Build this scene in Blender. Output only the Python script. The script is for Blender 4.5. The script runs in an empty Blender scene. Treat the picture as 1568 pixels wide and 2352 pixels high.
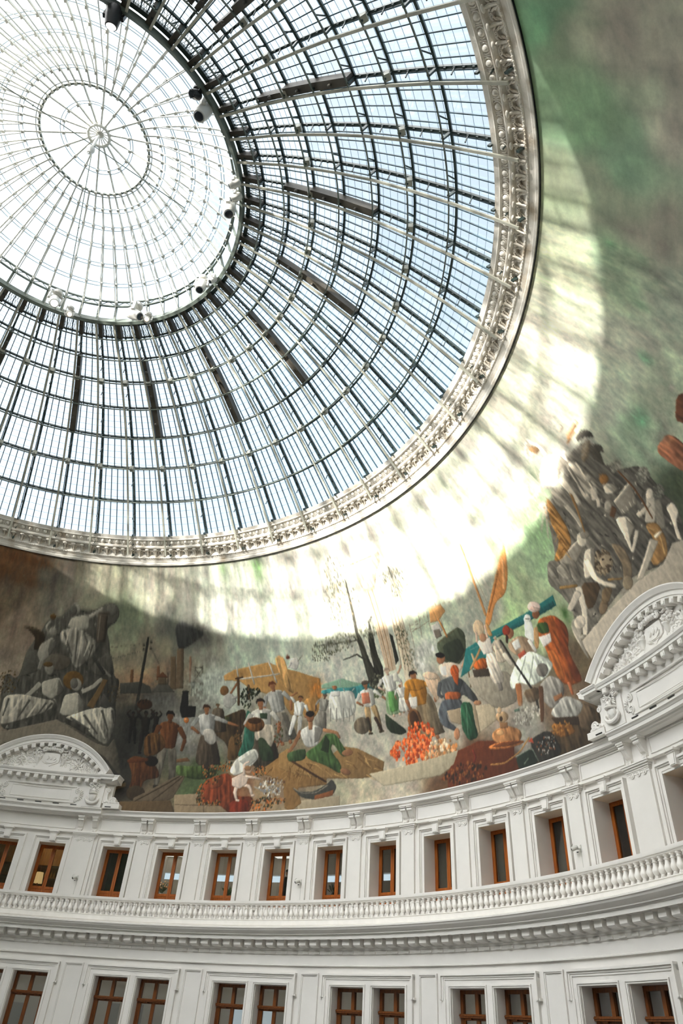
import bpy, math, random
import numpy as np
from mathutils import Vector, Matrix
random.seed(7); rng = np.random.default_rng(7)
SC = bpy.context.scene; COL = SC.collection
PI = math.pi; R = math.radians
HZ = 9.5                                   # eye height above the rotunda floor; heights below are measured from the eye

# ---------------------------------------------------------------- camera
cd = bpy.data.cameras.new('camera'); cam = bpy.data.objects.new('camera', cd); COL.objects.link(cam)
cd.sensor_fit = 'VERTICAL'; cd.sensor_height = 36.0; cd.lens = 1577.39 / 2352 * 36.0
cd.clip_start = 0.1; cd.clip_end = 600
yaw, pitch, roll = 0.69253, 0.65798, 0.073831
fw = Vector((math.sin(yaw) * math.cos(pitch), math.cos(yaw) * math.cos(pitch), math.sin(pitch)))
rt = Vector((math.cos(yaw), -math.sin(yaw), 0)); up = rt.cross(fw)
rt, up = rt * math.cos(roll) + up * math.sin(roll), up * math.cos(roll) - rt * math.sin(roll)
cam.matrix_world = Matrix(((rt.x, up.x, -fw.x, 0), (rt.y, up.y, -fw.y, -15.698), (rt.z, up.z, -fw.z, HZ), (0, 0, 0, 1)))
SC.camera = cam

# ---------------------------------------------------------------- sky, sun, exposure
SC.view_settings.view_transform = 'Standard'; SC.view_settings.look = 'None'
SC.view_settings.gamma = 1.0; SC.view_settings.use_curve_mapping = False
SC.view_settings.exposure = 0.0
SUN_EL, SUN_AZ = 7.6, 270.5
sv = Vector((math.cos(R(SUN_EL)) * math.sin(R(SUN_AZ)), math.cos(R(SUN_EL)) * math.cos(R(SUN_AZ)), math.sin(R(SUN_EL))))
w = bpy.data.worlds.new('sky'); SC.world = w; w.use_nodes = True
nt = w.node_tree; nt.nodes.clear()
def wn(t, **k):
    n = nt.nodes.new(t)
    for a, b in k.items(): setattr(n, a, b)
    return n
tc = wn('ShaderNodeTexCoord'); dt = wn('ShaderNodeVectorMath', operation='DOT_PRODUCT'); dt.inputs[1].default_value = sv
nt.links.new(tc.outputs['Generated'], dt.inputs[0])
mr = wn('ShaderNodeMapRange'); mr.inputs[1].default_value = -0.3; mr.inputs[2].default_value = 0.45; mr.interpolation_type = 'SMOOTHSTEP'
nt.links.new(dt.outputs['Value'], mr.inputs[0])
ra = wn('ShaderNodeValToRGB'); e = ra.color_ramp.elements
e[0].position = 0.0; e[0].color = (0.72, 0.86, 1.0, 1); e[1].position = 1.0; e[1].color = (1, 0.99, 0.97, 1)
m1 = e.new(0.45); m1.color = (0.80, 0.91, 1.0, 1); m2 = e.new(0.8); m2.color = (0.93, 0.97, 1.0, 1)
nt.links.new(mr.outputs[0], ra.inputs[0])
gv = Vector((math.cos(R(24)) * math.sin(R(272)), math.cos(R(24)) * math.cos(R(272)), math.sin(R(24))))   # out-of-view glow near the low sun, added to brighten the walls
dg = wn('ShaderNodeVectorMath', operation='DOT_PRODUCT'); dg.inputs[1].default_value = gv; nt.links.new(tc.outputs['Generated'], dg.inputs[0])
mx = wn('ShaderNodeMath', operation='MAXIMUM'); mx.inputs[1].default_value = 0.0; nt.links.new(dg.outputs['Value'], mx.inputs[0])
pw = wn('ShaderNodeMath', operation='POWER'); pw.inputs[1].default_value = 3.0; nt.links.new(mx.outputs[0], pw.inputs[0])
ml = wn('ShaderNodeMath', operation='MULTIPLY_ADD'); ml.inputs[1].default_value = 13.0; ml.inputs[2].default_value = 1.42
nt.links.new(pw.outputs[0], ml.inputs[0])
bg = wn('ShaderNodeBackground'); ou = wn('ShaderNodeOutputWorld')
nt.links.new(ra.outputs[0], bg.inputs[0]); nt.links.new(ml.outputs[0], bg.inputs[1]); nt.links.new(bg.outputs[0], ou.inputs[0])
sd = bpy.data.lights.new('sun', 'SUN'); sd.energy = 20.0; sd.angle = R(0.75); sd.color = (1.0, 0.95, 0.87)
so = bpy.data.objects.new('sun', sd); COL.objects.link(so); so.location = (0, 0, 60); so.rotation_euler = sv.to_track_quat('Z', 'Y').to_euler()
SC.cycles.max_bounces = 10; SC.cycles.diffuse_bounces = 6; SC.cycles.transparent_max_bounces = 24
SC.cycles.use_denoising = True; SC.cycles.sample_clamp_indirect = 6.0
SC.cycles.caustics_reflective = False; SC.cycles.caustics_refractive = False

# ---------------------------------------------------------------- materials
def mat(name, col, rough=0.6, metal=0.0, var=0.08, scale=3.0, bump=0.0, bscale=40.0, col2=None, lo=0.35, hi=0.65, stretch=None, emit=None, es=0.0, detail=4.0):
    m = bpy.data.materials.new(name); m.use_nodes = True; t = m.node_tree; b = t.nodes['Principled BSDF']
    b.inputs['Roughness'].default_value = rough; b.inputs['Metallic'].default_value = metal
    co = t.nodes.new('ShaderNodeTexCoord'); src = co.outputs['Object']
    if stretch:
        mp = t.nodes.new('ShaderNodeMapping'); mp.inputs['Scale'].default_value = stretch; t.links.new(src, mp.inputs[0]); src = mp.outputs[0]
    nz = t.nodes.new('ShaderNodeTexNoise'); nz.inputs['Scale'].default_value = scale; nz.inputs['Detail'].default_value = detail
    t.links.new(src, nz.inputs['Vector'])
    rp = t.nodes.new('ShaderNodeValToRGB'); el = rp.color_ramp.elements
    el[0].position = lo; el[1].position = hi
    c2 = col2 if col2 else tuple(min(1, c * (1 + var)) for c in col); c1 = col if col2 else tuple(c * (1 - var) for c in col)
    el[0].color = (*c1, 1); el[1].color = (*c2, 1)
    t.links.new(nz.outputs['Fac'], rp.inputs[0]); t.links.new(rp.outputs[0], b.inputs['Base Color'])
    if bump:
        n2 = t.nodes.new('ShaderNodeTexNoise'); n2.inputs['Scale'].default_value = bscale; n2.inputs['Detail'].default_value = 6
        t.links.new(src, n2.inputs['Vector'])
        bp = t.nodes.new('ShaderNodeBump'); bp.inputs['Strength'].default_value = bump; bp.inputs['Distance'].default_value = 0.02
        t.links.new(n2.outputs['Fac'], bp.inputs['Height']); t.links.new(bp.outputs[0], b.inputs['Normal'])
    if emit: b.inputs['Emission Color'].default_value = (*emit, 1); b.inputs['Emission Strength'].default_value = es
    return m
def glass(name, tint, fres=0.2, rough=0.02, base=0.0):
    m = bpy.data.materials.new(name); m.use_nodes = True; t = m.node_tree; t.nodes.clear()
    tr = t.nodes.new('ShaderNodeBsdfTransparent'); tr.inputs[0].default_value = (*tint, 1)
    gl = t.nodes.new('ShaderNodeBsdfGlossy'); gl.inputs['Roughness'].default_value = rough
    nz = t.nodes.new('ShaderNodeTexNoise'); nz.inputs['Scale'].default_value = 0.7
    bp = t.nodes.new('ShaderNodeBump'); bp.inputs['Strength'].default_value = 0.03; t.links.new(nz.outputs['Fac'], bp.inputs['Height'])
    t.links.new(bp.outputs[0], gl.inputs['Normal'])
    lw = t.nodes.new('ShaderNodeFresnel'); lw.inputs['IOR'].default_value = 1.45
    mm = t.nodes.new('ShaderNodeMath'); mm.operation = 'MULTIPLY_ADD'; mm.inputs[1].default_value = fres; mm.inputs[2].default_value = base
    t.links.new(lw.outputs[0], mm.inputs[0])
    mx = t.nodes.new('ShaderNodeMixShader'); o = t.nodes.new('ShaderNodeOutputMaterial')
    t.links.new(mm.outputs[0], mx.inputs[0]); t.links.new(tr.outputs[0], mx.inputs[1]); t.links.new(gl.outputs[0], mx.inputs[2]); t.links.new(mx.outputs[0], o.inputs[0])
    return m
WHITE = mat('white_wall_paint', (0.83, 0.805, 0.77), 0.55, var=0.025, scale=1.2, bump=0.05, bscale=25)
STONE = mat('painted_stone', (0.84, 0.815, 0.78), 0.5, var=0.03, scale=4, bump=0.12, bscale=60)
GILT = mat('aged_cream_plaster', (0.80, 0.76, 0.69), 0.5, col2=(0.50, 0.41, 0.30), lo=0.5, hi=0.75, scale=2.2, bump=0.5, bscale=28)
CREAM = mat('glow_tinted_reveal_paint', (0.80, 0.70, 0.55), 0.6, var=0.05, scale=2)  # beige paint with the orange glow off the wood mixed into its colour
IRONL = mat('pale_painted_iron', (0.42, 0.415, 0.35), 0.45, var=0.18, scale=1.5)
IROND = mat('dark_green_iron', (0.035, 0.055, 0.052), 0.4, var=0.25, scale=2)
IRONG = mat('grey_green_iron', (0.13, 0.155, 0.13), 0.45, var=0.2, scale=2)
STEEL = mat('off_white_steel', (0.60, 0.59, 0.54), 0.4, var=0.1, scale=3)
BROWN = mat('brown_iron_plate', (0.075, 0.065, 0.05), 0.55, var=0.25, scale=2)
BLUEB = mat('blue_grey_bar', (0.07, 0.13, 0.17), 0.4, var=0.2, scale=3)
LAP = mat('glass_lap_strip', (0.38, 0.50, 0.58), 0.3, var=0.1)
WOOD = mat('varnished_wood', (0.28, 0.062, 0.007), 0.35, col2=(0.43, 0.12, 0.013), scale=2.5, stretch=(14, 14, 1.2), bump=0.05)
WOODD = mat('dark_varnished_wood', (0.12, 0.034, 0.007), 0.35, col2=(0.22, 0.068, 0.013), scale=2.5, stretch=(14, 14, 1.2), bump=0.05)
CONC = mat('grey_floor', (0.17, 0.166, 0.16), 0.5, var=0.08, scale=0.6)
ROOM = mat('grey_room_paint', (0.62, 0.57, 0.50), 0.7, var=0.04)
ROOMD = mat('dark_room_paint', (0.11, 0.10, 0.09), 0.7, var=0.1)
AMBER = mat('amber_wood_panel', (0.34, 0.19, 0.06), 0.5, var=0.2, stretch=(8, 8, 1))
BLIND = mat('taupe_blind_cloth', (0.21, 0.185, 0.14), 0.8, var=0.06, scale=60)
BLINDD = mat('charcoal_blind_cloth', (0.035, 0.034, 0.032), 0.8, var=0.1, scale=60)
BLACK = mat('black_plastic', (0.015, 0.015, 0.016), 0.4, var=0.1)
GREYP = mat('pale_grey_plastic', (0.62, 0.61, 0.57), 0.4, var=0.05)
LENS = mat('lens_glass', (0.02, 0.025, 0.03), 0.08, var=0.1)
LAMPON = mat('lit_lamp_lens', (1, 0.9, 0.75), 0.3, emit=(1, 0.76, 0.46), es=1.9)
LAMPW = mat('lit_white_lens', (1, 1, 0.95), 0.3, emit=(1, 0.98, 0.92), es=2.2)
PANELON = mat('lit_ceiling_panel', (1, 1, 0.97), 0.3, emit=(1, 0.97, 0.93), es=1.3)
SHADE = mat('lit_lamp_shade', (0.9, 0.75, 0.5), 0.6, emit=(1, 0.66, 0.28), es=0.7)
DGLASS = glass('dome_glass', (0.94, 0.965, 0.975), 0.25, 0.03)
WGLASS = glass('window_glass', (0.80, 0.82, 0.80), 0.9, 0.01, 0.05)
LGLASS = glass('old_window_glass', (0.72, 0.73, 0.70), 1.4, 0.03, 0.30)

# ---------------------------------------------------------------- mesh helpers
class MB:
    def __init__(s): s.v = []; s.f = []; s.n = 0; s.marks = []
    def mi(s, i): s.marks.append((len(s.f), i)); return s
    def add(s, v, f):
        s.v.extend(v); s.f.extend([tuple(i + s.n for i in q) for q in f]); s.n += len(v); return s
    def grid(s, rows, cu=False, cv=False):
        nr, nc = len(rows), len(rows[0]); v = [p for r in rows for p in r]; f = []
        for i in range(nr if cu else nr - 1):
            for j in range(nc if cv else nc - 1):
                a, b = (i + 1) % nr, (j + 1) % nc
                f.append((i * nc + j, i * nc + b, a * nc + b, a * nc + j))
        return s.add(v, f)
    def box(s, x0, x1, y0, y1, z0, z1, nx=1):
        rows = [[(x0 + (x1 - x0) * i / nx, y0, z0), (x0 + (x1 - x0) * i / nx, y1, z0), (x0 + (x1 - x0) * i / nx, y1, z1), (x0 + (x1 - x0) * i / nx, y0, z1)] for i in range(nx + 1)]
        b = s.n; s.grid(rows, cv=True); s.f += [(b, b + 1, b + 2, b + 3), tuple(b + nx * 4 + k for k in (3, 2, 1, 0))]; return s
    def prism(s, prof, x0, x1, nx=1):          # closed (y, z) outline pushed along x
        k = len(prof); b = s.n
        s.grid([[(x0 + (x1 - x0) * i / nx, y, z) for y, z in prof] for i in range(nx + 1)], cv=True)
        s.f += [tuple(range(b, b + k)), tuple(range(b + nx * k + k - 1, b + nx * k - 1, -1))]; return s
    def plate(s, prof, y0, y1):                # closed (x, z) outline pushed along y
        k = len(prof); b = s.n
        s.grid([[(x, y, z) for x, z in prof] for y in (y0, y1)], cv=True)
        s.f += [tuple(range(b, b + k)), tuple(range(b + 2 * k - 1, b + k - 1, -1))]; return s
    def tube(s, pts, rad, k=6, close=False):
        pts = [Vector(p) for p in pts]; n = len(pts); rows = []; ref = None
        for i, p in enumerate(pts):
            if close: t = pts[(i + 1) % n] - pts[i - 1]
            else: t = pts[min(i + 1, n - 1)] - pts[max(i - 1, 0)]
            t.normalize()
            if ref is None: ref = t.orthogonal().normalized()
            u = (ref - t * ref.dot(t)).normalized(); ref = u; w_ = t.cross(u)
            r_ = rad[i] if isinstance(rad, (list, tuple)) else rad
            rows.append([tuple(p + u * (r_ * math.cos(2 * PI * j / k)) + w_ * (r_ * math.sin(2 * PI * j / k))) for j in range(k)])
        b = s.n; s.grid(rows, cu=close, cv=True)
        if not close: s.f += [tuple(b + j for j in range(k))[::-1], tuple(b + (n - 1) * k + j for j in range(k))]
        return s
    def bar(s, p, q, wd, ht, n_):              # box beam p-q, ht along n_, wd across
        p, q, n_ = Vector(p), Vector(q), Vector(n_); t = (q - p).normalized(); x = t.cross(n_).normalized(); y = x.cross(t)
        o = [x * (a * wd / 2) + y * (c * ht / 2) for a, c in ((-1, -1), (1, -1), (1, 1), (-1, 1))]
        return s.add([tuple(p + d) for d in o] + [tuple(q + d) for d in o], [(0, 1, 5, 4), (1, 2, 6, 5), (2, 3, 7, 6), (3, 0, 4, 7), (3, 2, 1, 0), (4, 5, 6, 7)])
    def sweep(s, pts, wd, ht, nrm):            # rectangular section along a path, nrm = list of ht directions
        pts = [Vector(p) for p in pts]; n = len(pts); rows = []
        for i, p in enumerate(pts):
            t = (pts[min(i + 1, n - 1)] - pts[max(i - 1, 0)]).normalized(); n_ = Vector(nrm[i]); x = t.cross(n_).normalized()
            rows.append([tuple(p + x * (a * wd / 2) + n_ * (c * ht / 2)) for a, c in ((-1, -1), (1, -1), (1, 1), (-1, 1))])
        b = s.n; s.grid(rows, cv=True); s.f += [(b + 3, b + 2, b + 1, b), tuple(b + (n - 1) * 4 + k for k in range(4))]; return s
    def ell(s, c, r, k=8, m=6, rot=None):
        c = Vector(c); r = (r, r, r) if not isinstance(r, (tuple, list)) else r; v = []; f = []
        for i in range(1, m):
            th = PI * i / m
            for j in range(k):
                p = Vector((r[0] * math.sin(th) * math.cos(2 * PI * j / k), r[1] * math.sin(th) * math.sin(2 * PI * j / k), r[2] * math.cos(th)))
                v.append(p)
        v += [Vector((0, 0, r[2])), Vector((0, 0, -r[2]))]
        if rot: v = [rot @ p for p in v]
        v = [tuple(p + c) for p in v]; a, b = len(v) - 2, len(v) - 1
        for i in range(m - 2):
            for j in range(k): f.append((i * k + j, (i + 1) * k + j, (i + 1) * k + (j + 1) % k, i * k + (j + 1) % k))
        for j in range(k): f.append((a, j, (j + 1) % k)); f.append((b, (m - 2) * k + (j + 1) % k, (m - 2) * k + j))
        return s.add(v, f)
    def lathe(s, prof, c, k=12, ax=None):      # (radius, height) about an axis through c
        c = Vector(c); q = Vector(ax).to_track_quat('Z', 'Y') if ax else None; rows = []
        for r_, h in prof:
            row = []
            for j in range(k):
                p = Vector((r_ * math.cos(2 * PI * j / k), r_ * math.sin(2 * PI * j / k), h))
                if q: p = q @ p
                row.append(tuple(p + c))
            rows.append(row)
        b = s.n; s.grid(rows, cv=True)
        s.f += [tuple(b + j for j in range(k))[::-1], tuple(b + (len(prof) - 1) * k + j for j in range(k))]; return s
    def ring(s, prof, t0=0, t1=360, n=240, closed=True):   # (radius, height) profile turned round the rotunda axis
        full = abs(t1 - t0) >= 359.9; rows = []
        for i in range(n if full else n + 1):
            a = R(t0 + (t1 - t0) * i / n); rows.append([(r_ * math.sin(a), r_ * math.cos(a), z) for r_, z in prof])
        b = s.n; k = len(prof); s.grid(rows, cu=full, cv=closed)
        if closed and not full: s.f += [tuple(range(b, b + k))[::-1], tuple(b + n * k + j for j in range(k))]
        return s
    def build(s, name, m, parent=None, bend=None, smooth=False, dz=HZ, az=None, sharp=0.6):
        v = np.array(s.v, dtype=np.float64)
        if bend:
            a = v[:, 0] / bend; y = v[:, 1].copy(); v[:, 0] = y * np.sin(a); v[:, 1] = y * np.cos(a)
        me = bpy.data.meshes.new(name); v[:, 2] += dz
        me.from_pydata(v.tolist(), [], s.f)
        for q in (m if isinstance(m, (list, tuple)) else [m]): me.materials.append(q)
        if s.marks:
            ix = np.zeros(len(s.f), dtype=np.int32)
            for st, i in s.marks: ix[st:] = i
            me.polygons.foreach_set('material_index', ix)
        bmfix(me)
        if smooth:
            me.polygons.foreach_set('use_smooth', [True] * len(me.polygons)); me.set_sharp_from_angle(angle=sharp)
        o = bpy.data.objects.new(name, me); COL.objects.link(o)
        if az is not None: o.rotation_euler.z = -R(az)
        if parent: adopt(o, parent)
        return o
import bmesh
def bmfix(me):
    if len(me.polygons) > 60000: return
    b = bmesh.new(); b.from_mesh(me); bmesh.ops.recalc_face_normals(b, faces=b.faces); b.to_mesh(me); b.free()
def wmat(o):
    m = o.matrix_basis.copy()
    return (wmat(o.parent) @ o.matrix_parent_inverse @ m) if o.parent else m
def adopt(o, parent): o.parent = parent; o.matrix_parent_inverse = wmat(parent).inverted(); return o
def tag(o, label=None, cat=None, group=None, kind=None):
    for k, v in (('label', label), ('category', cat), ('group', group), ('kind', kind)):
        if v: o[k] = v
    return o
def empty(name, loc, az=0): 
    o = bpy.data.objects.new(name, None); COL.objects.link(o); o.empty_display_size = 0.2
    o.location = (loc[0], loc[1], loc[2] + HZ); o.rotation_euler.z = -R(az); return o
def twin(o, az, parent=None, kids=True):       # the same piece turned to another azimuth about the rotunda axis
    c = o.copy(); COL.objects.link(c); c.parent = None; c.rotation_euler.z = -R(az); c.matrix_parent_inverse = Matrix()
    if parent: adopt(c, parent)
    if kids:
        for ch in o.children:
            d = ch.copy(); COL.objects.link(d); d.parent = c; d.matrix_parent_inverse = ch.matrix_parent_inverse.copy()
    return c
def P(az, r, z): a = R(az); return Vector((r * math.sin(a), r * math.cos(a), z))

BAY, MID, HS = 6.90007, 75.84821, 41.76340
PC1, PC2 = MID - HS, MID + HS               # azimuths of the two pediments
RW = 19.5                                    # radius of the upper wall face
WIN = [PC1 - 10.71, PC1 - 2.73, PC1 + 2.73] + [MID + (k + .5) * BAY for k in range(-5, 5)] + [PC2 - 2.73, PC2 + 2.73, PC2 + 10.71]
def cove_r(z): return 19.42 - 4.62 * (max(0.0, min(1.2, (z - 7.3) / 9.5))) ** 2.2

# ================================================================ SETTING
def struct(o): o['kind'] = 'structure'; return o
struct(MB().ring([(0.01, -9.5), (27, -9.5), (27, -9.9), (0.01, -9.9)], n=120).build('floor', CONC))
# lower wall: 25 arcades; the ones the photo shows carry paired windows
LC = [51.41 + 14.31 * k for k in range(-3, 6)]
LR = 18.49
b = MB(); zt = 2.45
ops = sorted([(c - 4.40, c - .60) for c in LC] + [(c + .60, c + 4.40) for c in LC])
def arcbox(b, t0, t1, z0, z1, r0, r1):
    n = max(2, int(abs(t1 - t0) / 1.0)); b.ring([(r0, z0), (r1, z0), (r1, z1), (r0, z1)], t0, t1, n)
prev = ops[-1][1] - 360
for t0, t1 in ops:
    arcbox(b, prev, t0, -9.5, zt, LR, LR + .6); arcbox(b, t0, t1, 1.45, zt, LR, LR + .6); arcbox(b, t0, t1, -9.5, -2.0, LR, LR + .6); prev = t1
struct(b.build('wall_lower', WHITE))
WL = bpy.data.objects['wall_lower']
# frames round the pairs, panels between, built once at azimuth 0 (x = metres along the wall)
k = LR * PI / 180
b = MB()
def moulding(b, x0, x1, z0, z1, y, steps, nx=10):      # three-sided stepped frame x0..x1, top z1
    for wd, dp in steps:
        b.box(x0, x1, y - dp, y + .02, z1 - wd[1], z1 - wd[0], nx)
        b.box(x0 + wd[0], x0 + wd[1], y - dp, y + .02, z0, z1 - wd[1]); b.box(x1 - wd[1], x1 - wd[0], y - dp, y + .02, z0, z1 - wd[1])
b.box(-5.2 * k, 5.2 * k, LR - .05, LR + .02, 1.45, 1.66, 12)
for s in (-1, 1):
    b.box(s * 4.45 * k, s * 5.2 * k, LR - .05, LR + .02, -2.0, 1.45, 2)
b.box(-.55 * k, .55 * k, LR - .05, LR + .02, -2, 1.45, 2)
moulding(b, -5.55 * k, 5.55 * k, 1.18, 1.80, LR, [((0, .05), .13), ((.05, .10), .09), ((.10, .15), .07)], 12)
for s in (-1, 1):
    b.box(s * 5.2 * k - .06, s * 5.2 * k + .06, LR - .08, LR + .02, -2.0, 1.2); b.box(s * 5.45 * k - .07, s * 5.45 * k + .07, LR - .10, LR + .02, 1.16, 1.22)
    for e0, e1 in ((.60, 4.40),):
        lo, hi = (e0, e1) if s > 0 else (-e1, -e0)
        moulding(b, lo * k - .10, hi * k + .10, -2.0, 1.53, LR, [((0, .035), .085), ((.035, .075), .065)], 5)
sur = b.build('window_surround', WHITE, bend=LR)
b = MB(); x0, x1 = 6.05 * k, 8.25 * k
moulding(b, x0, x1, -4, 1.815, LR, [((0, .04), .05), ((.04, .07), .03)], 4)
pan = b.build('wall_panel', WHITE, WL, bend=LR); adopt(sur, WL)
for o in (sur, pan):
    o.rotation_euler.z = -R(LC[0])
    for c in LC[1:]: twin(o, c, WL)
# lower windows
def lower_window(az, n):
    root = empty('window_%d' % n, P(az, LR + .36, -1.95), az); struct(root)
    y = LR + .36; h = 1.9 * k
    b = MB()
    for s in (-1, 1): b.box(s * h, s * (h - .10), y - .04, y + .08, -2.0, 1.44)
    b.box(-h, h, y - .04, y + .08, 1.345, 1.44); b.box(-h, h, y - .10, y + .09, .79, .88); b.box(-h, h, y - .12, y + .09, .83, .86)
    b.box(-.06, .06, y - .045, y + .08, .88, 1.36)
    for s in (-1, 1): b.box(s * .30 - .09, s * .30 + .09, y - .07, y + .02, .755, .79)
    f = b.build('frame', WOODD, None, az=az); adopt(f, root)
    for s in (-1, 1):
        b = MB(); a0, a1 = sorted((s * .002, s * (h - .09)))
        b.box(a0, a0 + .06, y - .02, y + .05, -1.95, .79); b.box(a1 - .06, a1, y - .02, y + .05, -1.95, .79)
        b.box(a0 + .055, a1 - .055, y - .02, y + .05, .735, .79); b.box(a0 + .055, a1 - .055, y - .02, y + .05, -1.95, -1.6)
        lf = b.build('casement', WOODD, None, az=az); adopt(lf, root)
        b = MB(); b.box(a0 + .05, a1 - .05, y + .01, y + .018, -1.62, .75)
        g = b.build('pane', LGLASS, None, az=az); adopt(g, lf)
        b = MB(); a0, a1 = sorted((s * .04, s * (h - .08))); b.box(a0, a1, y + .01, y + .018, .87, 1.37)
        g = b.build('transom_pane', LGLASS, None, az=az); adopt(g, root)
    return root
nw = 1
for c in LC[1:7]:
    for s in (-2.5, 2.5): lower_window(c + s, nw); nw += 1
for c in (LC[0], LC[7], LC[8]):
    for s in (-2.5, 2.5): lower_window(c + s, nw); nw += 1
# rooms behind the lower windows
struct(MB().ring([(19.1, -2.3), (24, -2.3), (24, -2.2), (19.1, -2.2)], n=120).build('floor_lower_gallery', CONC))
struct(MB().ring([(19.1, 1.9), (24, 1.9), (24, 2.0), (19.1, 2.0)], n=120).build('ceiling_lower_gallery', ROOM))
b = MB()
prev = 62.2 - 360
for t0, t1 in ((57.0, 62.2),):
    arcbox(b, t1, 360 + t0, -2.3, 2.0, 23.4, 23.7); arcbox(b, t0, t1, .95, 2.0, 23.4, 23.7); arcbox(b, t0, t1, -2.3, -1.4, 23.4, 23.7)
for t in (57.0, 58.6, 60.4, 62.2): arcbox(b, t - .12, t + .12, -1.4, .95, 23.4, 23.55)
struct(b.build('wall_lower_gallery', ROOM))

# upper wall
b = MB(); OH = 1.706; z0, z1 = 3.0, 7.2; yb = RW + .05
prev = WIN[-1] + OH - 360
for c in WIN:
    arcbox(b, prev, c - OH, z0, z1, yb, RW + .95); arcbox(b, c - OH, c + OH, 5.93, z1, yb, RW + .95); arcbox(b, c - OH, c + OH, z0, 3.92, yb, RW + .95); prev = c + OH
WU = struct(b.build('wall_upper', WHITE))
hw = .581
b = MB()                                       # moulded surround of an upper window
for (a, c), d in (((.0, .06), .14), ((.06, .10), .10), ((.10, .20), .065)):
    W2 = .77
    b.box(-W2 + a, W2 - a, RW + .05 - d, RW + .07, 6.19 - c, 6.19 - a, 5)
    for s in (-1, 1): b.box(s * (W2 - c), s * (W2 - a), RW + .05 - d, RW + .07, 3.8, 6.19 - c)
b.box(-hw - .03, hw + .03, RW, RW + .07, 5.93, 5.99, 4)
usur = b.build('window_surround', WHITE, WU, bend=RW)
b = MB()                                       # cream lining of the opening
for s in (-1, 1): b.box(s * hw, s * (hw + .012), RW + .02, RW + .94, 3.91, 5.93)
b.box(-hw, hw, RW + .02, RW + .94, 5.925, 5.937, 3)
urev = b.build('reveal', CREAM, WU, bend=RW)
b = MB()                                       # keystone with capped head
b.plate([(-.115, 5.975), (.115, 5.975), (.155, 6.30), (-.155, 6.30)], RW - .12, RW + .03)
b.plate([(-.085, 6.0), (.085, 6.0), (.115, 6.26), (-.115, 6.26)], RW - .14, RW - .11)
b.box(-.17, .17, RW - .15, RW + .03, 6.28, 6.32); b.box(-.20, .20, RW - .19, RW + .03, 6.32, 6.37)
ukey = b.build('keystone', STONE, WU, bend=RW)
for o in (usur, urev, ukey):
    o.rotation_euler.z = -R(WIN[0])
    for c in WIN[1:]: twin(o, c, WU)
def pilaster(wd, nros):
    b = MB(); h = wd / 2
    b.box(-h - .14, h + .14, RW - .03, RW + .07, 3.1, 6.37, 3)
    b.box(-h, h, RW - .10, RW + .0, 3.1, 6.2, 3)
    b.box(-h, h, RW - .14, RW, 3.1, 3.35, 3)
    for i, (e, za, zb) in enumerate(((.015, 6.17, 6.20), (.03, 6.20, 6.25), (.06, 6.25, 6.30), (.10, 6.30, 6.345), (.125, 6.345, 6.375))):
        b.box(-h - e, h + e, RW - .10 - e, RW, za, zb, 3)
    o = b.build('pilaster', WHITE, WU, bend=RW)
    b = MB()
    for i in range(nros):
        x = (i - (nros - 1) / 2) * .24
        b.lathe([(.075, 0), (.075, .03), (.05, .035), (.045, .02), (.03, .02), (.025, .045), (.005, .05)], (x, RW - .095, 6.11), 12, (0, -1, 0))
    b.box(-h + .02, h - .02, RW - .115, RW - .09, 6.105, 6.117)
    adopt(b.build('rosette_band', STONE, None, bend=RW, smooth=True), o)
    return o
def console_pair(gap):
    b = MB()
    prof = [(0, 6.50)] + [(-.06 - .03 * math.cos(t * PI / 5), 6.50 + .07 * t / 5) for t in range(0, 6)] + \
           [(-.08 - .15 * (t / 7) ** 1.6 - .02 * math.sin(t / 7 * PI), 6.57 + .26 * t / 7) for t in range(1, 8)] + [(-.25, 6.87), (-.21, 6.91), (0, 6.91)]
    for s in (-1, 1):
        x = s * gap
        b.prism([(RW + y, z) for y, z in prof], x - .105, x + .105)
        for q in (-.08, -.028, .028, .08): b.prism([(RW + y - .014, z) for y, z in prof[2:-3]] + [(RW, 6.9), (RW, 6.5)], x + q - .014, x + q + .014)
        b.box(x - .12, x + .12, RW - .29, RW + .02, 6.91, 6.95); b.box(x - .14, x + .14, RW - .31, RW + .02, 6.95, 7.0)
        for q in range(4): b.box(x - .08 + .045 * q, x - .055 + .045 * q, RW - .10, RW, 6.43, 6.49)
        b.box(x - .09, x + .09, RW - .09, RW, 6.475, 6.50)
        b.lathe([(.05, -.115), (.05, .115)], (x, RW - .22, 6.85), 10, (1, 0, 0))
    return b.build('console_bracket', STONE, WU, bend=RW)
pil = pilaster(.47, 2); con = console_pair(.145)
reg = [MID + q * BAY for q in range(-4, 5)]
for o in (pil, con):
    o.rotation_euler.z = -R(reg[0])
    for c in reg[1:]: twin(o, c, WU)
pw_, cw_ = pilaster(.82, 3), console_pair(.30)
edge = [PC1 - 6.56, PC1 + 6.56, PC2 - 6.56, PC2 + 6.56]
for o in (pw_, cw_):
    o.rotation_euler.z = -R(edge[0])
    for c in edge[1:]: twin(o, c, WU)
b = MB(); b.box(-.42, .42, RW - .02, RW + .07, 3.1, 6.2, 2)                # plain pier between the two windows under a pediment
pp = b.build('pier', WHITE, WU, bend=RW)
pp.rotation_euler.z = -R(PC1); twin(pp, PC2, WU)
b = MB()                                       # architrave and frieze: shallow fillets round the whole wall
b.ring([(RW - .10, 6.37), (RW - .10, 6.43), (RW - .06, 6.43), (RW - .06, 6.455), (RW - .0, 6.455), (RW - .0, 7.02), (RW + .1, 7.02), (RW + .1, 6.37)])
fr = b.build('frieze', WHITE, WU)
allp = sorted(reg + edge)
b = MB()
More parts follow.
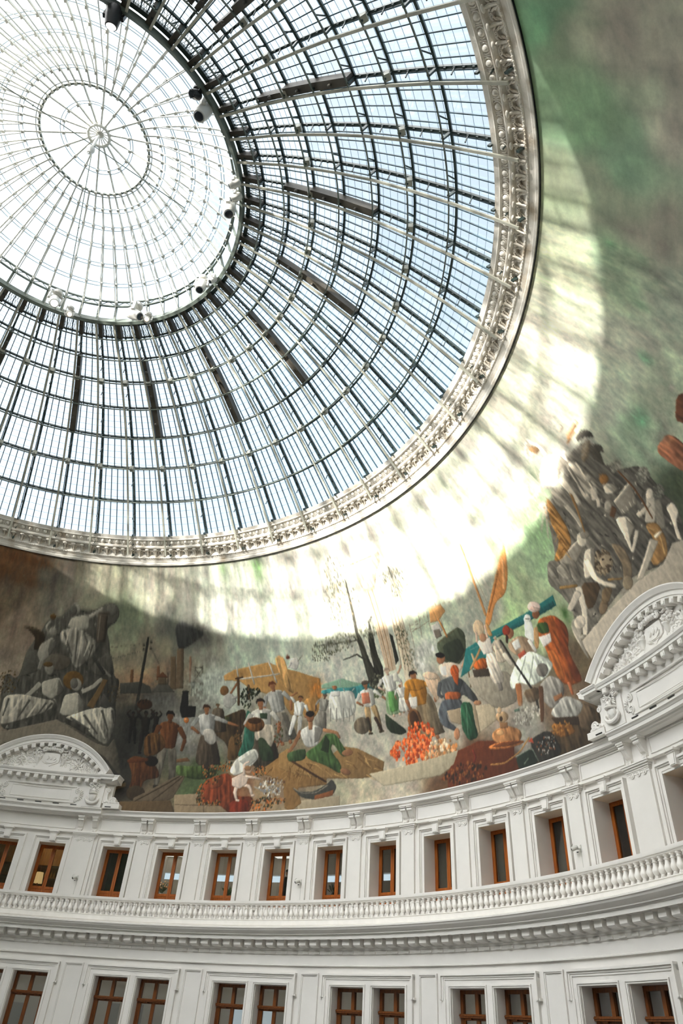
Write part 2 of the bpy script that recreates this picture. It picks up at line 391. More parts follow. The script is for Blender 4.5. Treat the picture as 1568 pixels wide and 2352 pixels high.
for a, c in zip(allp[:-1], allp[1:]):
    m_ = (1.5 if a in edge else .95); n_ = (1.5 if c in edge else .95)
    t0, t1 = a + m_, c - n_
    for za, zb in ((6.51, 6.53), (6.93, 6.95)): b.ring([(RW - .035, za), (RW, za), (RW, zb), (RW - .035, zb)], t0, t1, 8)
    for t in (t0, t1 - .06): b.ring([(RW - .035, 6.53), (RW, 6.53), (RW, 6.93), (RW - .035, 6.93)], t, t + .06, 1)
b.build('frieze_moulding', WHITE, WU)
# cornice carrying the mural
CORN = [(19.6, 6.99), (RW - .05, 6.99), (RW - .08, 7.03), (RW - .13, 7.03), (RW - .15, 7.07), (RW - .24, 7.08), (RW - .24, 7.17), (RW - .26, 7.18), (RW - .29, 7.22), (RW - .33, 7.24), (RW - .33, 7.28), (RW - .10, 7.31), (19.6, 7.31)]
struct(MB().ring(CORN, n=360).build('trim_1', WHITE, smooth=True, sharp=.35))
bk = MB()
for c in (PC1, PC2): bk.ring([(r_ - .20, z + .004) for r_, z in CORN[1:-1]] + [(19.5, 7.3), (19.5, 7.0)], c - 8.1, c + 8.1, 24)
bk.build('cornice_break', WHITE, bpy.data.objects['trim_1'], smooth=True, sharp=.35)
# gallery floor, walls behind the upper windows
struct(MB().ring([(18.0, 2.95), (24.6, 2.95), (24.6, 3.72), (20.3, 3.72), (20.3, 3.08), (18.0, 3.08)], n=180).build('floor_upper_gallery', CONC))
struct(MB().ring([(20.3, 6.6), (24.6, 6.6), (24.6, 6.75), (20.3, 6.75)], n=120).build('ceiling_upper_gallery', ROOM))
b = MB()
arcbox(b, 78, 402, 3.0, 6.7, 24.3, 24.6); arcbox(b, 42, 78, 3.0, 5.60, 24.3, 24.6); arcbox(b, 42, 78, 5.90, 6.7, 24.3, 24.6)
for q in range(12): arcbox(b, 42 + 3.27 * q - .05, 42 + 3.27 * q + .05, 5.6, 5.9, 24.35, 24.5)
for t in (42.0, 46.6, 78.5): arcbox(b, t, t + .25, 3.0, 6.7, 20.45, 24.3)
for t in (23.5, 41.7): arcbox(b, t, t + .25, 3.0, 6.7, 20.45, 24.3)
struct(b.build('wall_upper_gallery', ROOM))
b = MB(); arcbox(b, 24, 41.6, 3.08, 6.6, 23.2, 23.3)
struct(b.build('wall_bar', AMBER))
# upper windows
def upper_window(az, n):
    y = RW + .62; root = struct(empty('window_%d' % n, P(az, y, 3.87), az)); h = .60
    b = MB()
    for s in (-1, 1): b.box(s * h, s * (h - .065), y, y + .09, 3.87, 5.93)
    b.box(-h, h, y, y + .09, 5.87, 5.93)
    adopt(b.build('frame', WOOD, None, az=az), root)
    for s in (-1, 1):
        a0, a1 = sorted((s * .004, s * (h - .065))); b = MB()
        b.box(a0, a0 + .07, y - .02, y + .05, 3.87, 5.87); b.box(a1 - .07, a1, y - .02, y + .05, 3.87, 5.87)
        b.box(a0 + .07, a1 - .07, y - .02, y + .05, 5.80, 5.87); b.box(a0 + .07, a1 - .07, y - .02, y + .05, 4.30, 4.39)
        b.box(a0 + .07, a1 - .07, y + .0, y + .04, 3.87, 4.30)
        b.box(a0 + .12, a1 - .12, y - .015, y + .01, 3.95, 4.24)
        lf = b.build('leaf', WOOD, None, az=az); adopt(lf, root)
        b = MB(); b.box(a0 + .06, a1 - .06, y + .012, y + .02, 4.38, 5.81)
        adopt(b.build('pane', WGLASS, None, az=az), lf)
for c in WIN: upper_window(c, nw); nw += 1
# gallery cornice with modillions, below the balustrade
GC = [(18.6, 3.16), (17.80, 3.08), (17.76, 3.06), (17.76, 3.02), (17.79, 3.00), (17.81, 2.96), (17.88, 2.90), (17.93, 2.87), (17.93, 2.845), (17.97, 2.84), (17.97, 2.82), (18.0, 2.815), (18.0, 2.71), (18.03, 2.715), (18.03, 2.735), (18.36, 2.735),
      (18.36, 2.50), (18.40, 2.49), (18.40, 2.44), (18.43, 2.42), (18.44, 2.33), (18.47, 2.31), (18.47, 2.29), (18.45, 2.29), (18.45, 2.04), (18.42, 2.03), (18.42, 2.0), (18.7, 2.0)]
T2 = struct(MB().ring(GC, n=360).build('trim_2', WHITE, smooth=True, sharp=.3))
b = MB(); b.prism([(18.36, 2.735), (18.10, 2.735), (18.10, 2.715), (18.12, 2.71), (18.12, 2.56), (18.15, 2.53), (18.19, 2.52), (18.30, 2.505), (18.36, 2.50)], -.135, .135)
b.prism([(18.36, 2.735), (18.085, 2.735), (18.085, 2.70), (18.36, 2.70)], -.155, .155)
mod = b.build('modillion', WHITE, T2); mt = [24 + 1.38 * q for q in range(76)]
mod.rotation_euler.z = -R(mt[0])
for t in mt[1:]: twin(mod, t, T2)
b = MB()
for t in np.arange(24, 129, 1.38): b.ring([(18.39, 2.34), (18.44, 2.34), (18.44, 2.42), (18.39, 2.42)], t - .35, t + .35, 1)
b.build('dentil_band', WHITE, T2)
# vault shell outside the painted canvas
zs = [7.2 + (17.3 - 7.2) * i / 24 for i in range(25)]
struct(MB().ring([(cove_r(z) + .30, z) for z in zs] + [(cove_r(z) + .55, z) for z in zs[::-1]], n=240).build('ceiling', CONC))

# ================================================================ THINGS: balustrade
bal = empty('balustrade', P(76, 18.5, 3.19)); tag(bal, 'white stone balustrade with vase shaped balusters curving along the upper gallery edge', 'balustrade')
MB().ring([(18.45, 3.19), (18.45, 3.345), (18.43, 3.35), (18.43, 3.37), (18.75, 3.37), (18.75, 3.13), (18.5, 3.13)], n=360).build('plinth', STONE, bal, smooth=True, sharp=.4)
MB().ring([(18.46, 3.82), (18.44, 3.835), (18.44, 3.86), (18.41, 3.87), (18.40, 3.90), (18.40, 3.957), (18.75, 3.957), (18.75, 3.82)], n=360).build('top_rail', STONE, bal, smooth=True, sharp=.4)
bp = [(.03, .0), (.055, .0), (.055, .035), (.04, .04), (.045, .055), (.036, .075), (.045, .095), (.066, .13), (.076, .165), (.072, .20), (.055, .245), (.042, .29), (.036, .33), (.036, .345), (.050, .355), (.050, .372), (.037, .38), (.040, .41), (.056, .425), (.056, .45), (.03, .45)]
def baluster_mb(az, r_=18.52, kk=12):
    b = MB(); c = P(az, r_, 3.37)
    b.lathe([(x * 1.12, z) for x, z in bp], c, kk); return b
bt = [20 + .647 * q for q in range(165)]
vis = [t for t in bt if 30 < t < 117]; vis.sort(key=lambda t: (P(t, 18.5, 3.5) - Vector((0, -15.7, 0))).length); near = set(vis[:100])
first = None
for t in bt:
    if t in near:
        if first is None: first = baluster_mb(0).build('baluster', STONE, bal, smooth=True, sharp=.7); first.rotation_euler.z = -R(t)
        else: twin(first, t, bal)
b = MB()
for t in bt:
    if t not in near: q = baluster_mb(t, kk=10); b.add(q.v, q.f)
tag(b.build('far_baluster_row', STONE, bal, smooth=True, sharp=.7), kind='stuff')
b = MB()
for t in bt: q = baluster_mb(t + .323, 18.68, 8); b.add(q.v, q.f)
tag(b.build('back_baluster_row', STONE, bal, smooth=True, sharp=.7), kind='stuff')

# ================================================================ THINGS: pediments
def spiral(cx, cz, r0, turns, y, sgn=1, a0=0, n=26):
    return [(cx + r0 * (1 - .82 * i / n) * math.cos(a0 + sgn * 2 * PI * turns * i / n), y, cz + r0 * (1 - .82 * i / n) * math.sin(a0 + sgn * 2 * PI * turns * i / n)) for i in range(n + 1)]
def arcpts(hw_, z0, rise, n, t0=0.0):
    Rr = (hw_ ** 2 + rise ** 2) / (2 * rise); cz = z0 + rise - Rr; am = math.asin(min(1, hw_ / Rr))
    if rise > hw_: am = PI - am
    return [(Rr * math.sin(-am + 2 * am * i / n), cz + Rr * math.cos(-am + 2 * am * i / n)) for i in range(n + 1)], Rr, cz, am
def sweep_arc(b, prof, hw_, z0, rise, n=40):           # prof: (outward offset, depth y); section follows the arch
    _, Rr, cz, am = arcpts(hw_, z0, rise, n); rows = []
    for i in range(n + 1):
        a = -am + 2 * am * i / n; rows.append([((Rr + e) * math.sin(a), y, cz + (Rr + e) * math.cos(a)) for e, y in prof])
    k_ = len(prof); s0 = b.n; b.grid(rows, cv=True); b.f += [tuple(range(s0, s0 + k_)), tuple(range(s0 + n * k_ + k_ - 1, s0 + n * k_ - 1, -1))]
def pediment(pc, label):
    root = empty('pediment', P(pc, 19.3, 7.30), pc); tag(root, label, 'pediment', 'arched pediments over the main cornice')
    Y = RW - .20
    def B(b, name, m=STONE, par=root, **kw): o = b.build(name, m, None, bend=Y, az=pc, **kw); adopt(o, par); return o
    b = MB(); b.box(-2.62, 2.62, Y - .28, Y + .35, 7.30, 8.42, 16); b.box(-3.0, 3.0, Y - .12, Y + .35, 7.30, 8.40, 16)
    for s in (-1, 1): b.box(s * 2.66, s * 1.84, Y - .33, Y, 7.30, 8.28, 3)
    body = B(b, 'body', WHITE)
    for i in range(-4, 5):
        x = i * .745; B(MB().box(x - .13, x + .13, Y - .30 if abs(i) < 4 else Y - .32, Y - .26, 7.335, 7.365), 'vent_slot', BLACK, body)
    b = MB()                                            # sunk panel with eared frame
    fr_ = [(-1.62, 7.42), (1.62, 7.42), (1.62, 8.03), (-1.62, 8.03)]
    b.tube([(x, Y - .285, z) for x, z in ((-1.45, 7.42), (1.45, 7.42), (1.60, 7.55), (1.60, 7.92), (1.45, 8.05), (-1.45, 8.05), (-1.60, 7.92), (-1.60, 7.55))], .028, 6, True)
    b.tube([(x, Y - .285, z) for x, z in ((-1.25, 7.52), (1.25, 7.52), (1.25, 7.95), (-1.25, 7.95))], .012, 5, True)
    for s in (-1, 1):
        for dz_, sg in ((.16, 1), (-.16, -1)):
            b.tube(spiral(s * 1.55, 7.735 + dz_, .12, 1.6, Y - .30, s * sg, PI / 2 if sg > 0 else -PI / 2), .025, 6)
        for q in range(7):
            a = -1.2 + 2.4 * q / 6; b.ell((s * (1.60 + .13 * math.cos(a)), Y - .30, 7.735 + .17 * math.sin(a)), (.085, .035, .026), 8, 6, Matrix.Rotation(-s * a, 3, 'Y'))
    B(b, 'panel_frame', STONE, smooth=True)
    b = MB()                                            # horizontal cornice
    cp = [(Y - .25, 8.30), (Y - .34, 8.34), (Y - .36, 8.40), (Y - .55, 8.40), (Y - .55, 8.47), (Y - .58, 8.48), (Y - .62, 8.54), (Y - .62, 8.57), (Y + .2, 8.60), (Y + .2, 8.30)]
    b.prism(cp, -2.55, 2.55, 16)
    for s in (-1, 1):
        xs = sorted((s * 2.45, s * 3.05)); b.prism([(y - .08 if y < Y else y, z) for y, z in cp], xs[0], xs[1], 3)
        xs = sorted((s * 3.05, s * 3.22)); b.prism([(y - .02 if y < Y else y, z) for y, z in cp[3:]] , xs[0], xs[1], 1)
        b.plate([(s * x, z) for x, z in ((3.0, 8.58), (3.30, 8.58), (3.24, 8.50), (3.22, 8.40), (3.0, 8.30))], Y - .62, Y + .1)
    B(b, 'base_cornice', STONE)
    b = MB()                                            # arched cornice
    ap = [(0, Y + .2), (0, Y - .52), (.04, Y - .52), (.05, Y - .55), (.17, Y - .55), (.18, Y - .60), (.22, Y - .62), (.27, Y - .66), (.30, Y - .68), (.335, Y - .68), (.335, Y + .2)]
    sweep_arc(b, ap, 2.52, 8.56, 1.19)
    B(b, 'arch_cornice', STONE, smooth=True, sharp=.45)
    b = MB(); ins, Rr, cz, am = arcpts(2.52, 8.56, 1.19, 40)
    b.plate(ins, Y - .20, Y + .1); B(b, 'tympanum', WHITE)
    b = MB()
    for q in range(13):                                 # dentil blocks: under the base cornice and inside the arch
        x = -2.22 + 4.44 * q / 12; b.box(x - .085, x + .085, Y - .53, Y - .27, 8.235, 8.40); b.box(x - .06, x + .06, Y - .55, Y - .52, 8.25, 8.33)
    B(b, 'dentil_row')
    b = MB()
    for q in range(16):
        a = (-am + .05) + (2 * am - .10) * q / 15; rot = Matrix.Rotation(a, 3, 'Y')
        for (dx, y0, y1, r0, r1) in ((.088, Y - .53, Y - .19, Rr - .15, Rr + .01), (.06, Y - .55, Y - .52, Rr - .135, Rr - .05)):
            s0 = b.n; b.box(-dx, dx, y0, y1, r0, r1)
            for i in range(s0, b.n): v = rot @ Vector((b.v[i][0], 0, b.v[i][2])); b.v[i] = (v.x, b.v[i][1], v.z + cz)
    B(b, 'arch_dentil_row')
    # coat of arms: shield, ship with three sails, crowning shell scroll
    yy = Y - .22
    b = MB(); sh = [(-.36, 9.36), (-.40, 9.10), (-.38, 8.98), (-.22, 8.90), (-.10, 8.86), (0, 8.78), (.10, 8.86), (.22, 8.90), (.38, 8.98), (.40, 9.10), (.36, 9.36)]
    b.plate([(x * .92, z) for x, z in sh], yy - .13, yy + .05)
    shield = B(b, 'shield')
    b = MB()
    hull = [(-.25, 9.07), (-.22, 8.98), (-.12, 8.93), (.10, 8.93), (.22, 8.99), (.27, 9.09), (.12, 9.02), (-.12, 9.02)]
    b.plate(hull, yy - .16, yy - .12)
    for x, hh in ((-.15, .18), (.0, .22), (.14, .17)):
        b.tube([(x - .02 + .07 * math.sin(PI * i / 6), yy - .145, 9.06 + hh * i / 6) for i in range(7)], [.012, .03, .035, .035, .03, .02, .01], 6)
    for i in range(5): b.tube([(-.25 + .1 * i, yy - .14, 8.90 + .02 * (i % 2)), (-.15 + .1 * i, yy - .14, 8.92 - .02 * (i % 2))], .012, 5)
    B(b, 'ship_emblem', STONE, shield, smooth=True)
    b = MB()
    b.tube([(-.30 + .6 * i / 12, yy - .18, 9.50 + .03 * math.sin(PI * i / 12)) for i in range(13)], [.05] + [.085 - .02 * (i % 2) for i in range(11)] + [.05], 10)
    for s in (-1, 1):
        b.tube(spiral(s * .34, 9.47, .10, 1.5, yy - .20, -s, PI / 2), .03, 6)
        b.tube([(s * (.30 + .35 * i / 8), yy - .14, 9.56 - .12 * (i / 8) ** 2 + .05 * math.sin(i)) for i in range(9)], .03, 6)
    for q in range(9): b.ell((-.26 + .065 * q, yy - .2, 9.62 + .02 * math.sin(q * 1.7)), (.03, .05, .05), 6, 5)
    B(b, 'shell_crown', STONE, smooth=True)
    # scrolling foliage with rosettes, mirrored
    b = MB(); rr = random.Random(5)
    def leafat(x, z, ang, L=.13, y_=yy - .07): b.ell((x, y_, z), (L, .045, L * .36), 8, 6, Matrix.Rotation(-ang, 3, 'Y'))
    for s in (-1, 1):
        for cx, cz_, r0, pet in ((1.22, 8.91, .27, 7), (.74, 8.86, .17, 0), (1.72, 8.82, .17, 5), (2.08, 8.70, .10, 0), (.62, 9.42, .15, 0)):
            b.tube(spiral(s * cx, cz_, r0, 1.7 if not pet else 1.15, yy - .06, s, PI), [.048 - .014 * i / 26 for i in range(27)], 6)
            if pet:
                for q in range(pet):
                    a = 2 * PI * q / pet; rp = r0 * .42; leafat(s * cx + rp * math.cos(a), cz_ + rp * math.sin(a), a, r0 * .30, yy - .10)
                b.ell((s * cx, yy - .13, cz_), r0 * .17, 8, 6)
            for q in range(9):
                a = rr.uniform(0, 2 * PI); leafat(s * cx + (r0 + .05) * math.cos(a), cz_ + (r0 + .04) * math.sin(a), a + rr.uniform(-.9, .9), rr.uniform(.06, .12))
        b.tube([(s * (.12 + 1.9 * i / 14), yy - .06, 8.72 + .04 * math.sin(i * 1.2) + .02) for i in range(15)], .035, 6)
        b.tube([(s * (.45 + .55 * i / 10), yy - .06, 8.80 + .42 * math.sin(PI * i / 16)) for i in range(11)], .04, 6)
        b.lathe([(.05, -.14), (.09, -.05), (.11, .06), (.14, .10), (.14, .13), (.02, .13)], (s * .55, yy - .08, 9.02), 10)
        for q in range(26): b.ell((s * rr.uniform(.42, .80), yy - rr.uniform(.08, .16), 9.17 + rr.uniform(-.02, .20)), rr.uniform(.03, .05), 6, 5)
        for q in range(80):
            t = rr.uniform(0, 1); x = .45 + 1.75 * t; top = math.sqrt(max(0, (Rr - .24) ** 2 - x * x)) + cz
            z = rr.uniform(8.68, max(8.74, min(9.45, top))); leafat(s * x, z, rr.uniform(0, PI), rr.uniform(.06, .12), yy - rr.uniform(.03, .09))
    B(b, 'foliage_relief', STONE, smooth=True)
    # hanging trophy on each end pier: winged staff, face, urn and swag
    for s in (-1, 1):
        b = MB(); x = s * 2.24; y_ = Y - .38
        b.ell((x, y_, 7.72), (.17, .10, .21), 12, 8); b.lathe([(.17, 0), (.19, .03), (.17, .06)], (x, y_, 7.80), 12)
        for q in range(5): b.tube([(x - .13 + .065 * q, y_ - .09 + .02 * abs(q - 2), 7.62), (x - .14 + .07 * q, y_ - .08 + .02 * abs(q - 2), 7.80)], .012, 5)
        b.tube([(x + .27 * math.sin(a), y_ - .02, 7.62 - .17 * math.cos(a)) for a in [-2.0 + 4.0 * i / 16 for i in range(17)]], [.03 + .035 * math.sin(PI * i / 16) for i in range(17)], 8)
        b.tube([(x, y_, 7.9), (x, y_, 8.38)], .025, 6); b.ell((x, y_, 8.39), .045, 8, 6)
        for t in (-1, 1):
            b.tube([(x + t * .10 * math.sin(PI * i / 5), y_ - .03, 7.98 + .32 * i / 10) for i in range(11)], .022, 6)
            for q in range(4): b.ell((x + t * (.10 + .045 * q), y_, 8.30 - .05 * q), (.08, .03, .025), 8, 6, Matrix.Rotation(-t * .5, 3, 'Y'))
            for q in range(5): b.ell((x + t * .15, y_, 8.22 - .07 * q), (.07, .03, .03), 6, 5, Matrix.Rotation(t * .6, 3, 'Y'))
        b.ell((x, y_ - .05, 7.93), (.09, .08, .10), 8, 6); b.ell((x, y_ - .12, 7.92), (.025, .03, .03), 6, 5)
        B(b, 'trophy', STONE, smooth=True)
        b = MB(); b.box(s * 2.74, s * 3.46, Y - .30, Y + .1, 7.30, 7.49, 3)
        b.plate([(s * xx, z) for xx, z in ((2.62, 7.49), (3.05, 7.49), (2.92, 7.58), (2.86, 7.70), (2.84, 7.85), (2.88, 8.0), (2.80, 8.12), (2.62, 8.12))], Y - .26, Y + .05)
        b.tube(spiral(s * 3.14, 7.61, .13, 1.6, Y - .26, -s, PI if s > 0 else 0), .04, 6); b.tube(spiral(s * 2.86, 8.03, .09, 1.5, Y - .26, s, PI / 2), .03, 6)
        b.lathe([(.12, -.13), (.13, .13)], (s * 3.14, Y - .13, 7.615), 12, (0, 1, 0))
        for q in range(6): b.ell((s * (2.80 + .09 * q), Y - .27, 7.55 + .03 * math.sin(q * 2)), (.07, .04, .05), 6, 5)
        b.ell((s * 3.33, Y - .2, 7.54), (.08, .06, .05), 6, 5)
        B(b, 'scroll_bracket', STONE, smooth=True)
    return root
pediment(PC1, 'white arched pediment with ship shield under the painted grey seated statues at left')
pediment(PC2, 'white arched pediment at right edge, beside the painted man in orange robe')

# ================================================================ THINGS: cornice ring of the dome opening
oc = empty('oculus_cornice', P(76, 14.3, 17.2)); tag(oc, 'cream carved cornice ring with egg and leaf bands around the glass dome', 'cornice')
A_, B_ = Vector((13.76, 17.70)), Vector((14.79, 16.79)); T_ = (B_ - A_); N_ = Vector((-T_.y, T_.x)).normalized() * -1   # N_: out of the room
if N_.x < 0: N_ = -N_
def U(u, d): p = A_ + T_ * u - N_ * d; return (p.x, p.y)      # d: towards the room
PR = [U(0, -.02), U(0, .0), U(.10, .0), U(.13, .02), U(.15, -.01), U(.17, -.05), U(.28, -.08), U(.32, -.06), U(.335, .0), U(.35, .025), U(.38, .04), U(.41, .025), U(.425, 0), U(.44, -.04), U(.47, -.10), U(.55, -.12), U(.66, -.07), U(.71, -.03), U(.72, .0), U(.74, .015), U(.76, 0), U(.77, -.02), U(.78, .0), U(.84, -.01), U(.845, .005), U(.90, .0), U(.905, .03), U(.93, .045), U(.985, .045), U(1.0, .02), U(1.0, -.02)]
MB().ring(PR + [(14.95, 16.85), (15.0, 17.3), (14.75, 17.55), (14.2, 17.45), (13.95, 17.72)], n=360).build('moulding', GILT, oc, smooth=True, sharp=.4)
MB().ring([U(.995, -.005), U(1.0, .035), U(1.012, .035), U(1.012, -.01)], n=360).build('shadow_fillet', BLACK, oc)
EG = [1.31 * q for q in range(274)]
def egg_mb(az, kk=10):
    b = MB(); r_, z = U(.235, -.05); ax = Vector((0, -N_.x, -N_.y)); c = Vector((0, r_, z)); rot = ax.to_track_quat('Z', 'X').to_matrix()
    t_ = Vector((0, T_.x, T_.y)).normalized(); x_ = Vector((1, 0, 0)); rot = Matrix((x_, t_, ax.normalized())).transposed()
    b.ell(c, (.082, .095, .085), kk, 8, rot)
    pts = [c + x_ * (.125 * math.sin(a)) + t_ * (-.02 + .13 * math.cos(a)) + ax * .01 for a in [-2.4 + 4.8 * i / 10 for i in range(11)]]
    b.tube(pts, .018, 5); b.tube([c + x_ * .16 + t_ * -.11 + ax * .0, c + x_ * .16 + t_ * .10 + ax * .02], [.03, .008], 5)
    m = Matrix.Rotation(-R(az), 3, 'Z'); b.v = [tuple(m @ Vector(v)) for v in b.v]; return b
def leaf_mb(az, big):
    b = MB(); ax = -Vector((0, N_.x, N_.y)); x_ = Vector((1, 0, 0)); t_ = Vector((0, T_.x, T_.y)).normalized()
    def q(u, x, d): r_, z = U(u, d); return Vector((x, r_, z))
    rot = Matrix((x_, t_, ax)).transposed()
    s = 1.0 if big else .75
    b.tube([q(.70, 0, -.03), q(.6, 0, -.04), q(.52, 0, -.03), q(.46, 0, .05)], [.03, .04, .05 * s, .03], 6)
    b.ell(q(.455, 0, .05), (.10 * s, .05, .045), 8, 6, rot)
    for sg in (-1, 1):
        for i, (u, x, L) in enumerate(((.50, .08, .085), (.565, .10, .09), (.63, .085, .08), (.685, .05, .06))):
            b.ell(q(u, sg * x * s, -.06), (.030, L * s, .024), 8, 6, rot @ Matrix.Rotation(sg * (.75 - .12 * i), 3, 'Z'))
        b.tube([q(.50 + .03 * math.sin(a) , sg * (.21 + .045 * math.cos(a)), -.05) for a in [0, .8, 1.6, 2.4, 3.2, 4.0, 4.8, 5.6]], .018, 5)
    m = Matrix.Rotation(-R(az), 3, 'Z'); b.v = [tuple(m @ Vector(v)) for v in b.v]; return b
def near_far(mk, angs, name, m, far):
    vis = [t for t in angs if -8 < t < 160]; vis.sort(key=lambda t: (P(t, 14.2, 17.3) - Vector((0, -15.7, 0))).length); nr = set(vis[:99]); f0 = None; b = MB()
    for i, t in enumerate(angs):
        if t in nr:
            if f0 is None: f0 = mk(0, 1).build(name, m, oc, smooth=True, sharp=.9); f0.rotation_euler.z = -R(t)
            else: twin(f0, t, oc)
        else: q = mk(t, i % 2); b.add(q.v, q.f)
    tag(b.build(far, m, oc, smooth=True, sharp=.9), kind='stuff')
near_far(lambda a, g: egg_mb(a), EG, 'egg', GILT, 'far_egg_band')
near_far(leaf_mb, [1.5 * q for q in range(240)], 'acanthus_leaf', GILT, 'far_leaf_band')
b = MB()
for q in range(900):
    if -10 < q * .4 < 165: r_, z = U(.74, .012); b.ell(P(q * .4, r_, z), .028, 6, 4)
tag(b.build('bead_band', GILT, oc), kind='stuff')

# ================================================================ THINGS: iron and glass dome
dome = empty('glass_dome', (0, 0, 17.1)); tag(dome, 'large iron ribbed glass dome opening above the painted vault', 'dome')
TR, DR = 20.35, 360 / 51
MER = [(14.32, 17.02), (13.688, 17.662), (12.578, 18.701), (11.416, 19.673), (10.332, 20.497), (9.229, 21.186), (8.236, 21.721), (7.332, 22.142), (6.485, 22.43), (5.788, 22.68)]
MV = [Vector((0, r_, z)) for r_, z in MER]
def mnorm(i):
    a, c = MV[max(i - 1, 0)], MV[min(i + 1, len(MV) - 1)]; t = (c - a).normalized(); return Vector((0, t.z, -t.y)) if Vector((0, t.z, -t.y)).z > 0 else Vector((0, -t.z, t.y))
MN = [mnorm(i) for i in range(len(MV))]; OFF = .36
OUT = [p + n_ * OFF for p, n_ in zip(MV, MN)]
RIB = [TR + DR * q for q in range(51)]
b = MB()
b.sweep(MV, .075, .05, MN)
rib = b.build('rib', IRONL, dome); rib.rotation_euler.z = -R(RIB[0])
b = MB(); b.sweep(OUT, .07, .09, MN)
for i in range(len(MV) - 1):
    for q in range(5):
        f = q / 5; p = MV[i].lerp(MV[i + 1], f); o_ = OUT[i].lerp(OUT[i + 1], f)
        b.bar(p.lerp(o_, .75), o_, .07, .05, (1, 0, 0))
    b.bar(MV[i].lerp(MV[i + 1], .5), OUT[i].lerp(OUT[i + 1], .62), .03, .03, (1, 0, 0))
    b.bar(MV[i], OUT[i], .05, .10, (0, 1, -1))
oc_ = b.build('outer_chord', IROND, None); adopt(oc_, rib); 
for i in (3, 6):
    b = MB(); c = MV[i] + MN[i] * .12; b.box(-.09, .09, c.y - .10, c.y + .10, c.z - .10, c.z + .10)
    nb_ = b.build('node_box', IRONL, None); adopt(nb_, rib)
for az in RIB[1:]: twin(rib, az, dome)
for i in range(2, 9):                           # purlin rings, double chord with braces
    r0, z0 = MV[i].y, MV[i].z; o_ = OUT[i]
    b = MB(); b.ring([(r0 - .02, z0 - .02), (r0 + .015, z0 - .03), (r0 + .03, z0 + .01), (r0 - .01, z0 + .03)], n=204)
    pr = b.build('purlin_ring', IRONG, dome, smooth=True)
    b = MB(); b.ring([(o_.y - .045, o_.z - .03), (o_.y + .02, o_.z - .05), (o_.y + .045, o_.z + .02), (o_.y - .03, o_.z + .045)], n=204)
    for az in RIB:
        for f, g in ((.3, .5),): b.bar(P(az + DR * f, o_.y, o_.z), P(az + DR * g, r0, z0), .03, .03, (0, 0, 1))
    adopt(b.build('outer_chord', IROND, None), pr)
# glazing: bars, laps and panes of one bay
b = MB(); lb = MB(); gb = MB(); OG = [p + n_ * .05 for p, n_ in zip(OUT, MN)]
def at_az(p, a): return P(a, p.y, p.z)
fr5, fr4, fr3 = (.07, .25, .43, .61, .79, .93), (.07, .29, .51, .73, .93), (.09, .36, .64, .91)
for i in range(len(MV) - 1):
    for f in (fr5 if i < 3 else fr4 if i < 5 else fr3):
        a = DR * f; n0 = P(a, MN[i].y, MN[i].z); b.bar(at_az(OUT[i], a), at_az(OUT[i + 1], a), .030, .045, n0)
    nl = 5 if i else 3
    for q in range(nl):
        f = (q + .5) / nl; p = OG[i].lerp(OG[i + 1], f); n0 = MN[i]
        for j in range(4): lb.bar(at_az(p, DR * j / 4), at_az(p, DR * (j + 1) / 4), .010, .010, n0)
    gb.grid([[at_az(OG[i], DR * j / 4) for j in range(5)], [at_az(OG[i + 1], DR * j / 4) for j in range(5)]])
gb.mi(1).add(b.v, b.f).mi(2).add(lb.v, lb.f); pane = gb.build('glazing', (DGLASS, BLUEB, LAP), dome)
pane.rotation_euler.z = -R(RIB[0])
for az in RIB[1:]: twin(pane, az, dome)
# dark boxes, mesh screens between the two top rings
b = MB(); p0, p1 = MV[8] + MN[8] * .1, MV[9] + MN[9] * .1
b.add([(x, p.y, p.z) for p in (p0, p1) for x in (.04, .20)] + [(x, p.y, p.z) for p in (OUT[8], OUT[9]) for x in (.04, .20)], [(0, 1, 3, 2), (4, 6, 7, 5), (0, 4, 5, 1), (2, 3, 7, 6), (0, 2, 6, 4), (1, 5, 7, 3)])
bx = b.build('duct_box', BROWN, dome); bx.rotation_euler.z = -R(RIB[0])
for az in RIB[1:]: twin(bx, az, dome)
b = MB()
for i in range(9):
    for s in (0, 1):
        a0, a1 = DR * i / 9, DR * (i + 2.2) / 9
        if a1 > DR: continue
        if s: a0, a1 = a1, a0
        b.bar(at_az(OUT[8], a0), at_az(OUT[9], a1), .014, .014, MN[8])
sc_ = b.build('mesh_screen', STEEL, dome); sc_.rotation_euler.z = -R(RIB[0])
for az in RIB[1:]: twin(sc_, az, dome)
b = MB()                                         # dark ventilation flaps beside every third rib
for i in range(4, 7):
    q = [MV[i] + MN[i] * .06, MV[i + 1] + MN[i + 1] * .06, OUT[i + 1], OUT[i]]; x0, x1 = .05, (.28 if i < 6 else .2)
    b.add([(x, p.y, p.z) for x in (x0, x1) for p in q], [(0, 1, 2, 3), (7, 6, 5, 4), (0, 4, 5, 1), (1, 5, 6, 2), (2, 6, 7, 3), (3, 7, 4, 0)])
    b.ell(MV[i].lerp(MV[i + 1], .5) + Vector((.16, 0, 0)), (.05, .06, .06), 8, 6)
vf = b.build('ventilation_flap', BROWN, dome); vf.rotation_euler.z = -R(RIB[1])
for q in (4, 7, 10, 13, 16, 19, 22, 25, 28, 31, 34, 37, 40, 43, 46, 49): twin(vf, RIB[q], dome)
for t in (170.6, 177.4): twin(vf, t, dome)
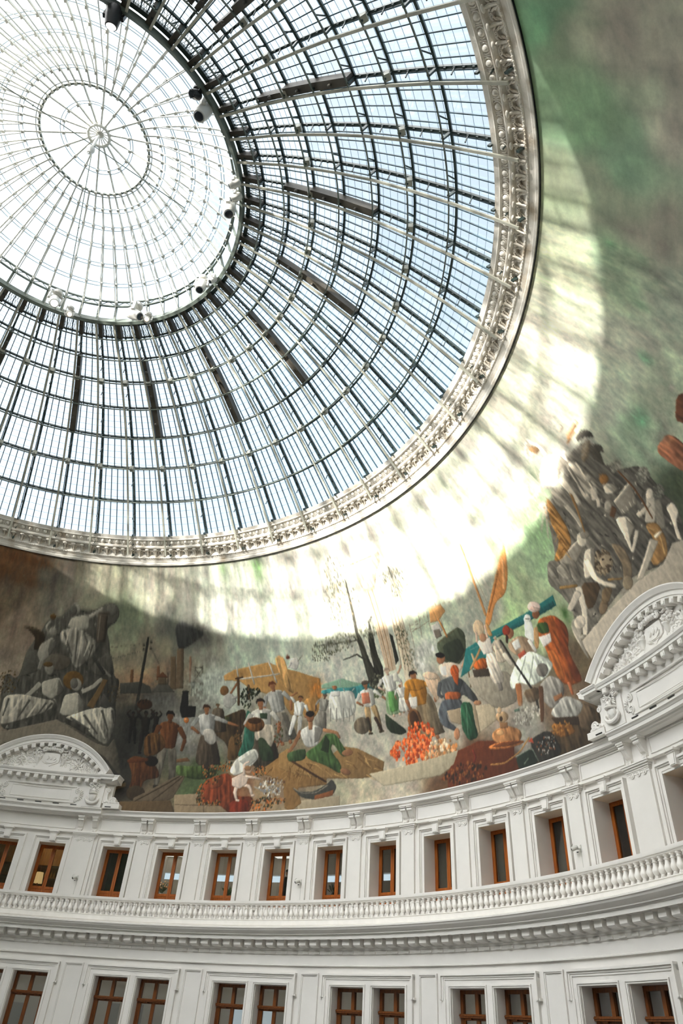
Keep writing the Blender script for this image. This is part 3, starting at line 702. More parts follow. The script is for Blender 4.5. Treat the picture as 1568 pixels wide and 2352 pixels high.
# compression ring
rr_, zz_ = MER[9]
b = MB(); b.ring([(rr_ - .05, zz_ - .02), (rr_ + .06, zz_ - .08), (rr_ + .12, zz_ + .16), (rr_ - .02, zz_ + .22)], n=204)
cr_ = b.build('compression_ring', IRONG, dome, smooth=True, sharp=.4)
b = MB(); b.ring([(rr_ + .16, zz_ + .18), (rr_ + .30, zz_ + .16), (rr_ + .30, zz_ + .34), (rr_ + .16, zz_ + .34)], n=204); adopt(b.build('dark_rim', IROND, None), cr_)
b = MB(); r2, z2 = 5.50, 23.35
for dr_, dz_ in ((0, 0), (-.06, .22)): b.ring([(r2 + dr_ - .03, z2 + dz_ - .03), (r2 + dr_ + .03, z2 + dz_ - .03), (r2 + dr_ + .03, z2 + dz_ + .03), (r2 + dr_ - .03, z2 + dz_ + .03)], n=204)
for i, az in enumerate(RIB):
    b.bar(P(az, rr_, zz_ + .1), P(az, r2, z2 + .2), .09, .05, (0, 0, 1))
    b.bar(P(az, rr_ + .05, zz_ + .05), P(az + DR, rr_ + .0, zz_ + .12), .02, .02, (0, 0, 1)); b.bar(P(az, r2, z2), P(az + DR / 2, r2 - .05, z2 + .22), .02, .02, (0, 0, 1)); b.bar(P(az + DR / 2, r2 - .05, z2 + .22), P(az + DR, r2, z2), .02, .02, (0, 0, 1))
adopt(b.build('ring_brace', IRONG, None), cr_)
# glass cap
CP = [Vector((0, r_, z)) for r_, z in ((5.44, 23.57), (4.9, 24.02), (4.3, 24.47), (3.7, 24.86), (3.1, 25.18), (2.5, 25.43), (1.96, 25.62), (1.2, 25.92), (.39, 26.2))]
b = MB()
for i in range(6): b.bar(CP[i], CP[i + 1], .045, .07, (0, .6, .8)); b.box(-.045, .045, CP[i].y - .05, CP[i].y + .05, CP[i].z - .10, CP[i].z + .03)
b.box(-.05, .05, CP[6].y - .05, CP[6].y + .05, CP[6].z - .1, CP[6].z + .03)
cr = b.build('cap_rafter', STEEL, dome); cr.rotation_euler.z = -R(RIB[0])
b = MB(); dn = Vector((0, .55, .83)); lo = [MV[9] + Vector((0, -.05, .05)), CP[1] - dn * .42, CP[2] - dn * .42, CP[3] - dn * .34, CP[4] - dn * .20, CP[5] - dn * .05]
for i in range(5): b.bar(lo[i], lo[i + 1], .028, .035, dn)
for i in range(1, 5): b.bar(lo[i], CP[i + 1] if i % 2 else CP[i], .02, .02, (1, 0, 0))
adopt(b.build('lower_chord', STEEL, None), cr)
for az in RIB[1:]: twin(cr, az, dome)
b = MB()
for i in (6, 7): b.bar(CP[i], CP[i + 1], .05, .07, (0, .35, .93)); b.box(-.05, .05, CP[i + 1].y - .05, CP[i + 1].y + .05, CP[i + 1].z - .1, CP[i + 1].z + .03)
ir = b.build('inner_rafter', STEEL, dome); ir.rotation_euler.z = -R(RIB[1])
for q in range(4, 51, 3): twin(ir, RIB[q], dome)
for i in range(1, 8):
    b = MB(); c = CP[i]
    for d in (0, .14): b.ring([(c.y + d * .8 - .011, c.z - d * .5), (c.y + d * .8 + .011, c.z - d * .5), (c.y + d * .8 + .011, c.z - d * .5 + .025), (c.y + d * .8 - .011, c.z - d * .5 + .025)], n=102)
    if i == 6: b.ring([(c.y - .03, c.z - .05), (c.y + .03, c.z - .05), (c.y + .03, c.z + .03), (c.y - .03, c.z + .03)], n=102)
    b.build('cap_ring', LAP if i != 6 else IRONG, dome)
b = MB(); b.ring([(c.y, c.z + .07) for c in CP], n=102, closed=False); b.build('cap_glazing', DGLASS, dome)
b = MB()
b.tube([P(a, .39, 26.12) for a in range(0, 360, 15)], .05, 8, True)
for q in range(17): b.bar((0, 0, 26.3), P(RIB[1] + 3 * DR * q, .39, 26.12), .03, .03, (0, 0, 1))
b.lathe([(.02, -.15), (.12, -.1), (.14, 0), (.05, .1)], (0, 0, 26.3), 12); b.build('hub', STEEL, dome, smooth=True)
b = MB()
for az, r_, z in ((100, 3.7, 24.8), (-90, 3.6, 24.8), (20, 4.9, 23.9)): b.tube([(0, 0, 25.35), P(az, r_, z)], .018, 5); b.ell(P(az, r_ * .6, 25.35 + (z - 25.35) * .6), (.04, .04, .05), 6, 5)
b.build('stay_cable', IRONG, dome)

# hanging lantern below the hub
pl = empty('hanging_lantern', (0, 0, 26.1)); tag(pl, 'small turned white finial lantern hanging from the hub of the glass cap', 'lantern')
MB().lathe([(.05, 0), (.05, .95)], (0, 0, 25.15), 10).build('rod', STEEL, pl, smooth=True)
MB().lathe([(.02, -.30), (.03, -.22), (.07, -.2), (.04, -.14), (.10, -.08), (.15, 0), (.15, .06), (.10, .10), (.13, .14), (.06, .2)], (0, 0, 25.0), 14).build('finial', GREYP, pl, smooth=True)

# ================================================================ THINGS: stage lights on the ring
def spot(az, r_, z, aim, label, sc=1.0, lit=None, dark=False):
    c = P(az, r_, z); root = empty('stage_light', c, 0); tag(root, label, 'stage light', 'moving stage lights on the ring')
    m = BLACK if dark else GREYP; a = Vector(aim).normalized()
    anchor = P(az, rr_ + .02, zz_ + .05); up_ = (anchor - c)
    b = MB(); b.lathe([(.05 * sc, -.34 * sc), (.14 * sc, -.32 * sc), (.19 * sc, -.22 * sc), (.19 * sc, .02 * sc), (.17 * sc, .14 * sc), (.15 * sc, .24 * sc), (.13 * sc, .25 * sc)], c, 16, a)
    body = b.build('head', m, root, smooth=True, sharp=.7)
    b = MB(); b.lathe([(.125 * sc, 0), (.11 * sc, .02 * sc), (.01, .035 * sc)], c + a * .245 * sc, 16, a); adopt(b.build('lens', lit or LENS, None, smooth=True), body)
    x = a.cross(Vector((0, 0, 1))).normalized(); b = MB()
    for s in (-1, 1): b.bar(c + x * s * .22 * sc, c + x * s * .22 * sc + Vector((0, 0, .38 * sc)), .06 * sc, .10 * sc, a)
    b.bar(c + x * -.25 * sc + Vector((0, 0, .38 * sc)), c + x * .25 * sc + Vector((0, 0, .38 * sc)), .10 * sc, .06 * sc, (0, 0, 1))
    b.build('yoke', m, root)
    b = MB(); t = c + Vector((0, 0, .38 * sc)); b.lathe([(.14 * sc, 0), (.16 * sc, .03), (.16 * sc, .13 * sc), (.1 * sc, .15 * sc)], t, 14); b.tube([t + Vector((0, 0, .1 * sc)), anchor], .03, 6); b.build('base', m, root, smooth=True, sharp=.6)
Z = 22.45
spot(-167.7, 5.6, 22.45, (.3, .5, -1), 'dark stage light with pale lit lens at the top left of the ring', 1.15, LAMPW, True)
spot(163.5, 5.6, 22.5, (-.6, -.2, -1), 'small dark round stage light beside two upper big white head', .8, None, True)
spot(158.2, 5.5, 22.45, (-.2, .1, -1.2), 'big white stage light head hanging upper right below the dark round one', 1.25)
spot(134.2, 5.65, 22.45, (-.5, .6, -.5), 'upper of two small white stage lights at the ring right side', .7)
spot(129.6, 5.65, 22.45, (-.5, .6, -.5), 'lower of two small white stage lights at the ring right side', .7)
spot(125.2, 5.42, 22.4, (.1, -.1, -1), 'big white stage light just below two small ones at ring right', 1.2)
spot(93.6, 5.6, 22.45, (-.5, .2, -1), 'smaller white stage light right of a big one at lower right of ring', .6)
spot(88.2, 5.42, 22.42, (-.1, -.1, -1), 'big white stage light at the lower right bend of the ring', 1.1)
spot(53.6, 5.25, 22.4, (.6, -.7, -.6), 'big white stage light left of a glowing lamp at ring bottom', 1.2)
spot(18.3, 5.1, 22.4, (.1, -.6, -1), 'white stage light with lit lens at the lower left of ring', 1.15, LAMPW)
spot(24.5, 5.5, 22.42, (.2, -1.2, -1.3), 'glowing warm stage lamp right of white head at lower left of ring', .75, LAMPON)
spot(57.4, 5.58, 22.42, (-.5, -1.2, -1.3), 'glowing warm stage lamp right of the big white head at ring bottom', .75, LAMPON)

# ================================================================ THINGS: security cameras
def seccam(az, z, label, K=.68):
    root = empty('security_camera', P(az, RW - .11, z - .05), az); tag(root, label, 'security camera', 'security cameras on the upper pilasters')
    y = RW - .10
    def B(b, n_, m, par=root, **k_):
        b.v = [(v[0] * K, y + (v[1] - y) * K, z + (v[2] - z) * K) if n_ != 'cable' else v for v in b.v]; o = b.build(n_, m, None, az=az, **k_); adopt(o, par); return o
    B(MB().box(.05, .13, y - .02, y + .01, z - .12, z + .16), 'back_plate', GREYP)
    B(MB().tube([(.09, y - .02, z + .02), (.06, y - .14, z - .02), (0, y - .2, z - .02)], .025, 6), 'arm', GREYP)
    bd = B(MB().lathe([(.03, -.14), (.075, -.12), (.085, 0), (.085, .13), (.07, .15)], (-.0, y - .24, z + .02), 14, (-.55, -.6, -.35)), 'body', GREYP, smooth=True, sharp=.7)
    B(MB().lathe([(.055, 0), (.05, .012), (.01, .02)], Vector((0, y - .24, z + .02)) + Vector((-.55, -.6, -.35)).normalized() * .148, 12, (-.55, -.6, -.35)), 'lens', LENS, bd)
    B(MB().tube([(-.03 - .11 * math.sin(a), y - .30, z + .07 + .09 * math.cos(a)) for a in (0, .5, 1, 1.5, 2)], .012, 5), 'sun_hood', GREYP, bd)
    B(MB().tube([(-.04, y - .12, z - .12), (.04, y - .12, z - .12)], .02, 6), 'infrared_lamp', BLACK)
    B(MB().tube([(.06, y, z - .08), (.06, y, 3.4)], .008, 5), 'cable', GREYP)
seccam(40.9, 4.66, 'small white security camera on pilaster left of the dark blinded window')
seccam(MID - BAY, 4.70, 'small white security camera on pilaster beside the window with a person')
seccam(MID + 4 * BAY - .2, 4.70, 'small white security camera on pilaster at right between taupe blinds')

# ================================================================ THINGS behind the upper windows
def blind(az, m, label, z0=3.9):
    y = RW + .80; root = empty('roller_blind', P(az, y, z0), az); tag(root, label, 'blind', 'blinds behind upper windows')
    o = MB().box(-.54, .54, y, y + .012, z0, 5.84).build('cloth', m, None, az=az); adopt(o, root)
    o = MB().tube([(-.56, y + .02, 5.86), (.56, y + .02, 5.86)], .03, 8).build('roller', GREYP, None, az=az); adopt(o, root)
blind(WIN[3], BLINDD, 'charcoal blind in the window just right of left security camera')
for q, t in ((9, 'taupe blind in the eighth tall window, left of its lookalikes at right'), (10, 'taupe blind in the tall window next right of the first taupe one'), (11, 'taupe blind in the window just left of right security camera')): blind(WIN[q], BLIND, t)
blind(WIN[12], BLINDD, 'charcoal blind in the window just right of right security camera')
blind(WIN[13], BLIND, 'taupe blind in the window at the far right edge under the pediment')
blind(WIN[14], BLIND, 'taupe blind in the window beyond the right edge')
def ceil_lamp(az, r_, shape, label):
    root = empty('ceiling_light', P(az, r_, 6.55), az); tag(root, label, 'ceiling light')
    if shape == 'round':
        a = MB().lathe([(.42, 0), (.42, .05)], (0, r_, 6.55), 24); c = MB().lathe([(.39, 0), (.39, .01)], (0, r_, 6.535), 24)
    else:
        a = MB().box(-.5, .5, r_ - .5, r_ + .5, 6.55, 6.60); c = MB().box(-.47, .47, r_ - .47, r_ + .47, 6.535, 6.55)
    o = a.build('housing', GREYP, None, az=az); adopt(o, root); o = c.build('diffuser', PANELON, None, az=az); adopt(o, root)
ceil_lamp(46.9, 23.7, 'box', 'square lit ceiling panel seen through the window with flowers'); ceil_lamp(49.0, 23.8, 'round', 'round lit ceiling lamp seen through the window with flowers'); ceil_lamp(60.9, 23.6, 'box', 'square lit ceiling panel seen behind the person in the window')
def table(az, r_, h, label):
    root = empty('pedestal_table', P(az, r_, 3.72), az); tag(root, label, 'table'); c = P(az, r_, 3.72)
    MB().lathe([(.30, h - .03), (.30, h)], c, 16).build('tabletop', WOOD, root); MB().lathe([(.03, .02), (.03, h - .03)], c, 8).build('stem', BLACK, root); MB().lathe([(.2, 0), (.18, .02), (.04, .03)], c, 14).build('foot', BLACK, root)
def bouquet(az, r_, z0, label, warm):
    c = P(az, r_, z0); root = empty('flower_vase' if warm else 'potted_plant', c); tag(root, label, 'flowers' if warm else 'plant'); rr = random.Random(int(az * 10))
    MB().lathe([(.07, 0), (.10, .08), (.09, .2), (.06, .25)], c, 12).build('vase' if warm else 'pot', GREYP if warm else BLACK, root, smooth=True)
    b = MB(); fl = MB()
    for q in range(26):
        d = Vector((rr.uniform(-1, 1), rr.uniform(-1, 1), rr.uniform(.7, 1.8))).normalized(); L = rr.uniform(.25, .5); e_ = c + Vector((0, 0, .22)) + d * L
        b.tube([c + Vector((0, 0, .2)), c + Vector((0, 0, .22)) + d * L * .6, e_], [.006, .005, .003], 4)
        b.ell(c + Vector((0, 0, .22)) + d * L * .7, (.025, .025, .09), 6, 5, d.to_track_quat('Z', 'Y').to_matrix())
        if warm: fl.ell(e_, (.045, .045, .03), 7, 5, d.to_track_quat('Z', 'Y').to_matrix())
    LEAF = mat('leaf_green', (.05, .10, .03), .5, var=.3); b.build('foliage', LEAF, root)
    if warm: fl.build('blossom', mat('blossom', (.75, .35, .12), .6, col2=(.85, .62, .42), scale=9), root)
table(49.7, 21.1, .58, 'pedestal table under the flowers behind an upper window'); bouquet(49.7, 21.1, 4.30, 'orange and cream flowers in vase behind window right of the charcoal blind', True)
table(57.6, 21.1, .55, 'pedestal table holding the leafy plant behind the fourth window'); bouquet(57.75, 21.05, 4.27, 'green leafy plant behind the window left of the person in suit', False)
table(70.6, 21.0, .62, 'pedestal table holding the dark plant right of the person'); bouquet(70.6, 21.0, 4.34, 'small dark plant behind the window right of the person', False)
# bar behind the far left windows
br = empty('bar_shelf', P(34, 22.9, 3.72), 34); tag(br, 'amber lit bar shelf with bottles behind a far left upper window', 'shelf')
b = MB()
for z in (4.55, 5.05, 5.55): b.ring([(22.6, z), (23.15, z), (23.15, z + .04), (22.6, z + .04)], 29, 39, 10)
b.build('board', AMBER, br)
for q in range(14):
    t = 33.1 + .32 * q if q < 9 else 31.0 + .35 * (q - 9); c = P(t, 22.8, 5.09); o = MB().lathe([(.04, 0), (.045, .02), (.045, .17), (.018, .22), (.016, .3), (.01, .3)], c, 8).build('bottle', mat('bottle_glass', (.55, .38, .14), .2) if q == 0 else bpy.data.materials['bottle_glass'], smooth=True, sharp=.8)
    tag(o, 'small amber bottle in the row on the lit bar shelf behind far left window', 'bottle', 'bottles on the bar shelf')
lm = empty('table_lamp', P(35.0, 21.4, 4.22), 35); tag(lm, 'table lamp with glowing cream shade behind second far left window', 'lamp'); c = P(35.0, 21.4, 4.22)
MB().lathe([(.12, 0), (.12, .02), (.03, .04), (.05, .2), (.02, .45)], c, 12).build('base', WOODD, lm, smooth=True); MB().lathe([(.19, .45), (.14, .86)], c, 18).build('lamp_shade', SHADE, lm, smooth=True)
ct = empty('low_cabinet', P(35, 21.4, 3.72), 35); tag(ct, 'dark low cabinet carrying the glowing lamp behind far left window', 'cabinet')
MB().ring([(21.1, 4.16), (21.7, 4.16), (21.7, 4.22), (21.1, 4.22)], 27, 39, 10).build('worktop', WOODD, ct); MB().ring([(21.2, 3.72), (21.6, 3.72), (21.6, 4.16), (21.2, 4.16)], 27.2, 38.8, 10).build('front', BLINDD, ct)
pl_ = bpy.data.lights.new('bar_light', 'POINT'); pl_.energy = 16; pl_.color = (1, .6, .25); pl_.shadow_soft_size = .2; po = bpy.data.objects.new('bar_light', pl_); COL.objects.link(po); po.location = P(34.2, 22.2, 6.2) + Vector((0, 0, HZ))
# person standing inside the sixth window
def person(az, r_):
    f0 = P(az, r_, 3.72); root = empty('person', f0, az); tag(root, 'person in dark suit and white collar standing behind an upper window', 'person')
    h = 1.74
    vs = [((0, 0, .53), .085), ((0, 0, .64), .08), ((0, 0, .76), .09), ((0, 0, .835), .05), ((0, -.005, .87), .032), ((0, -.01, .92), .043), ((0, -.01, .965), .04),
          ((-.055, 0, .5), .055), ((-.06, -.01, .28), .04), ((-.06, 0, .05), .028), ((-.06, -.06, .02), .022), ((.055, 0, .5), .055), ((.06, -.01, .28), .04), ((.06, 0, .05), .028), ((.06, -.06, .02), .022),
          ((-.10, 0, .80), .04), ((-.135, .0, .64), .03), ((-.12, -.06, .51), .022), ((-.11, -.075, .475), .018), ((.10, 0, .80), .04), ((.135, .0, .64), .03), ((.12, -.06, .51), .022), ((.11, -.075, .475), .018)]
    ed = [(0, 1), (1, 2), (2, 3), (3, 4), (4, 5), (5, 6), (0, 7), (7, 8), (8, 9), (9, 10), (0, 11), (11, 12), (12, 13), (13, 14), (3, 15), (15, 16), (16, 17), (17, 18), (3, 19), (19, 20), (20, 21), (21, 22)]
    for hx in (18, 22):                              # five short finger chains from each palm
        px, py, pz = vs[hx][0]
        for q in range(5):
            i0 = len(vs); vs.append(((px + (-.012 + .006 * q), py - .008, pz - .022 if q else pz - .008), .0048)); vs.append(((px + (-.013 + .006 * q), py - .016, pz - .04 + .004 * abs(q - 2) if q else pz - .022), .0042)); ed += [(hx, i0), (i0, i0 + 1)]
    a = R(az); me = bpy.data.meshes.new('body'); pts = []
    for (x, y, z), _ in vs: pts.append((f0.x + h * (x * math.cos(a) + y * math.sin(a)), f0.y + h * (-x * math.sin(a) + y * math.cos(a)), f0.z + HZ + h * z))
    me.from_pydata(pts, ed, []); o = bpy.data.objects.new('body', me); COL.objects.link(o)
    SUIT = mat('dark_suit_cloth', (.012, .012, .014), .8, var=.2); SKIN = mat('skin', (.45, .27, .19), .5, var=.06); HAIR = mat('dark_hair', (.012, .009, .007), .6)
    sk = o.modifiers.new('skin', 'SKIN'); ss = o.modifiers.new('sub', 'SUBSURF'); ss.levels = ss.render_levels = 2
    for i, (_, rad) in enumerate(vs): me.skin_vertices[0].data[i].radius = (rad * h, rad * h * (.75 if i in (0, 1, 2) else 1)); 
    me.skin_vertices[0].data[0].use_root = True; me.materials.append(SKIN); adopt(o, root)
    g = lambda x, y, z: Vector((f0.x + h * (x * math.cos(a) + y * math.sin(a)), f0.y + h * (-x * math.sin(a) + y * math.cos(a)), f0.z + h * z))
    b = MB()                                          # jacket and trousers over the body
    def tb(pts_, rad_, k_=12): b.tube([g(*p) for p in pts_], [r_ * h for r_ in rad_], k_)
    tb([(0, 0, .45), (0, 0, .53), (0, 0, .64), (0, 0, .76), (0, 0, .82), (0, 0, .85)], [.10, .098, .088, .098, .075, .04], 16)
    for s in (-1, 1): tb([(s * .07, 0, .81), (s * .105, 0, .79), (s * .138, 0, .64), (s * .122, -.055, .52)], [.045, .046, .036, .028])
    b.build('jacket', SUIT, root, smooth=True)
    b = MB()
    for s in (-1, 1): tb([(s * .05, 0, .52), (s * .058, 0, .4), (s * .06, -.01, .28), (s * .06, 0, .03)], [.062, .056, .046, .038])
    b.build('trousers', SUIT, root, smooth=True)
    b = MB(); tb([(0, -.004, .845), (0, -.006, .872)], [.045, .038], 14); b.build('collar', GREYP, root, smooth=True)
    b = MB(); b.ell(g(0, .004, .965), (.048 * h, .052 * h, .042 * h), 14, 10); b.build('hair', HAIR, root, smooth=True)
    b = MB(); b.ell(g(0, -.056, .93), (.008 * h, .012 * h, .014 * h), 8, 6)
    for s in (-1, 1): b.ell(g(s * .046, -.01, .93), (.008 * h, .014 * h, .018 * h), 8, 6)
    b.build('nose_and_ears', SKIN, root, smooth=True)
    b = MB()
    for s in (-1, 1): b.ell(g(s * .018, -.05, .942), .006 * h, 8, 6)
    b.build('eye', BLACK, root); b = MB(); b.ell(g(0, -.052, .905), (.014 * h, .004 * h, .004 * h), 8, 5); b.build('mouth', mat('lip', (.35, .12, .1), .5), root)
person(64.95, 20.9)

# dark boards standing in the lower gallery, and unseen fill lights added to both galleries
def board(az, r_, wd, top, label):
    root = empty('display_panel', P(az, r_, -2.2), az); tag(root, label, 'display panel')
    o = MB().box(-wd, wd, r_ - .04, r_ + .04, -2.15, top).build('board', BLINDD, None, az=az); adopt(o, root)
    for s in (-1, 1): o = MB().box(s * wd * .8 - .03, s * wd * .8 + .03, r_ - .2, r_ + .2, -2.2, -2.15).build('foot', BLACK, None, az=az); adopt(o, root)
board(47.0, 21.2, .16, .74, 'narrow dark panel behind left window of second lower pair')
board(49.6, 21.2, .16, .76, 'dark panel at right side behind left window of second lower pair')
board(53.2, 21.2, .32, .70, 'wide dark panel behind right window of second lower pair')
board(36.3, 21.2, .45, .55, 'wide dark panel behind the leftmost lower window')
def fill_light(az, r_, z, e_, col_):
    l_ = bpy.data.lights.new('fill_light', 'POINT'); l_.energy = e_; l_.color = col_; l_.shadow_soft_size = .25; o = bpy.data.objects.new('fill_light', l_); COL.objects.link(o); o.location = P(az, r_, z) + Vector((0, 0, HZ))
for t in LC[:7]: fill_light(t + 7.15, 19.8, .9, 42, (1, .92, .80))
for t in (48.25, 55.15, 62.05): fill_light(t, 20.75, 5.2, 24, (1, .94, .86))

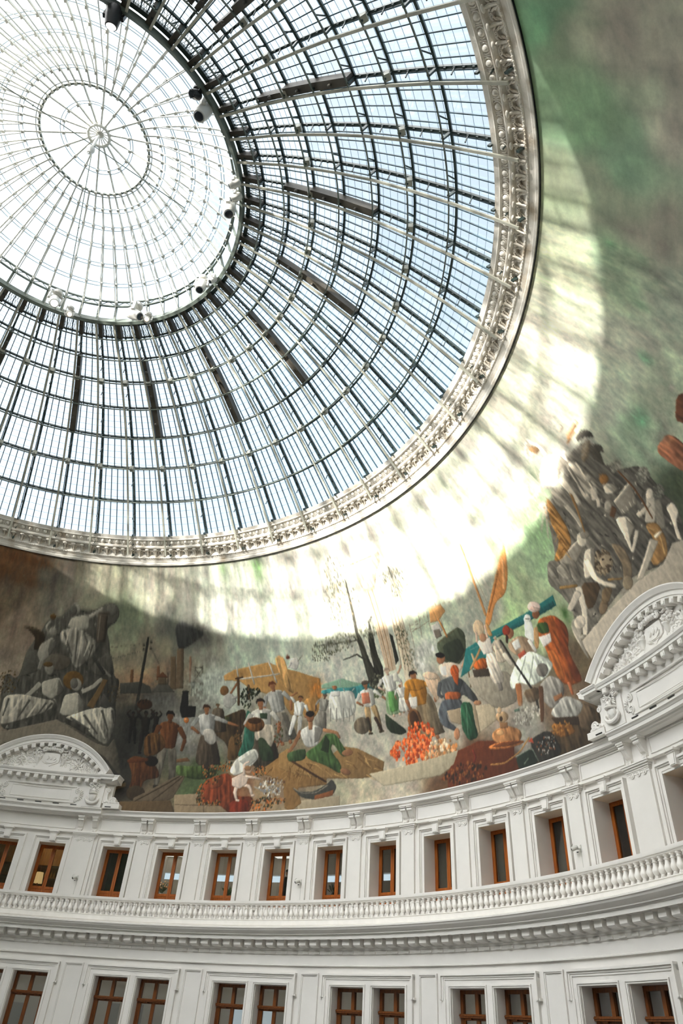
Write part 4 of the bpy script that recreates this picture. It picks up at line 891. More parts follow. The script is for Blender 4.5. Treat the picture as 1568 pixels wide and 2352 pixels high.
# ================================================================ THING: the painted canvas on the vault
PAINT = '''\
s 117 73 37 70 1234 1655 248 20
s 100 67 37 60 1086 1605 166 20
s 96 63 37 50 1237 1581 151 15
s 126 105 88 50 1221 1414 184 28
s 126 113 99 45 1238 1315 177 41
s 146 107 73 45 2228 1255 195 38
s 135 103 76 40 2452 1308 168 34
s 105 117 88 50 2007 1527 179 62
s 120 170 95 70 3246 1645 55 41
s 126 170 102 50 2931 1654 40 35
s 160 195 125 60 4889 1183 112 18
s 150 190 130 60 5503 1354 120 57
s 140 180 125 50 5602 1364 93 45
s 85 150 115 75 7981 1650 8 10
s 95 150 110 60 7837 1639 4 8
s 90 140 95 60 7635 1670 3 5
s 95 165 120 60 7600 1567 5 3
s 95 170 120 55 7488 1557 9 3
s 100 160 118 50 7346 1531 9 4
s 110 165 120 50 7084 1532 19 13
s 115 160 120 45 6890 1442 20 24
s 110 180 130 60 6689 1395 25 20
s 110 185 135 60 6432 1343 46 21
s 150 190 130 50 5418 1279 74 30
s 130 165 130 45 6351 1374 64 22
s 130 135 115 40 7287 1603 15 4
s 112 108 98 50 7890 1453 3 4
s 120 114 104 50 7767 1429 3 3
s 128 122 110 40 7814 1495 3 6
s 110 120 100 40 7727 1546 3 4
d 2 141 136 126 126 121 113 260 4 1309 1503 313 157
s 55 54 48 80 2611 1452 143 41
p 60 60 57 30 2459 1475 2523 1496 2625 1468 2708 1445 2606 1413 2523 1391 2479 1395
s 75 75 69 60 2680 1418 106 32
p 105 74 48 14 2124 1308 2145 1308 2155 1218 2129 1218
p 101 83 61 14 2426 1363 2463 1365 2473 1236 2426 1236
p 107 87 65 14 2473 1391 2527 1393 2525 1239 2469 1239
p 86 71 53 14 2503 1391 2527 1393 2525 1239 2500 1239
p 114 79 54 14 2321 1326 2341 1326 2347 1271 2322 1270
p 80 71 58 22 2400 1301 2405 1248 2414 1248 2410 1301
p 129 92 69 22 2570 1364 2568 1260 2584 1259 2588 1363
p 74 72 64 20 2054 1252 2196 1262 2276 1246 2291 1219 2063 1211
p 81 78 69 14 2290 1222 2341 1259 2403 1259 2462 1224
p 88 75 57 14 2333 1281 2395 1282 2398 1254 2336 1253
p 99 62 39 14 2319 1281 2365 1303 2409 1282
s 59 57 52 70 2172 1208 190 24
p 44 42 36 22 2237 1437 2202 1304 2179 1148 2201 1147 2222 1303 2255 1436
p 60 56 48 22 2223 1404 2220 1401 2213 1399 2206 1401 2202 1404 2205 1407 2212 1409 2220 1408
p 60 57 48 22 2279 1416 2276 1412 2269 1411 2261 1412 2258 1416 2261 1419 2268 1421 2276 1419
p 60 56 48 22 2224 1389 2221 1385 2214 1383 2207 1385 2204 1388 2206 1392 2213 1393 2221 1392
p 60 57 48 22 2278 1392 2275 1388 2268 1387 2261 1388 2257 1391 2260 1395 2267 1396 2275 1395
p 88 82 72 22 2206 1410 1959 1389 1960 1388 2206 1409
p 88 82 72 22 2208 1385 1962 1344 1963 1342 2209 1384
p 92 85 75 22 2271 1385 2345 1329 2347 1329 2274 1386
p 91 85 75 22 2258 1407 2333 1334 2336 1335 2261 1408
p 76 67 54 22 2611 1324 2603 1218 2610 1218 2619 1324
p 77 68 54 22 2668 1326 2669 1217 2676 1217 2675 1326
p 77 67 54 22 2609 1316 2666 1269 2673 1271 2616 1318
p 77 67 54 22 2668 1318 2607 1272 2613 1270 2674 1315
p 77 67 54 22 2607 1270 2669 1216 2675 1218 2613 1272
p 77 67 54 22 2669 1271 2606 1219 2612 1217 2675 1269
p 77 67 54 22 2613 1317 2671 1316 2671 1320 2613 1320
p 44 42 39 14 2578 1265 2615 1265 2608 1239 2588 1239
p 44 42 39 22 2587 1242 2583 1209 2589 1209 2593 1242
p 44 42 39 22 2600 1241 2611 1212 2617 1212 2607 1242
p 82 79 71 30 1264 1138 1252 1246 1346 1219 1356 1339 1408 1395 1466 1472 1565 1485 1634 1526 1697 1514 1815 1520 1907 1551 1996 1527 1978 1484 1912 1454 1944 1411 1971 1332 2011 1274 2052 1264 2038 1179 2064 1082 2038 994 1795 1057 1664 1085 1485 1038 1324 1011
p 67 64 58 24 1698 1150 1694 1136 1709 1122 1711 1123 1699 1136 1705 1149
p 127 122 110 24 1608 1178 1613 1168 1601 1160 1603 1159 1619 1166 1619 1179
p 149 143 130 24 1397 1297 1399 1289 1390 1282 1393 1281 1405 1287 1408 1296
p 101 97 88 24 1821 1386 1825 1370 1851 1361 1853 1363 1833 1372 1835 1386
p 53 51 46 24 2012 1082 2032 1080 2052 1079 2052 1081 2033 1084 2014 1088
p 67 64 58 24 1369 1297 1383 1290 1401 1289 1401 1290 1386 1293 1377 1301
p 127 122 110 24 1391 1370 1402 1369 1411 1366 1413 1367 1405 1373 1393 1375
p 149 143 130 24 1547 1140 1547 1131 1552 1123 1555 1123 1553 1131 1556 1139
p 101 97 88 24 1640 1364 1645 1361 1646 1356 1649 1356 1655 1360 1656 1366
p 156 150 136 22 1658 1366 1657 1361 1650 1359 1642 1360 1638 1365 1639 1369 1646 1372 1654 1370
p 89 86 78 10 1658 1368 1656 1365 1651 1364 1645 1365 1644 1369 1648 1371 1654 1371
p 53 51 46 24 1444 1139 1461 1133 1467 1123 1470 1123 1465 1135 1447 1142
p 67 64 58 24 1601 1439 1595 1429 1590 1418 1594 1418 1603 1427 1613 1436
p 127 122 110 24 1935 1153 1935 1140 1951 1130 1953 1131 1942 1141 1947 1152
p 149 143 130 24 1516 1224 1535 1217 1558 1216 1558 1218 1539 1221 1525 1231
p 101 97 88 24 1917 1258 1916 1243 1930 1230 1933 1230 1923 1244 1928 1257
p 53 51 46 24 1525 1414 1551 1412 1577 1413 1576 1414 1551 1414 1527 1418
p 67 64 58 24 1434 1115 1443 1107 1446 1098 1449 1098 1450 1108 1444 1118
p 127 122 110 24 1717 1073 1731 1062 1753 1058 1753 1060 1734 1064 1724 1076
p 149 143 130 24 1360 1033 1355 1027 1355 1021 1357 1020 1362 1025 1370 1027
p 156 150 136 22 1373 1031 1373 1026 1368 1023 1361 1025 1356 1029 1356 1035 1361 1037 1368 1036
p 89 86 78 10 1373 1033 1372 1030 1367 1028 1362 1030 1361 1034 1364 1037 1369 1036
p 101 97 88 24 1784 1354 1792 1346 1809 1341 1810 1343 1796 1348 1792 1356
p 53 51 46 24 1985 1110 1999 1107 2009 1100 2011 1101 2002 1109 1988 1114
p 67 64 58 24 1973 1010 1995 1003 2019 1006 2018 1007 1996 1006 1976 1014
p 127 122 110 24 1466 1057 1477 1052 1484 1046 1486 1046 1481 1054 1472 1061
p 149 143 130 24 1573 1487 1566 1480 1571 1473 1574 1473 1574 1479 1584 1483
p 101 97 88 24 1849 1077 1869 1080 1889 1077 1890 1079 1869 1084 1847 1083
p 53 51 46 24 1365 1016 1373 1014 1376 1009 1378 1009 1378 1016 1371 1021
p 67 64 58 24 1566 1260 1585 1261 1601 1255 1603 1257 1586 1264 1565 1265
p 127 122 110 24 1825 1467 1844 1465 1853 1457 1856 1458 1847 1467 1826 1470
p 156 150 136 22 1836 1469 1834 1464 1827 1462 1819 1463 1815 1468 1817 1472 1824 1475 1832 1473
p 89 86 78 10 1837 1471 1834 1468 1828 1467 1823 1468 1822 1472 1827 1474 1833 1474
p 149 143 130 24 1514 1446 1511 1435 1512 1423 1515 1422 1520 1434 1527 1444
p 101 97 88 24 1540 1330 1560 1323 1572 1313 1575 1314 1565 1326 1545 1334
p 53 51 46 24 1381 1126 1400 1123 1409 1113 1411 1113 1403 1125 1384 1131
p 67 64 58 24 1726 1514 1699 1511 1671 1508 1671 1506 1700 1507 1729 1508
p 127 122 110 24 1717 1292 1720 1286 1728 1282 1731 1283 1727 1287 1730 1291
p 149 143 130 24 1608 1162 1628 1157 1639 1145 1641 1146 1633 1160 1612 1168
p 101 97 88 24 2001 1034 2022 1027 2040 1017 2042 1018 2025 1029 2004 1037
p 53 51 46 24 1780 1322 1792 1316 1799 1309 1802 1309 1800 1318 1792 1326
p 67 64 58 24 1815 1105 1828 1109 1832 1117 1829 1118 1822 1113 1810 1113
p 156 150 136 22 1822 1109 1821 1104 1815 1102 1808 1104 1803 1108 1804 1114 1810 1116 1818 1114
p 89 86 78 10 1822 1112 1821 1108 1815 1107 1810 1109 1809 1113 1813 1115 1818 1115
p 127 122 110 24 1634 1229 1628 1224 1623 1219 1626 1218 1633 1222 1640 1226
p 149 143 130 24 1299 1175 1313 1161 1308 1147 1311 1147 1320 1161 1309 1177
p 101 97 88 24 1706 1185 1706 1173 1719 1164 1721 1165 1713 1174 1716 1184
p 53 51 46 24 1683 1158 1690 1154 1692 1149 1695 1149 1694 1155 1688 1160
p 67 64 58 24 1640 1227 1640 1218 1647 1210 1650 1210 1647 1218 1651 1226
p 127 122 110 24 1680 1396 1699 1389 1705 1377 1709 1378 1705 1391 1687 1400
p 149 143 130 24 1509 1119 1498 1111 1495 1100 1497 1100 1504 1109 1517 1114
p 101 97 88 24 1643 1313 1648 1303 1655 1294 1658 1294 1655 1304 1653 1313
p 53 51 46 24 1623 1433 1636 1427 1652 1424 1653 1425 1640 1430 1629 1436
p 156 150 136 22 1636 1435 1635 1430 1628 1428 1620 1429 1615 1434 1617 1438 1624 1441 1632 1439
p 89 86 78 10 1636 1437 1635 1434 1629 1433 1623 1434 1622 1438 1626 1440 1633 1440
p 67 64 58 24 1446 1337 1463 1342 1483 1341 1484 1342 1462 1346 1441 1343
p 127 122 110 24 1753 1158 1771 1150 1786 1141 1788 1142 1774 1152 1757 1161
p 149 143 130 24 1909 1542 1934 1535 1957 1527 1959 1528 1940 1538 1918 1547
p 101 97 88 24 1796 1285 1810 1280 1818 1271 1821 1272 1816 1281 1804 1290
p 53 51 46 24 1379 1247 1399 1242 1420 1242 1420 1244 1400 1246 1384 1253
p 67 64 58 24 1542 1287 1530 1272 1541 1257 1544 1257 1537 1272 1552 1284
p 127 122 110 24 1485 1182 1501 1178 1514 1172 1516 1173 1504 1181 1489 1187
p 149 143 130 24 1373 1146 1389 1145 1400 1136 1402 1137 1392 1147 1374 1151
p 101 97 88 24 1795 1216 1798 1202 1794 1188 1797 1187 1805 1201 1807 1216
p 156 150 136 22 1810 1217 1809 1212 1803 1209 1795 1211 1791 1216 1792 1221 1799 1223 1806 1221
p 89 86 78 10 1810 1219 1809 1215 1804 1214 1798 1216 1797 1220 1801 1222 1807 1222
p 53 51 46 24 1573 1262 1559 1255 1540 1256 1540 1254 1561 1251 1580 1256
p 67 64 58 24 1952 1027 1971 1031 1991 1026 1992 1028 1971 1036 1948 1035
p 127 122 110 24 1877 1338 1901 1337 1921 1329 1924 1331 1905 1341 1878 1345
p 149 143 130 24 1819 1500 1842 1495 1865 1491 1867 1492 1847 1499 1827 1506
p 101 97 88 24 1545 1188 1528 1180 1513 1171 1516 1170 1532 1177 1550 1184
p 53 51 46 24 1510 1202 1516 1195 1518 1188 1521 1188 1522 1196 1519 1203
p 67 64 58 24 1859 1455 1868 1455 1877 1454 1878 1455 1872 1459 1864 1461
p 127 122 110 24 1957 1291 1963 1281 1975 1273 1977 1274 1968 1282 1963 1292
p 149 143 130 24 1852 1495 1850 1482 1851 1469 1855 1469 1857 1482 1863 1494
p 156 150 136 22 1869 1495 1866 1490 1859 1488 1851 1490 1847 1494 1849 1499 1856 1501 1864 1499
p 89 86 78 10 1869 1497 1867 1494 1860 1493 1855 1495 1854 1498 1859 1500 1865 1500
p 101 97 88 24 1878 1046 1878 1040 1873 1035 1875 1034 1882 1039 1884 1045
p 53 51 46 24 1500 1110 1509 1097 1524 1087 1527 1088 1516 1099 1512 1111
p 67 64 58 24 1344 1211 1353 1199 1360 1186 1362 1187 1358 1200 1352 1212
p 127 122 110 24 1406 1308 1421 1298 1441 1293 1443 1294 1426 1301 1415 1311
p 149 143 130 24 1538 1456 1551 1452 1566 1454 1565 1455 1552 1454 1543 1459
p 101 97 88 24 1520 1398 1529 1386 1553 1382 1554 1384 1533 1388 1526 1399
p 53 51 46 24 1702 1171 1693 1165 1693 1157 1696 1157 1698 1163 1708 1167
p 119 110 95 20 1327 1005 1501 1047 1664 1085 1775 1055 1955 1003 2039 991 2071 1027 2136 942 2165 868 2034 947 1877 996 1662 1014 1476 993 1352 954
p 92 89 80 20 1361 1339 1420 1338 1461 1265 1351 1232
p 82 79 71 30 1839 1326 1962 1377 2011 1274 1852 1276
p 127 122 110 22 1854 1322 1977 1269 1991 1278 1867 1331
p 59 57 52 22 1823 1344 1928 1279 1947 1287 1842 1353
p 92 89 80 22 2004 1504 1989 1487 1963 1474 1931 1468 1899 1471 1874 1481 1860 1497 1860 1516 1874 1533 1901 1546 1934 1551 1966 1549 1992 1538 2005 1523
p 107 103 93 22 1991 1527 1988 1518 1976 1510 1959 1505 1938 1504 1920 1508 1906 1515 1900 1524 1902 1533 1914 1541 1932 1546 1953 1547 1972 1543 1985 1536
p 90 80 68 15 1836 1509 1916 1513 1913 1406 1842 1403
p 67 58 48 22 1897 1503 1892 1409 1908 1409 1914 1503
p 113 102 88 22 1851 1501 1851 1407 1865 1407 1865 1501
p 100 90 78 22 1817 1507 1931 1509 1931 1518 1817 1516
p 100 92 80 22 1681 1317 1675 1302 1648 1288 1607 1278 1559 1275 1513 1278 1479 1287 1462 1301 1467 1316 1493 1330 1535 1340 1584 1343 1631 1340 1666 1330
p 107 80 42 22 1794 1251 1791 1234 1775 1220 1749 1211 1717 1209 1685 1215 1661 1226 1648 1242 1650 1259 1666 1273 1693 1282 1725 1284 1757 1279 1782 1267
p 70 57 40 25 1285 1425 1365 1430 1461 1413 1467 1357 1400 1340 1399 1389 1339 1415
p 100 87 67 22 1296 1421 1396 1417 1458 1397 1464 1402 1399 1423 1296 1427
p 156 150 136 22 1440 1369 1515 1403 1559 1378 1521 1329 1468 1298 1433 1328
p 104 100 91 22 1506 1397 1559 1378 1521 1329 1502 1351
p 156 150 136 22 1501 1409 1464 1438 1494 1459 1480 1464 1445 1438 1482 1403
p 142 136 123 22 1545 1424 1545 1416 1538 1410 1527 1405 1513 1404 1499 1407 1488 1412 1482 1420 1482 1427 1489 1434 1500 1438 1514 1439 1528 1437 1539 1432
p 107 77 36 22 1516 1479 1515 1474 1510 1471 1501 1468 1491 1468 1482 1469 1474 1472 1470 1475 1471 1480 1476 1483 1485 1486 1495 1486 1505 1485 1512 1483
p 134 129 117 22 1463 1315 1455 1273 1485 1270 1493 1312
p 161 155 140 22 1691 1521 1694 1512 1689 1504 1679 1499 1664 1497 1649 1499 1635 1504 1626 1512 1623 1521 1628 1529 1638 1534 1653 1536 1668 1534 1682 1529
p 104 100 91 22 1668 1513 1668 1504 1662 1497 1653 1492 1641 1491 1629 1495 1619 1501 1614 1510 1614 1518 1619 1526 1629 1530 1641 1531 1653 1528 1663 1521
p 171 165 149 22 1635 1484 1771 1503 1773 1448 1673 1436 1612 1449
p 167 160 145 22 1773 1484 1881 1526 1866 1534 1753 1495
p 149 143 130 34 1561 1429 1691 1454 1852 1407 1864 1382 1780 1317 1718 1290 1661 1339 1658 1373 1580 1391
p 82 79 71 10 1589 1424 1677 1339 1683 1341 1604 1428
p 89 86 78 10 1687 1438 1706 1318 1712 1318 1704 1438
p 89 86 78 10 1735 1433 1802 1369 1808 1371 1750 1436
p 194 186 169 10 1620 1434 1619 1383 1625 1382 1636 1433
p 194 186 169 10 1721 1417 1724 1331 1730 1331 1738 1417
p 186 179 162 10 1788 1405 1764 1346 1770 1345 1804 1403
p 82 79 71 10 1813 1395 1800 1336 1806 1335 1829 1393
p 134 129 117 22 1571 1284 1572 1273 1566 1264 1555 1258 1540 1257 1525 1261 1513 1269 1505 1279 1504 1291 1510 1300 1522 1306 1536 1307 1552 1303 1564 1295
p 100 77 42 22 1557 1299 1556 1295 1548 1291 1535 1288 1520 1287 1507 1288 1496 1290 1491 1294 1493 1299 1501 1303 1513 1306 1528 1307 1542 1306 1552 1304
p 164 158 143 22 1507 1227 1623 1254 1674 1203 1594 1161 1526 1180
p 97 93 84 22 1613 1250 1674 1203 1630 1175
p 164 158 143 22 1486 1227 1435 1179 1375 1139 1393 1129 1459 1168 1516 1214
p 167 160 145 36 1285 1151 1389 1168 1523 1161 1629 1157 1611 1119 1443 1067 1315 1030 1297 1067
p 89 86 78 10 1313 1144 1312 1069 1320 1068 1327 1143
p 201 193 175 10 1397 1159 1349 1074 1357 1071 1410 1155
p 89 86 78 10 1450 1152 1408 1073 1416 1071 1464 1148
p 194 186 169 10 1511 1151 1464 1078 1472 1075 1525 1147
p 89 86 78 10 1563 1149 1526 1095 1534 1093 1576 1144
p 82 79 71 10 1602 1152 1570 1111 1578 1108 1616 1147
p 149 143 130 22 1784 1234 1784 1222 1775 1213 1761 1207 1744 1206 1727 1210 1713 1218 1705 1229 1706 1240 1714 1250 1728 1256 1746 1257 1763 1253 1777 1245
p 104 100 91 22 1756 1238 1757 1229 1751 1222 1742 1217 1730 1216 1718 1219 1708 1226 1702 1235 1702 1244 1707 1252 1717 1256 1729 1257 1741 1254 1751 1247
p 171 165 149 22 1678 1185 1767 1203 1825 1157 1838 1109 1672 1103
p 104 100 91 22 1768 1197 1825 1157 1838 1109 1796 1112
p 164 158 143 22 1801 1197 1874 1223 1932 1261 1912 1271 1855 1235 1784 1212
p 110 87 57 15 1931 1264 1963 1261 1892 1141 1845 1152
p 171 165 149 36 1794 1119 1870 1141 2032 1161 2060 1088 2039 993 1939 1021 1848 1078 1701 1094
p 82 79 71 10 1830 1111 1950 1038 1956 1042 1843 1118
p 201 193 175 10 1886 1128 2005 1023 2012 1025 1901 1133
p 82 79 71 10 1945 1137 2016 1055 2024 1056 1962 1141
p 194 186 169 10 1995 1147 2032 1068 2041 1069 2013 1148
p 89 86 78 10 1747 1093 1895 1054 1898 1058 1753 1102
p 74 71 65 10 2018 1141 2047 1087 2056 1088 2035 1143
p 74 71 65 22 1944 1212 2032 1161 1973 1146 1928 1156
d 3 82 65 40 100 82 50 58 48 33 90 11 1286 1207 73 47
d 2 67 55 36 82 67 43 50 10 2020 1209 50 38
s 38 37 32 80 2181 1074 121 89
s 36 35 30 80 2164 949 76 90
s 58 57 52 60 2085 1120 61 107
s 62 60 55 60 2414 1066 92 89
s 145 143 136 80 2489 1091 75 46
s 152 150 142 70 2570 1055 81 54
s 105 105 98 55 2350 1187 160 35
s 118 116 110 60 2587 987 122 25
s 165 172 158 70 2670 1235 99 69
s 174 181 166 70 2727 1269 134 68
p 28 26 22 28 2161 1081 2165 1049 2169 1016 2184 1016 2185 1048 2187 1079
p 23 21 18 28 2183 1079 2197 1048 2206 1015 2221 1015 2218 1048 2209 1081
p 11 10 9 22 2171 1011 2186 1011 2185 1016 2170 1016
p 11 10 9 22 2208 1010 2225 1009 2224 1015 2207 1015
p 33 30 25 26 2153 1118 2170 1123 2187 1123 2206 1118 2202 1099 2204 1079 2167 1079 2162 1099
p 24 21 18 18 2188 1119 2204 1117 2203 1081 2193 1081
p 30 27 23 22 2164 1120 2138 1135 2129 1131 2151 1114
p 46 35 26 22 2137 1131 2160 1147 2154 1150 2129 1136
p 31 28 23 22 2211 1114 2227 1131 2216 1135 2196 1120
p 46 35 27 22 2225 1135 2200 1149 2195 1146 2218 1131
p 46 35 27 22 2184 1121 2183 1128 2172 1128 2173 1121
p 46 35 27 12 2168 1132 2169 1136 2174 1139 2179 1139 2184 1136 2187 1132 2185 1128 2181 1125 2175 1125 2170 1128
p 23 21 18 12 2167 1131 2166 1136 2169 1141 2181 1141 2188 1136 2188 1131 2183 1135 2170 1135
p 29 27 23 28 2323 1093 2323 1066 2323 1039 2336 1038 2341 1064 2346 1091
p 24 22 19 28 2342 1091 2351 1064 2355 1036 2368 1036 2369 1064 2364 1092
p 11 10 9 22 2325 1034 2338 1034 2337 1038 2324 1038
p 11 10 9 22 2356 1032 2371 1031 2371 1036 2356 1036
p 35 31 26 26 2320 1125 2335 1128 2350 1128 2365 1123 2360 1107 2360 1090 2328 1091 2326 1108
p 25 22 19 18 2350 1125 2364 1122 2360 1092 2351 1092
p 32 28 24 22 2329 1126 2309 1140 2300 1136 2318 1121
p 48 36 27 22 2308 1136 2329 1149 2325 1152 2301 1140
p 32 29 24 22 2369 1120 2385 1133 2376 1137 2358 1125
p 48 37 28 22 2384 1137 2364 1149 2359 1147 2377 1134
p 48 36 28 22 2347 1126 2347 1132 2338 1133 2338 1126
p 48 36 28 12 2334 1136 2336 1139 2340 1141 2345 1141 2349 1139 2350 1135 2349 1132 2345 1130 2340 1130 2336 1132
p 24 21 19 12 2334 1135 2333 1139 2337 1143 2346 1143 2352 1139 2352 1134 2348 1138 2337 1139
p 29 26 23 28 2241 1065 2244 1021 2248 977 2268 976 2272 1019 2276 1062
p 24 21 19 28 2271 1062 2288 1019 2297 974 2318 974 2316 1019 2306 1064
p 11 10 9 22 2250 970 2271 969 2270 976 2249 977
p 11 10 9 22 2300 967 2323 967 2322 974 2299 974
p 34 31 25 26 2233 1116 2256 1123 2280 1122 2305 1115 2298 1089 2299 1061 2248 1062 2244 1090
p 24 22 18 18 2281 1117 2302 1113 2299 1065 2285 1065
p 31 28 23 22 2248 1118 2213 1140 2201 1134 2230 1110
p 46 35 27 22 2212 1134 2246 1155 2238 1159 2201 1140
p 32 28 24 22 2312 1109 2335 1132 2321 1137 2293 1117
p 47 36 27 22 2334 1137 2301 1156 2293 1152 2323 1132
p 47 36 27 22 2276 1119 2275 1129 2260 1129 2261 1119
p 47 36 27 12 2255 1135 2257 1140 2263 1143 2271 1143 2278 1140 2280 1134 2278 1129 2272 1125 2264 1125 2258 1129
p 24 21 18 12 2254 1133 2252 1140 2258 1147 2273 1146 2282 1139 2282 1132 2276 1138 2258 1139
p 63 41 24 22 2306 1173 2302 1164 2288 1157 2266 1152 2241 1151 2218 1155 2201 1162 2193 1171 2197 1180 2211 1188 2233 1192 2258 1193 2282 1189 2299 1182
d 2 51 38 25 25 22 18 20 12 2242 1182 44 11
p 35 34 32 20 2521 1227 2564 1227 2568 1170 2625 1167 2622 1125 2526 1121 2506 1152
p 41 39 36 22 2569 1225 2566 1223 2559 1221 2549 1220 2537 1220 2527 1221 2519 1223 2516 1225 2519 1228 2526 1229 2536 1230 2548 1230 2559 1229 2566 1228
p 198 115 55 22 2579 1112 2576 1104 2567 1100 2556 1100 2546 1104 2541 1112 2544 1119 2553 1123 2564 1123 2574 1119
p 221 165 101 22 2565 1115 2563 1111 2558 1109 2552 1111 2549 1115 2551 1118 2557 1120 2562 1118
p 69 84 46 40 2511 928 2631 922 2807 925 2806 879 2685 867 2537 885
p 117 84 56 15 2506 950 2592 959 2616 944 2514 937
p 107 100 88 28 2382 1003 2383 924 2388 845 2424 842 2433 919 2446 997
p 90 84 73 28 2444 996 2474 918 2490 837 2526 835 2525 917 2508 999
p 42 40 35 22 2390 832 2432 830 2430 843 2388 844
p 43 41 35 22 2492 824 2540 822 2538 834 2490 837
p 105 64 35 26 2367 1097 2417 1107 2468 1105 2519 1090 2499 1044 2498 993 2393 998 2387 1049
p 76 46 26 18 2468 1095 2512 1087 2497 1000 2470 1001
p 95 58 32 22 2354 1095 2330 1048 2358 1041 2392 1085
p 93 57 31 22 2334 1051 2289 1025 2302 1016 2353 1038
p 99 60 33 22 2495 1078 2550 1030 2575 1038 2530 1089
p 99 60 33 22 2549 1036 2535 986 2554 983 2576 1032
p 96 59 32 22 2456 1099 2457 1118 2429 1119 2429 1100
p 97 59 32 12 2420 1129 2424 1139 2436 1144 2451 1144 2462 1137 2466 1127 2462 1117 2450 1111 2436 1112 2424 1118
p 26 21 17 12 2414 1126 2411 1138 2424 1150 2457 1149 2475 1135 2474 1123 2462 1135 2424 1136
p 90 62 34 36 2274 1033 2310 1058 2395 1054 2437 1005 2373 967 2294 956
p 60 41 24 22 2293 1045 2322 971 2340 973 2311 1046
p 112 80 45 22 2337 1046 2373 978 2388 980 2351 1048
p 90 54 29 30 2186 943 2231 962 2336 950 2397 914 2427 874 2321 863 2311 816 2231 805 2242 876
p 78 44 22 22 2258 939 2282 828 2303 828 2278 939
p 108 67 37 22 2230 939 2248 852 2262 852 2245 938
p 29 24 20 22 2396 942 2394 933 2383 925 2365 920 2344 920 2324 924 2309 931 2302 940 2304 950 2315 957 2333 962 2354 962 2374 959 2389 951
p 93 52 27 22 2324 955 2184 945 2191 929 2330 939
p 66 54 40 22 2348 808 2346 794 2333 783 2310 776 2282 775 2255 780 2234 791 2223 805 2224 819 2238 830 2261 837 2289 838 2316 832 2337 822
p 105 90 71 22 2243 773 2537 885 2597 882 2527 780
p 70 58 43 22 2294 773 2561 880 2556 884 2289 777
p 75 62 48 22 2401 776 2582 879 2577 883 2396 779
p 107 89 67 14 2122 823 2206 850 2212 832 2126 810
p 101 81 56 20 2192 770 2523 783 2570 728 2211 720
p 143 124 98 16 2541 805 2705 812 2919 766 2929 728 2565 727
p 103 86 66 22 2558 764 2910 762 2910 764 2558 767
p 113 94 73 22 2746 764 2758 730 2762 730 2751 764
p 150 136 112 14 3387 768 3670 773 3675 725 3389 718
p 182 140 82 20 2834 1284 2912 1303 3031 1311 3188 1320 3300 1291 3401 1272 3576 1229 3557 1157 3430 1146 3400 1093 3324 1110 3264 1172 3154 1201 3020 1231 2954 1260 2838 1265
s 196 118 42 75 3541 1187 52 46
p 192 150 92 28 3238 1328 3279 1342 3323 1327 3343 1253 3368 1183 3294 1216
p 165 122 66 28 3433 1166 3558 1162 3559 1116 3499 1086 3411 1092
s 139 103 59 60 2957 1286 61 20
p 192 186 170 22 3026 1328 3061 1240 3073 1241 3038 1329
p 192 186 170 22 3184 1326 3235 1236 3246 1238 3196 1327
p 191 185 169 22 2932 1318 2940 1274 2952 1275 2944 1318
p 192 186 170 22 2955 1264 3271 1268 3271 1274 2954 1270
p 89 65 39 22 2933 1275 2932 1163 2951 1163 2954 1274
p 96 70 44 22 3011 1243 3011 1184 3031 1184 3031 1242
p 91 65 41 22 2921 1266 2985 1270 2983 1276 2919 1273
p 205 200 188 22 3362 1320 3420 1322 3433 1303 3405 1276 3352 1288
p 120 62 38 22 3365 1326 3359 1321 3349 1319 3339 1321 3334 1326 3336 1331 3344 1335 3355 1335 3363 1332
p 205 200 188 22 3364 1310 3334 1291 3348 1286 3377 1305
p 150 140 120 22 3424 1306 3476 1328 3473 1330 3420 1308
p 125 89 52 22 2869 1225 2866 1217 2856 1210 2843 1207 2828 1207 2815 1211 2806 1218 2803 1226 2807 1234 2816 1241 2830 1244 2844 1244 2858 1240 2866 1233
p 167 165 155 22 2822 1202 2882 1221 2931 1181 2874 1152 2833 1165
p 148 99 65 22 2888 1210 2942 1249 2929 1254 2874 1215
p 163 160 149 22 2894 1189 2939 1194 2935 1204 2890 1200
p 128 120 106 30 3195 1132 3274 1137 3317 1099 3377 1013 3193 998 3183 1089
p 89 84 74 20 3257 1121 3285 1123 3371 1015 3322 1011
p 150 100 65 22 3246 1005 3252 990 3275 992 3268 1007
p 150 100 65 22 3301 1008 3312 994 3333 998 3322 1013
p 165 163 155 26 3143 1197 3186 1210 3232 1213 3282 1206 3276 1168 3286 1128 3191 1121 3173 1161
p 118 117 111 18 3235 1206 3277 1203 3285 1133 3259 1131
p 151 149 142 22 3133 1195 3118 1152 3143 1148 3168 1190
p 150 100 65 22 3119 1148 3150 1107 3166 1109 3142 1152
p 151 149 142 22 3264 1195 3325 1162 3345 1171 3291 1207
p 150 100 65 22 3323 1167 3322 1126 3339 1125 3347 1166
p 150 100 65 22 3223 1207 3218 1222 3194 1221 3199 1206
p 150 100 65 12 3183 1228 3185 1236 3194 1241 3206 1242 3218 1238 3224 1230 3223 1222 3214 1216 3202 1216 3190 1220
p 110 62 36 12 3178 1225 3172 1234 3181 1245 3211 1247 3231 1238 3233 1228 3220 1236 3184 1234
p 205 202 192 28 3341 1110 3320 1071 3301 1032 3322 1028 3348 1065 3376 1103
p 168 165 157 28 3376 1102 3373 1062 3361 1020 3382 1017 3402 1058 3413 1099
p 82 80 76 22 3298 1025 3323 1021 3326 1028 3301 1031
p 82 80 76 22 3358 1014 3387 1010 3389 1016 3361 1020
p 212 210 200 26 3356 1157 3388 1159 3417 1154 3443 1143 3420 1122 3406 1097 3345 1107 3355 1132
p 152 151 144 18 3415 1149 3438 1142 3408 1100 3391 1103
p 195 193 184 22 3373 1157 3344 1182 3329 1178 3352 1152
p 150 100 65 22 3340 1177 3393 1189 3388 1194 3333 1184
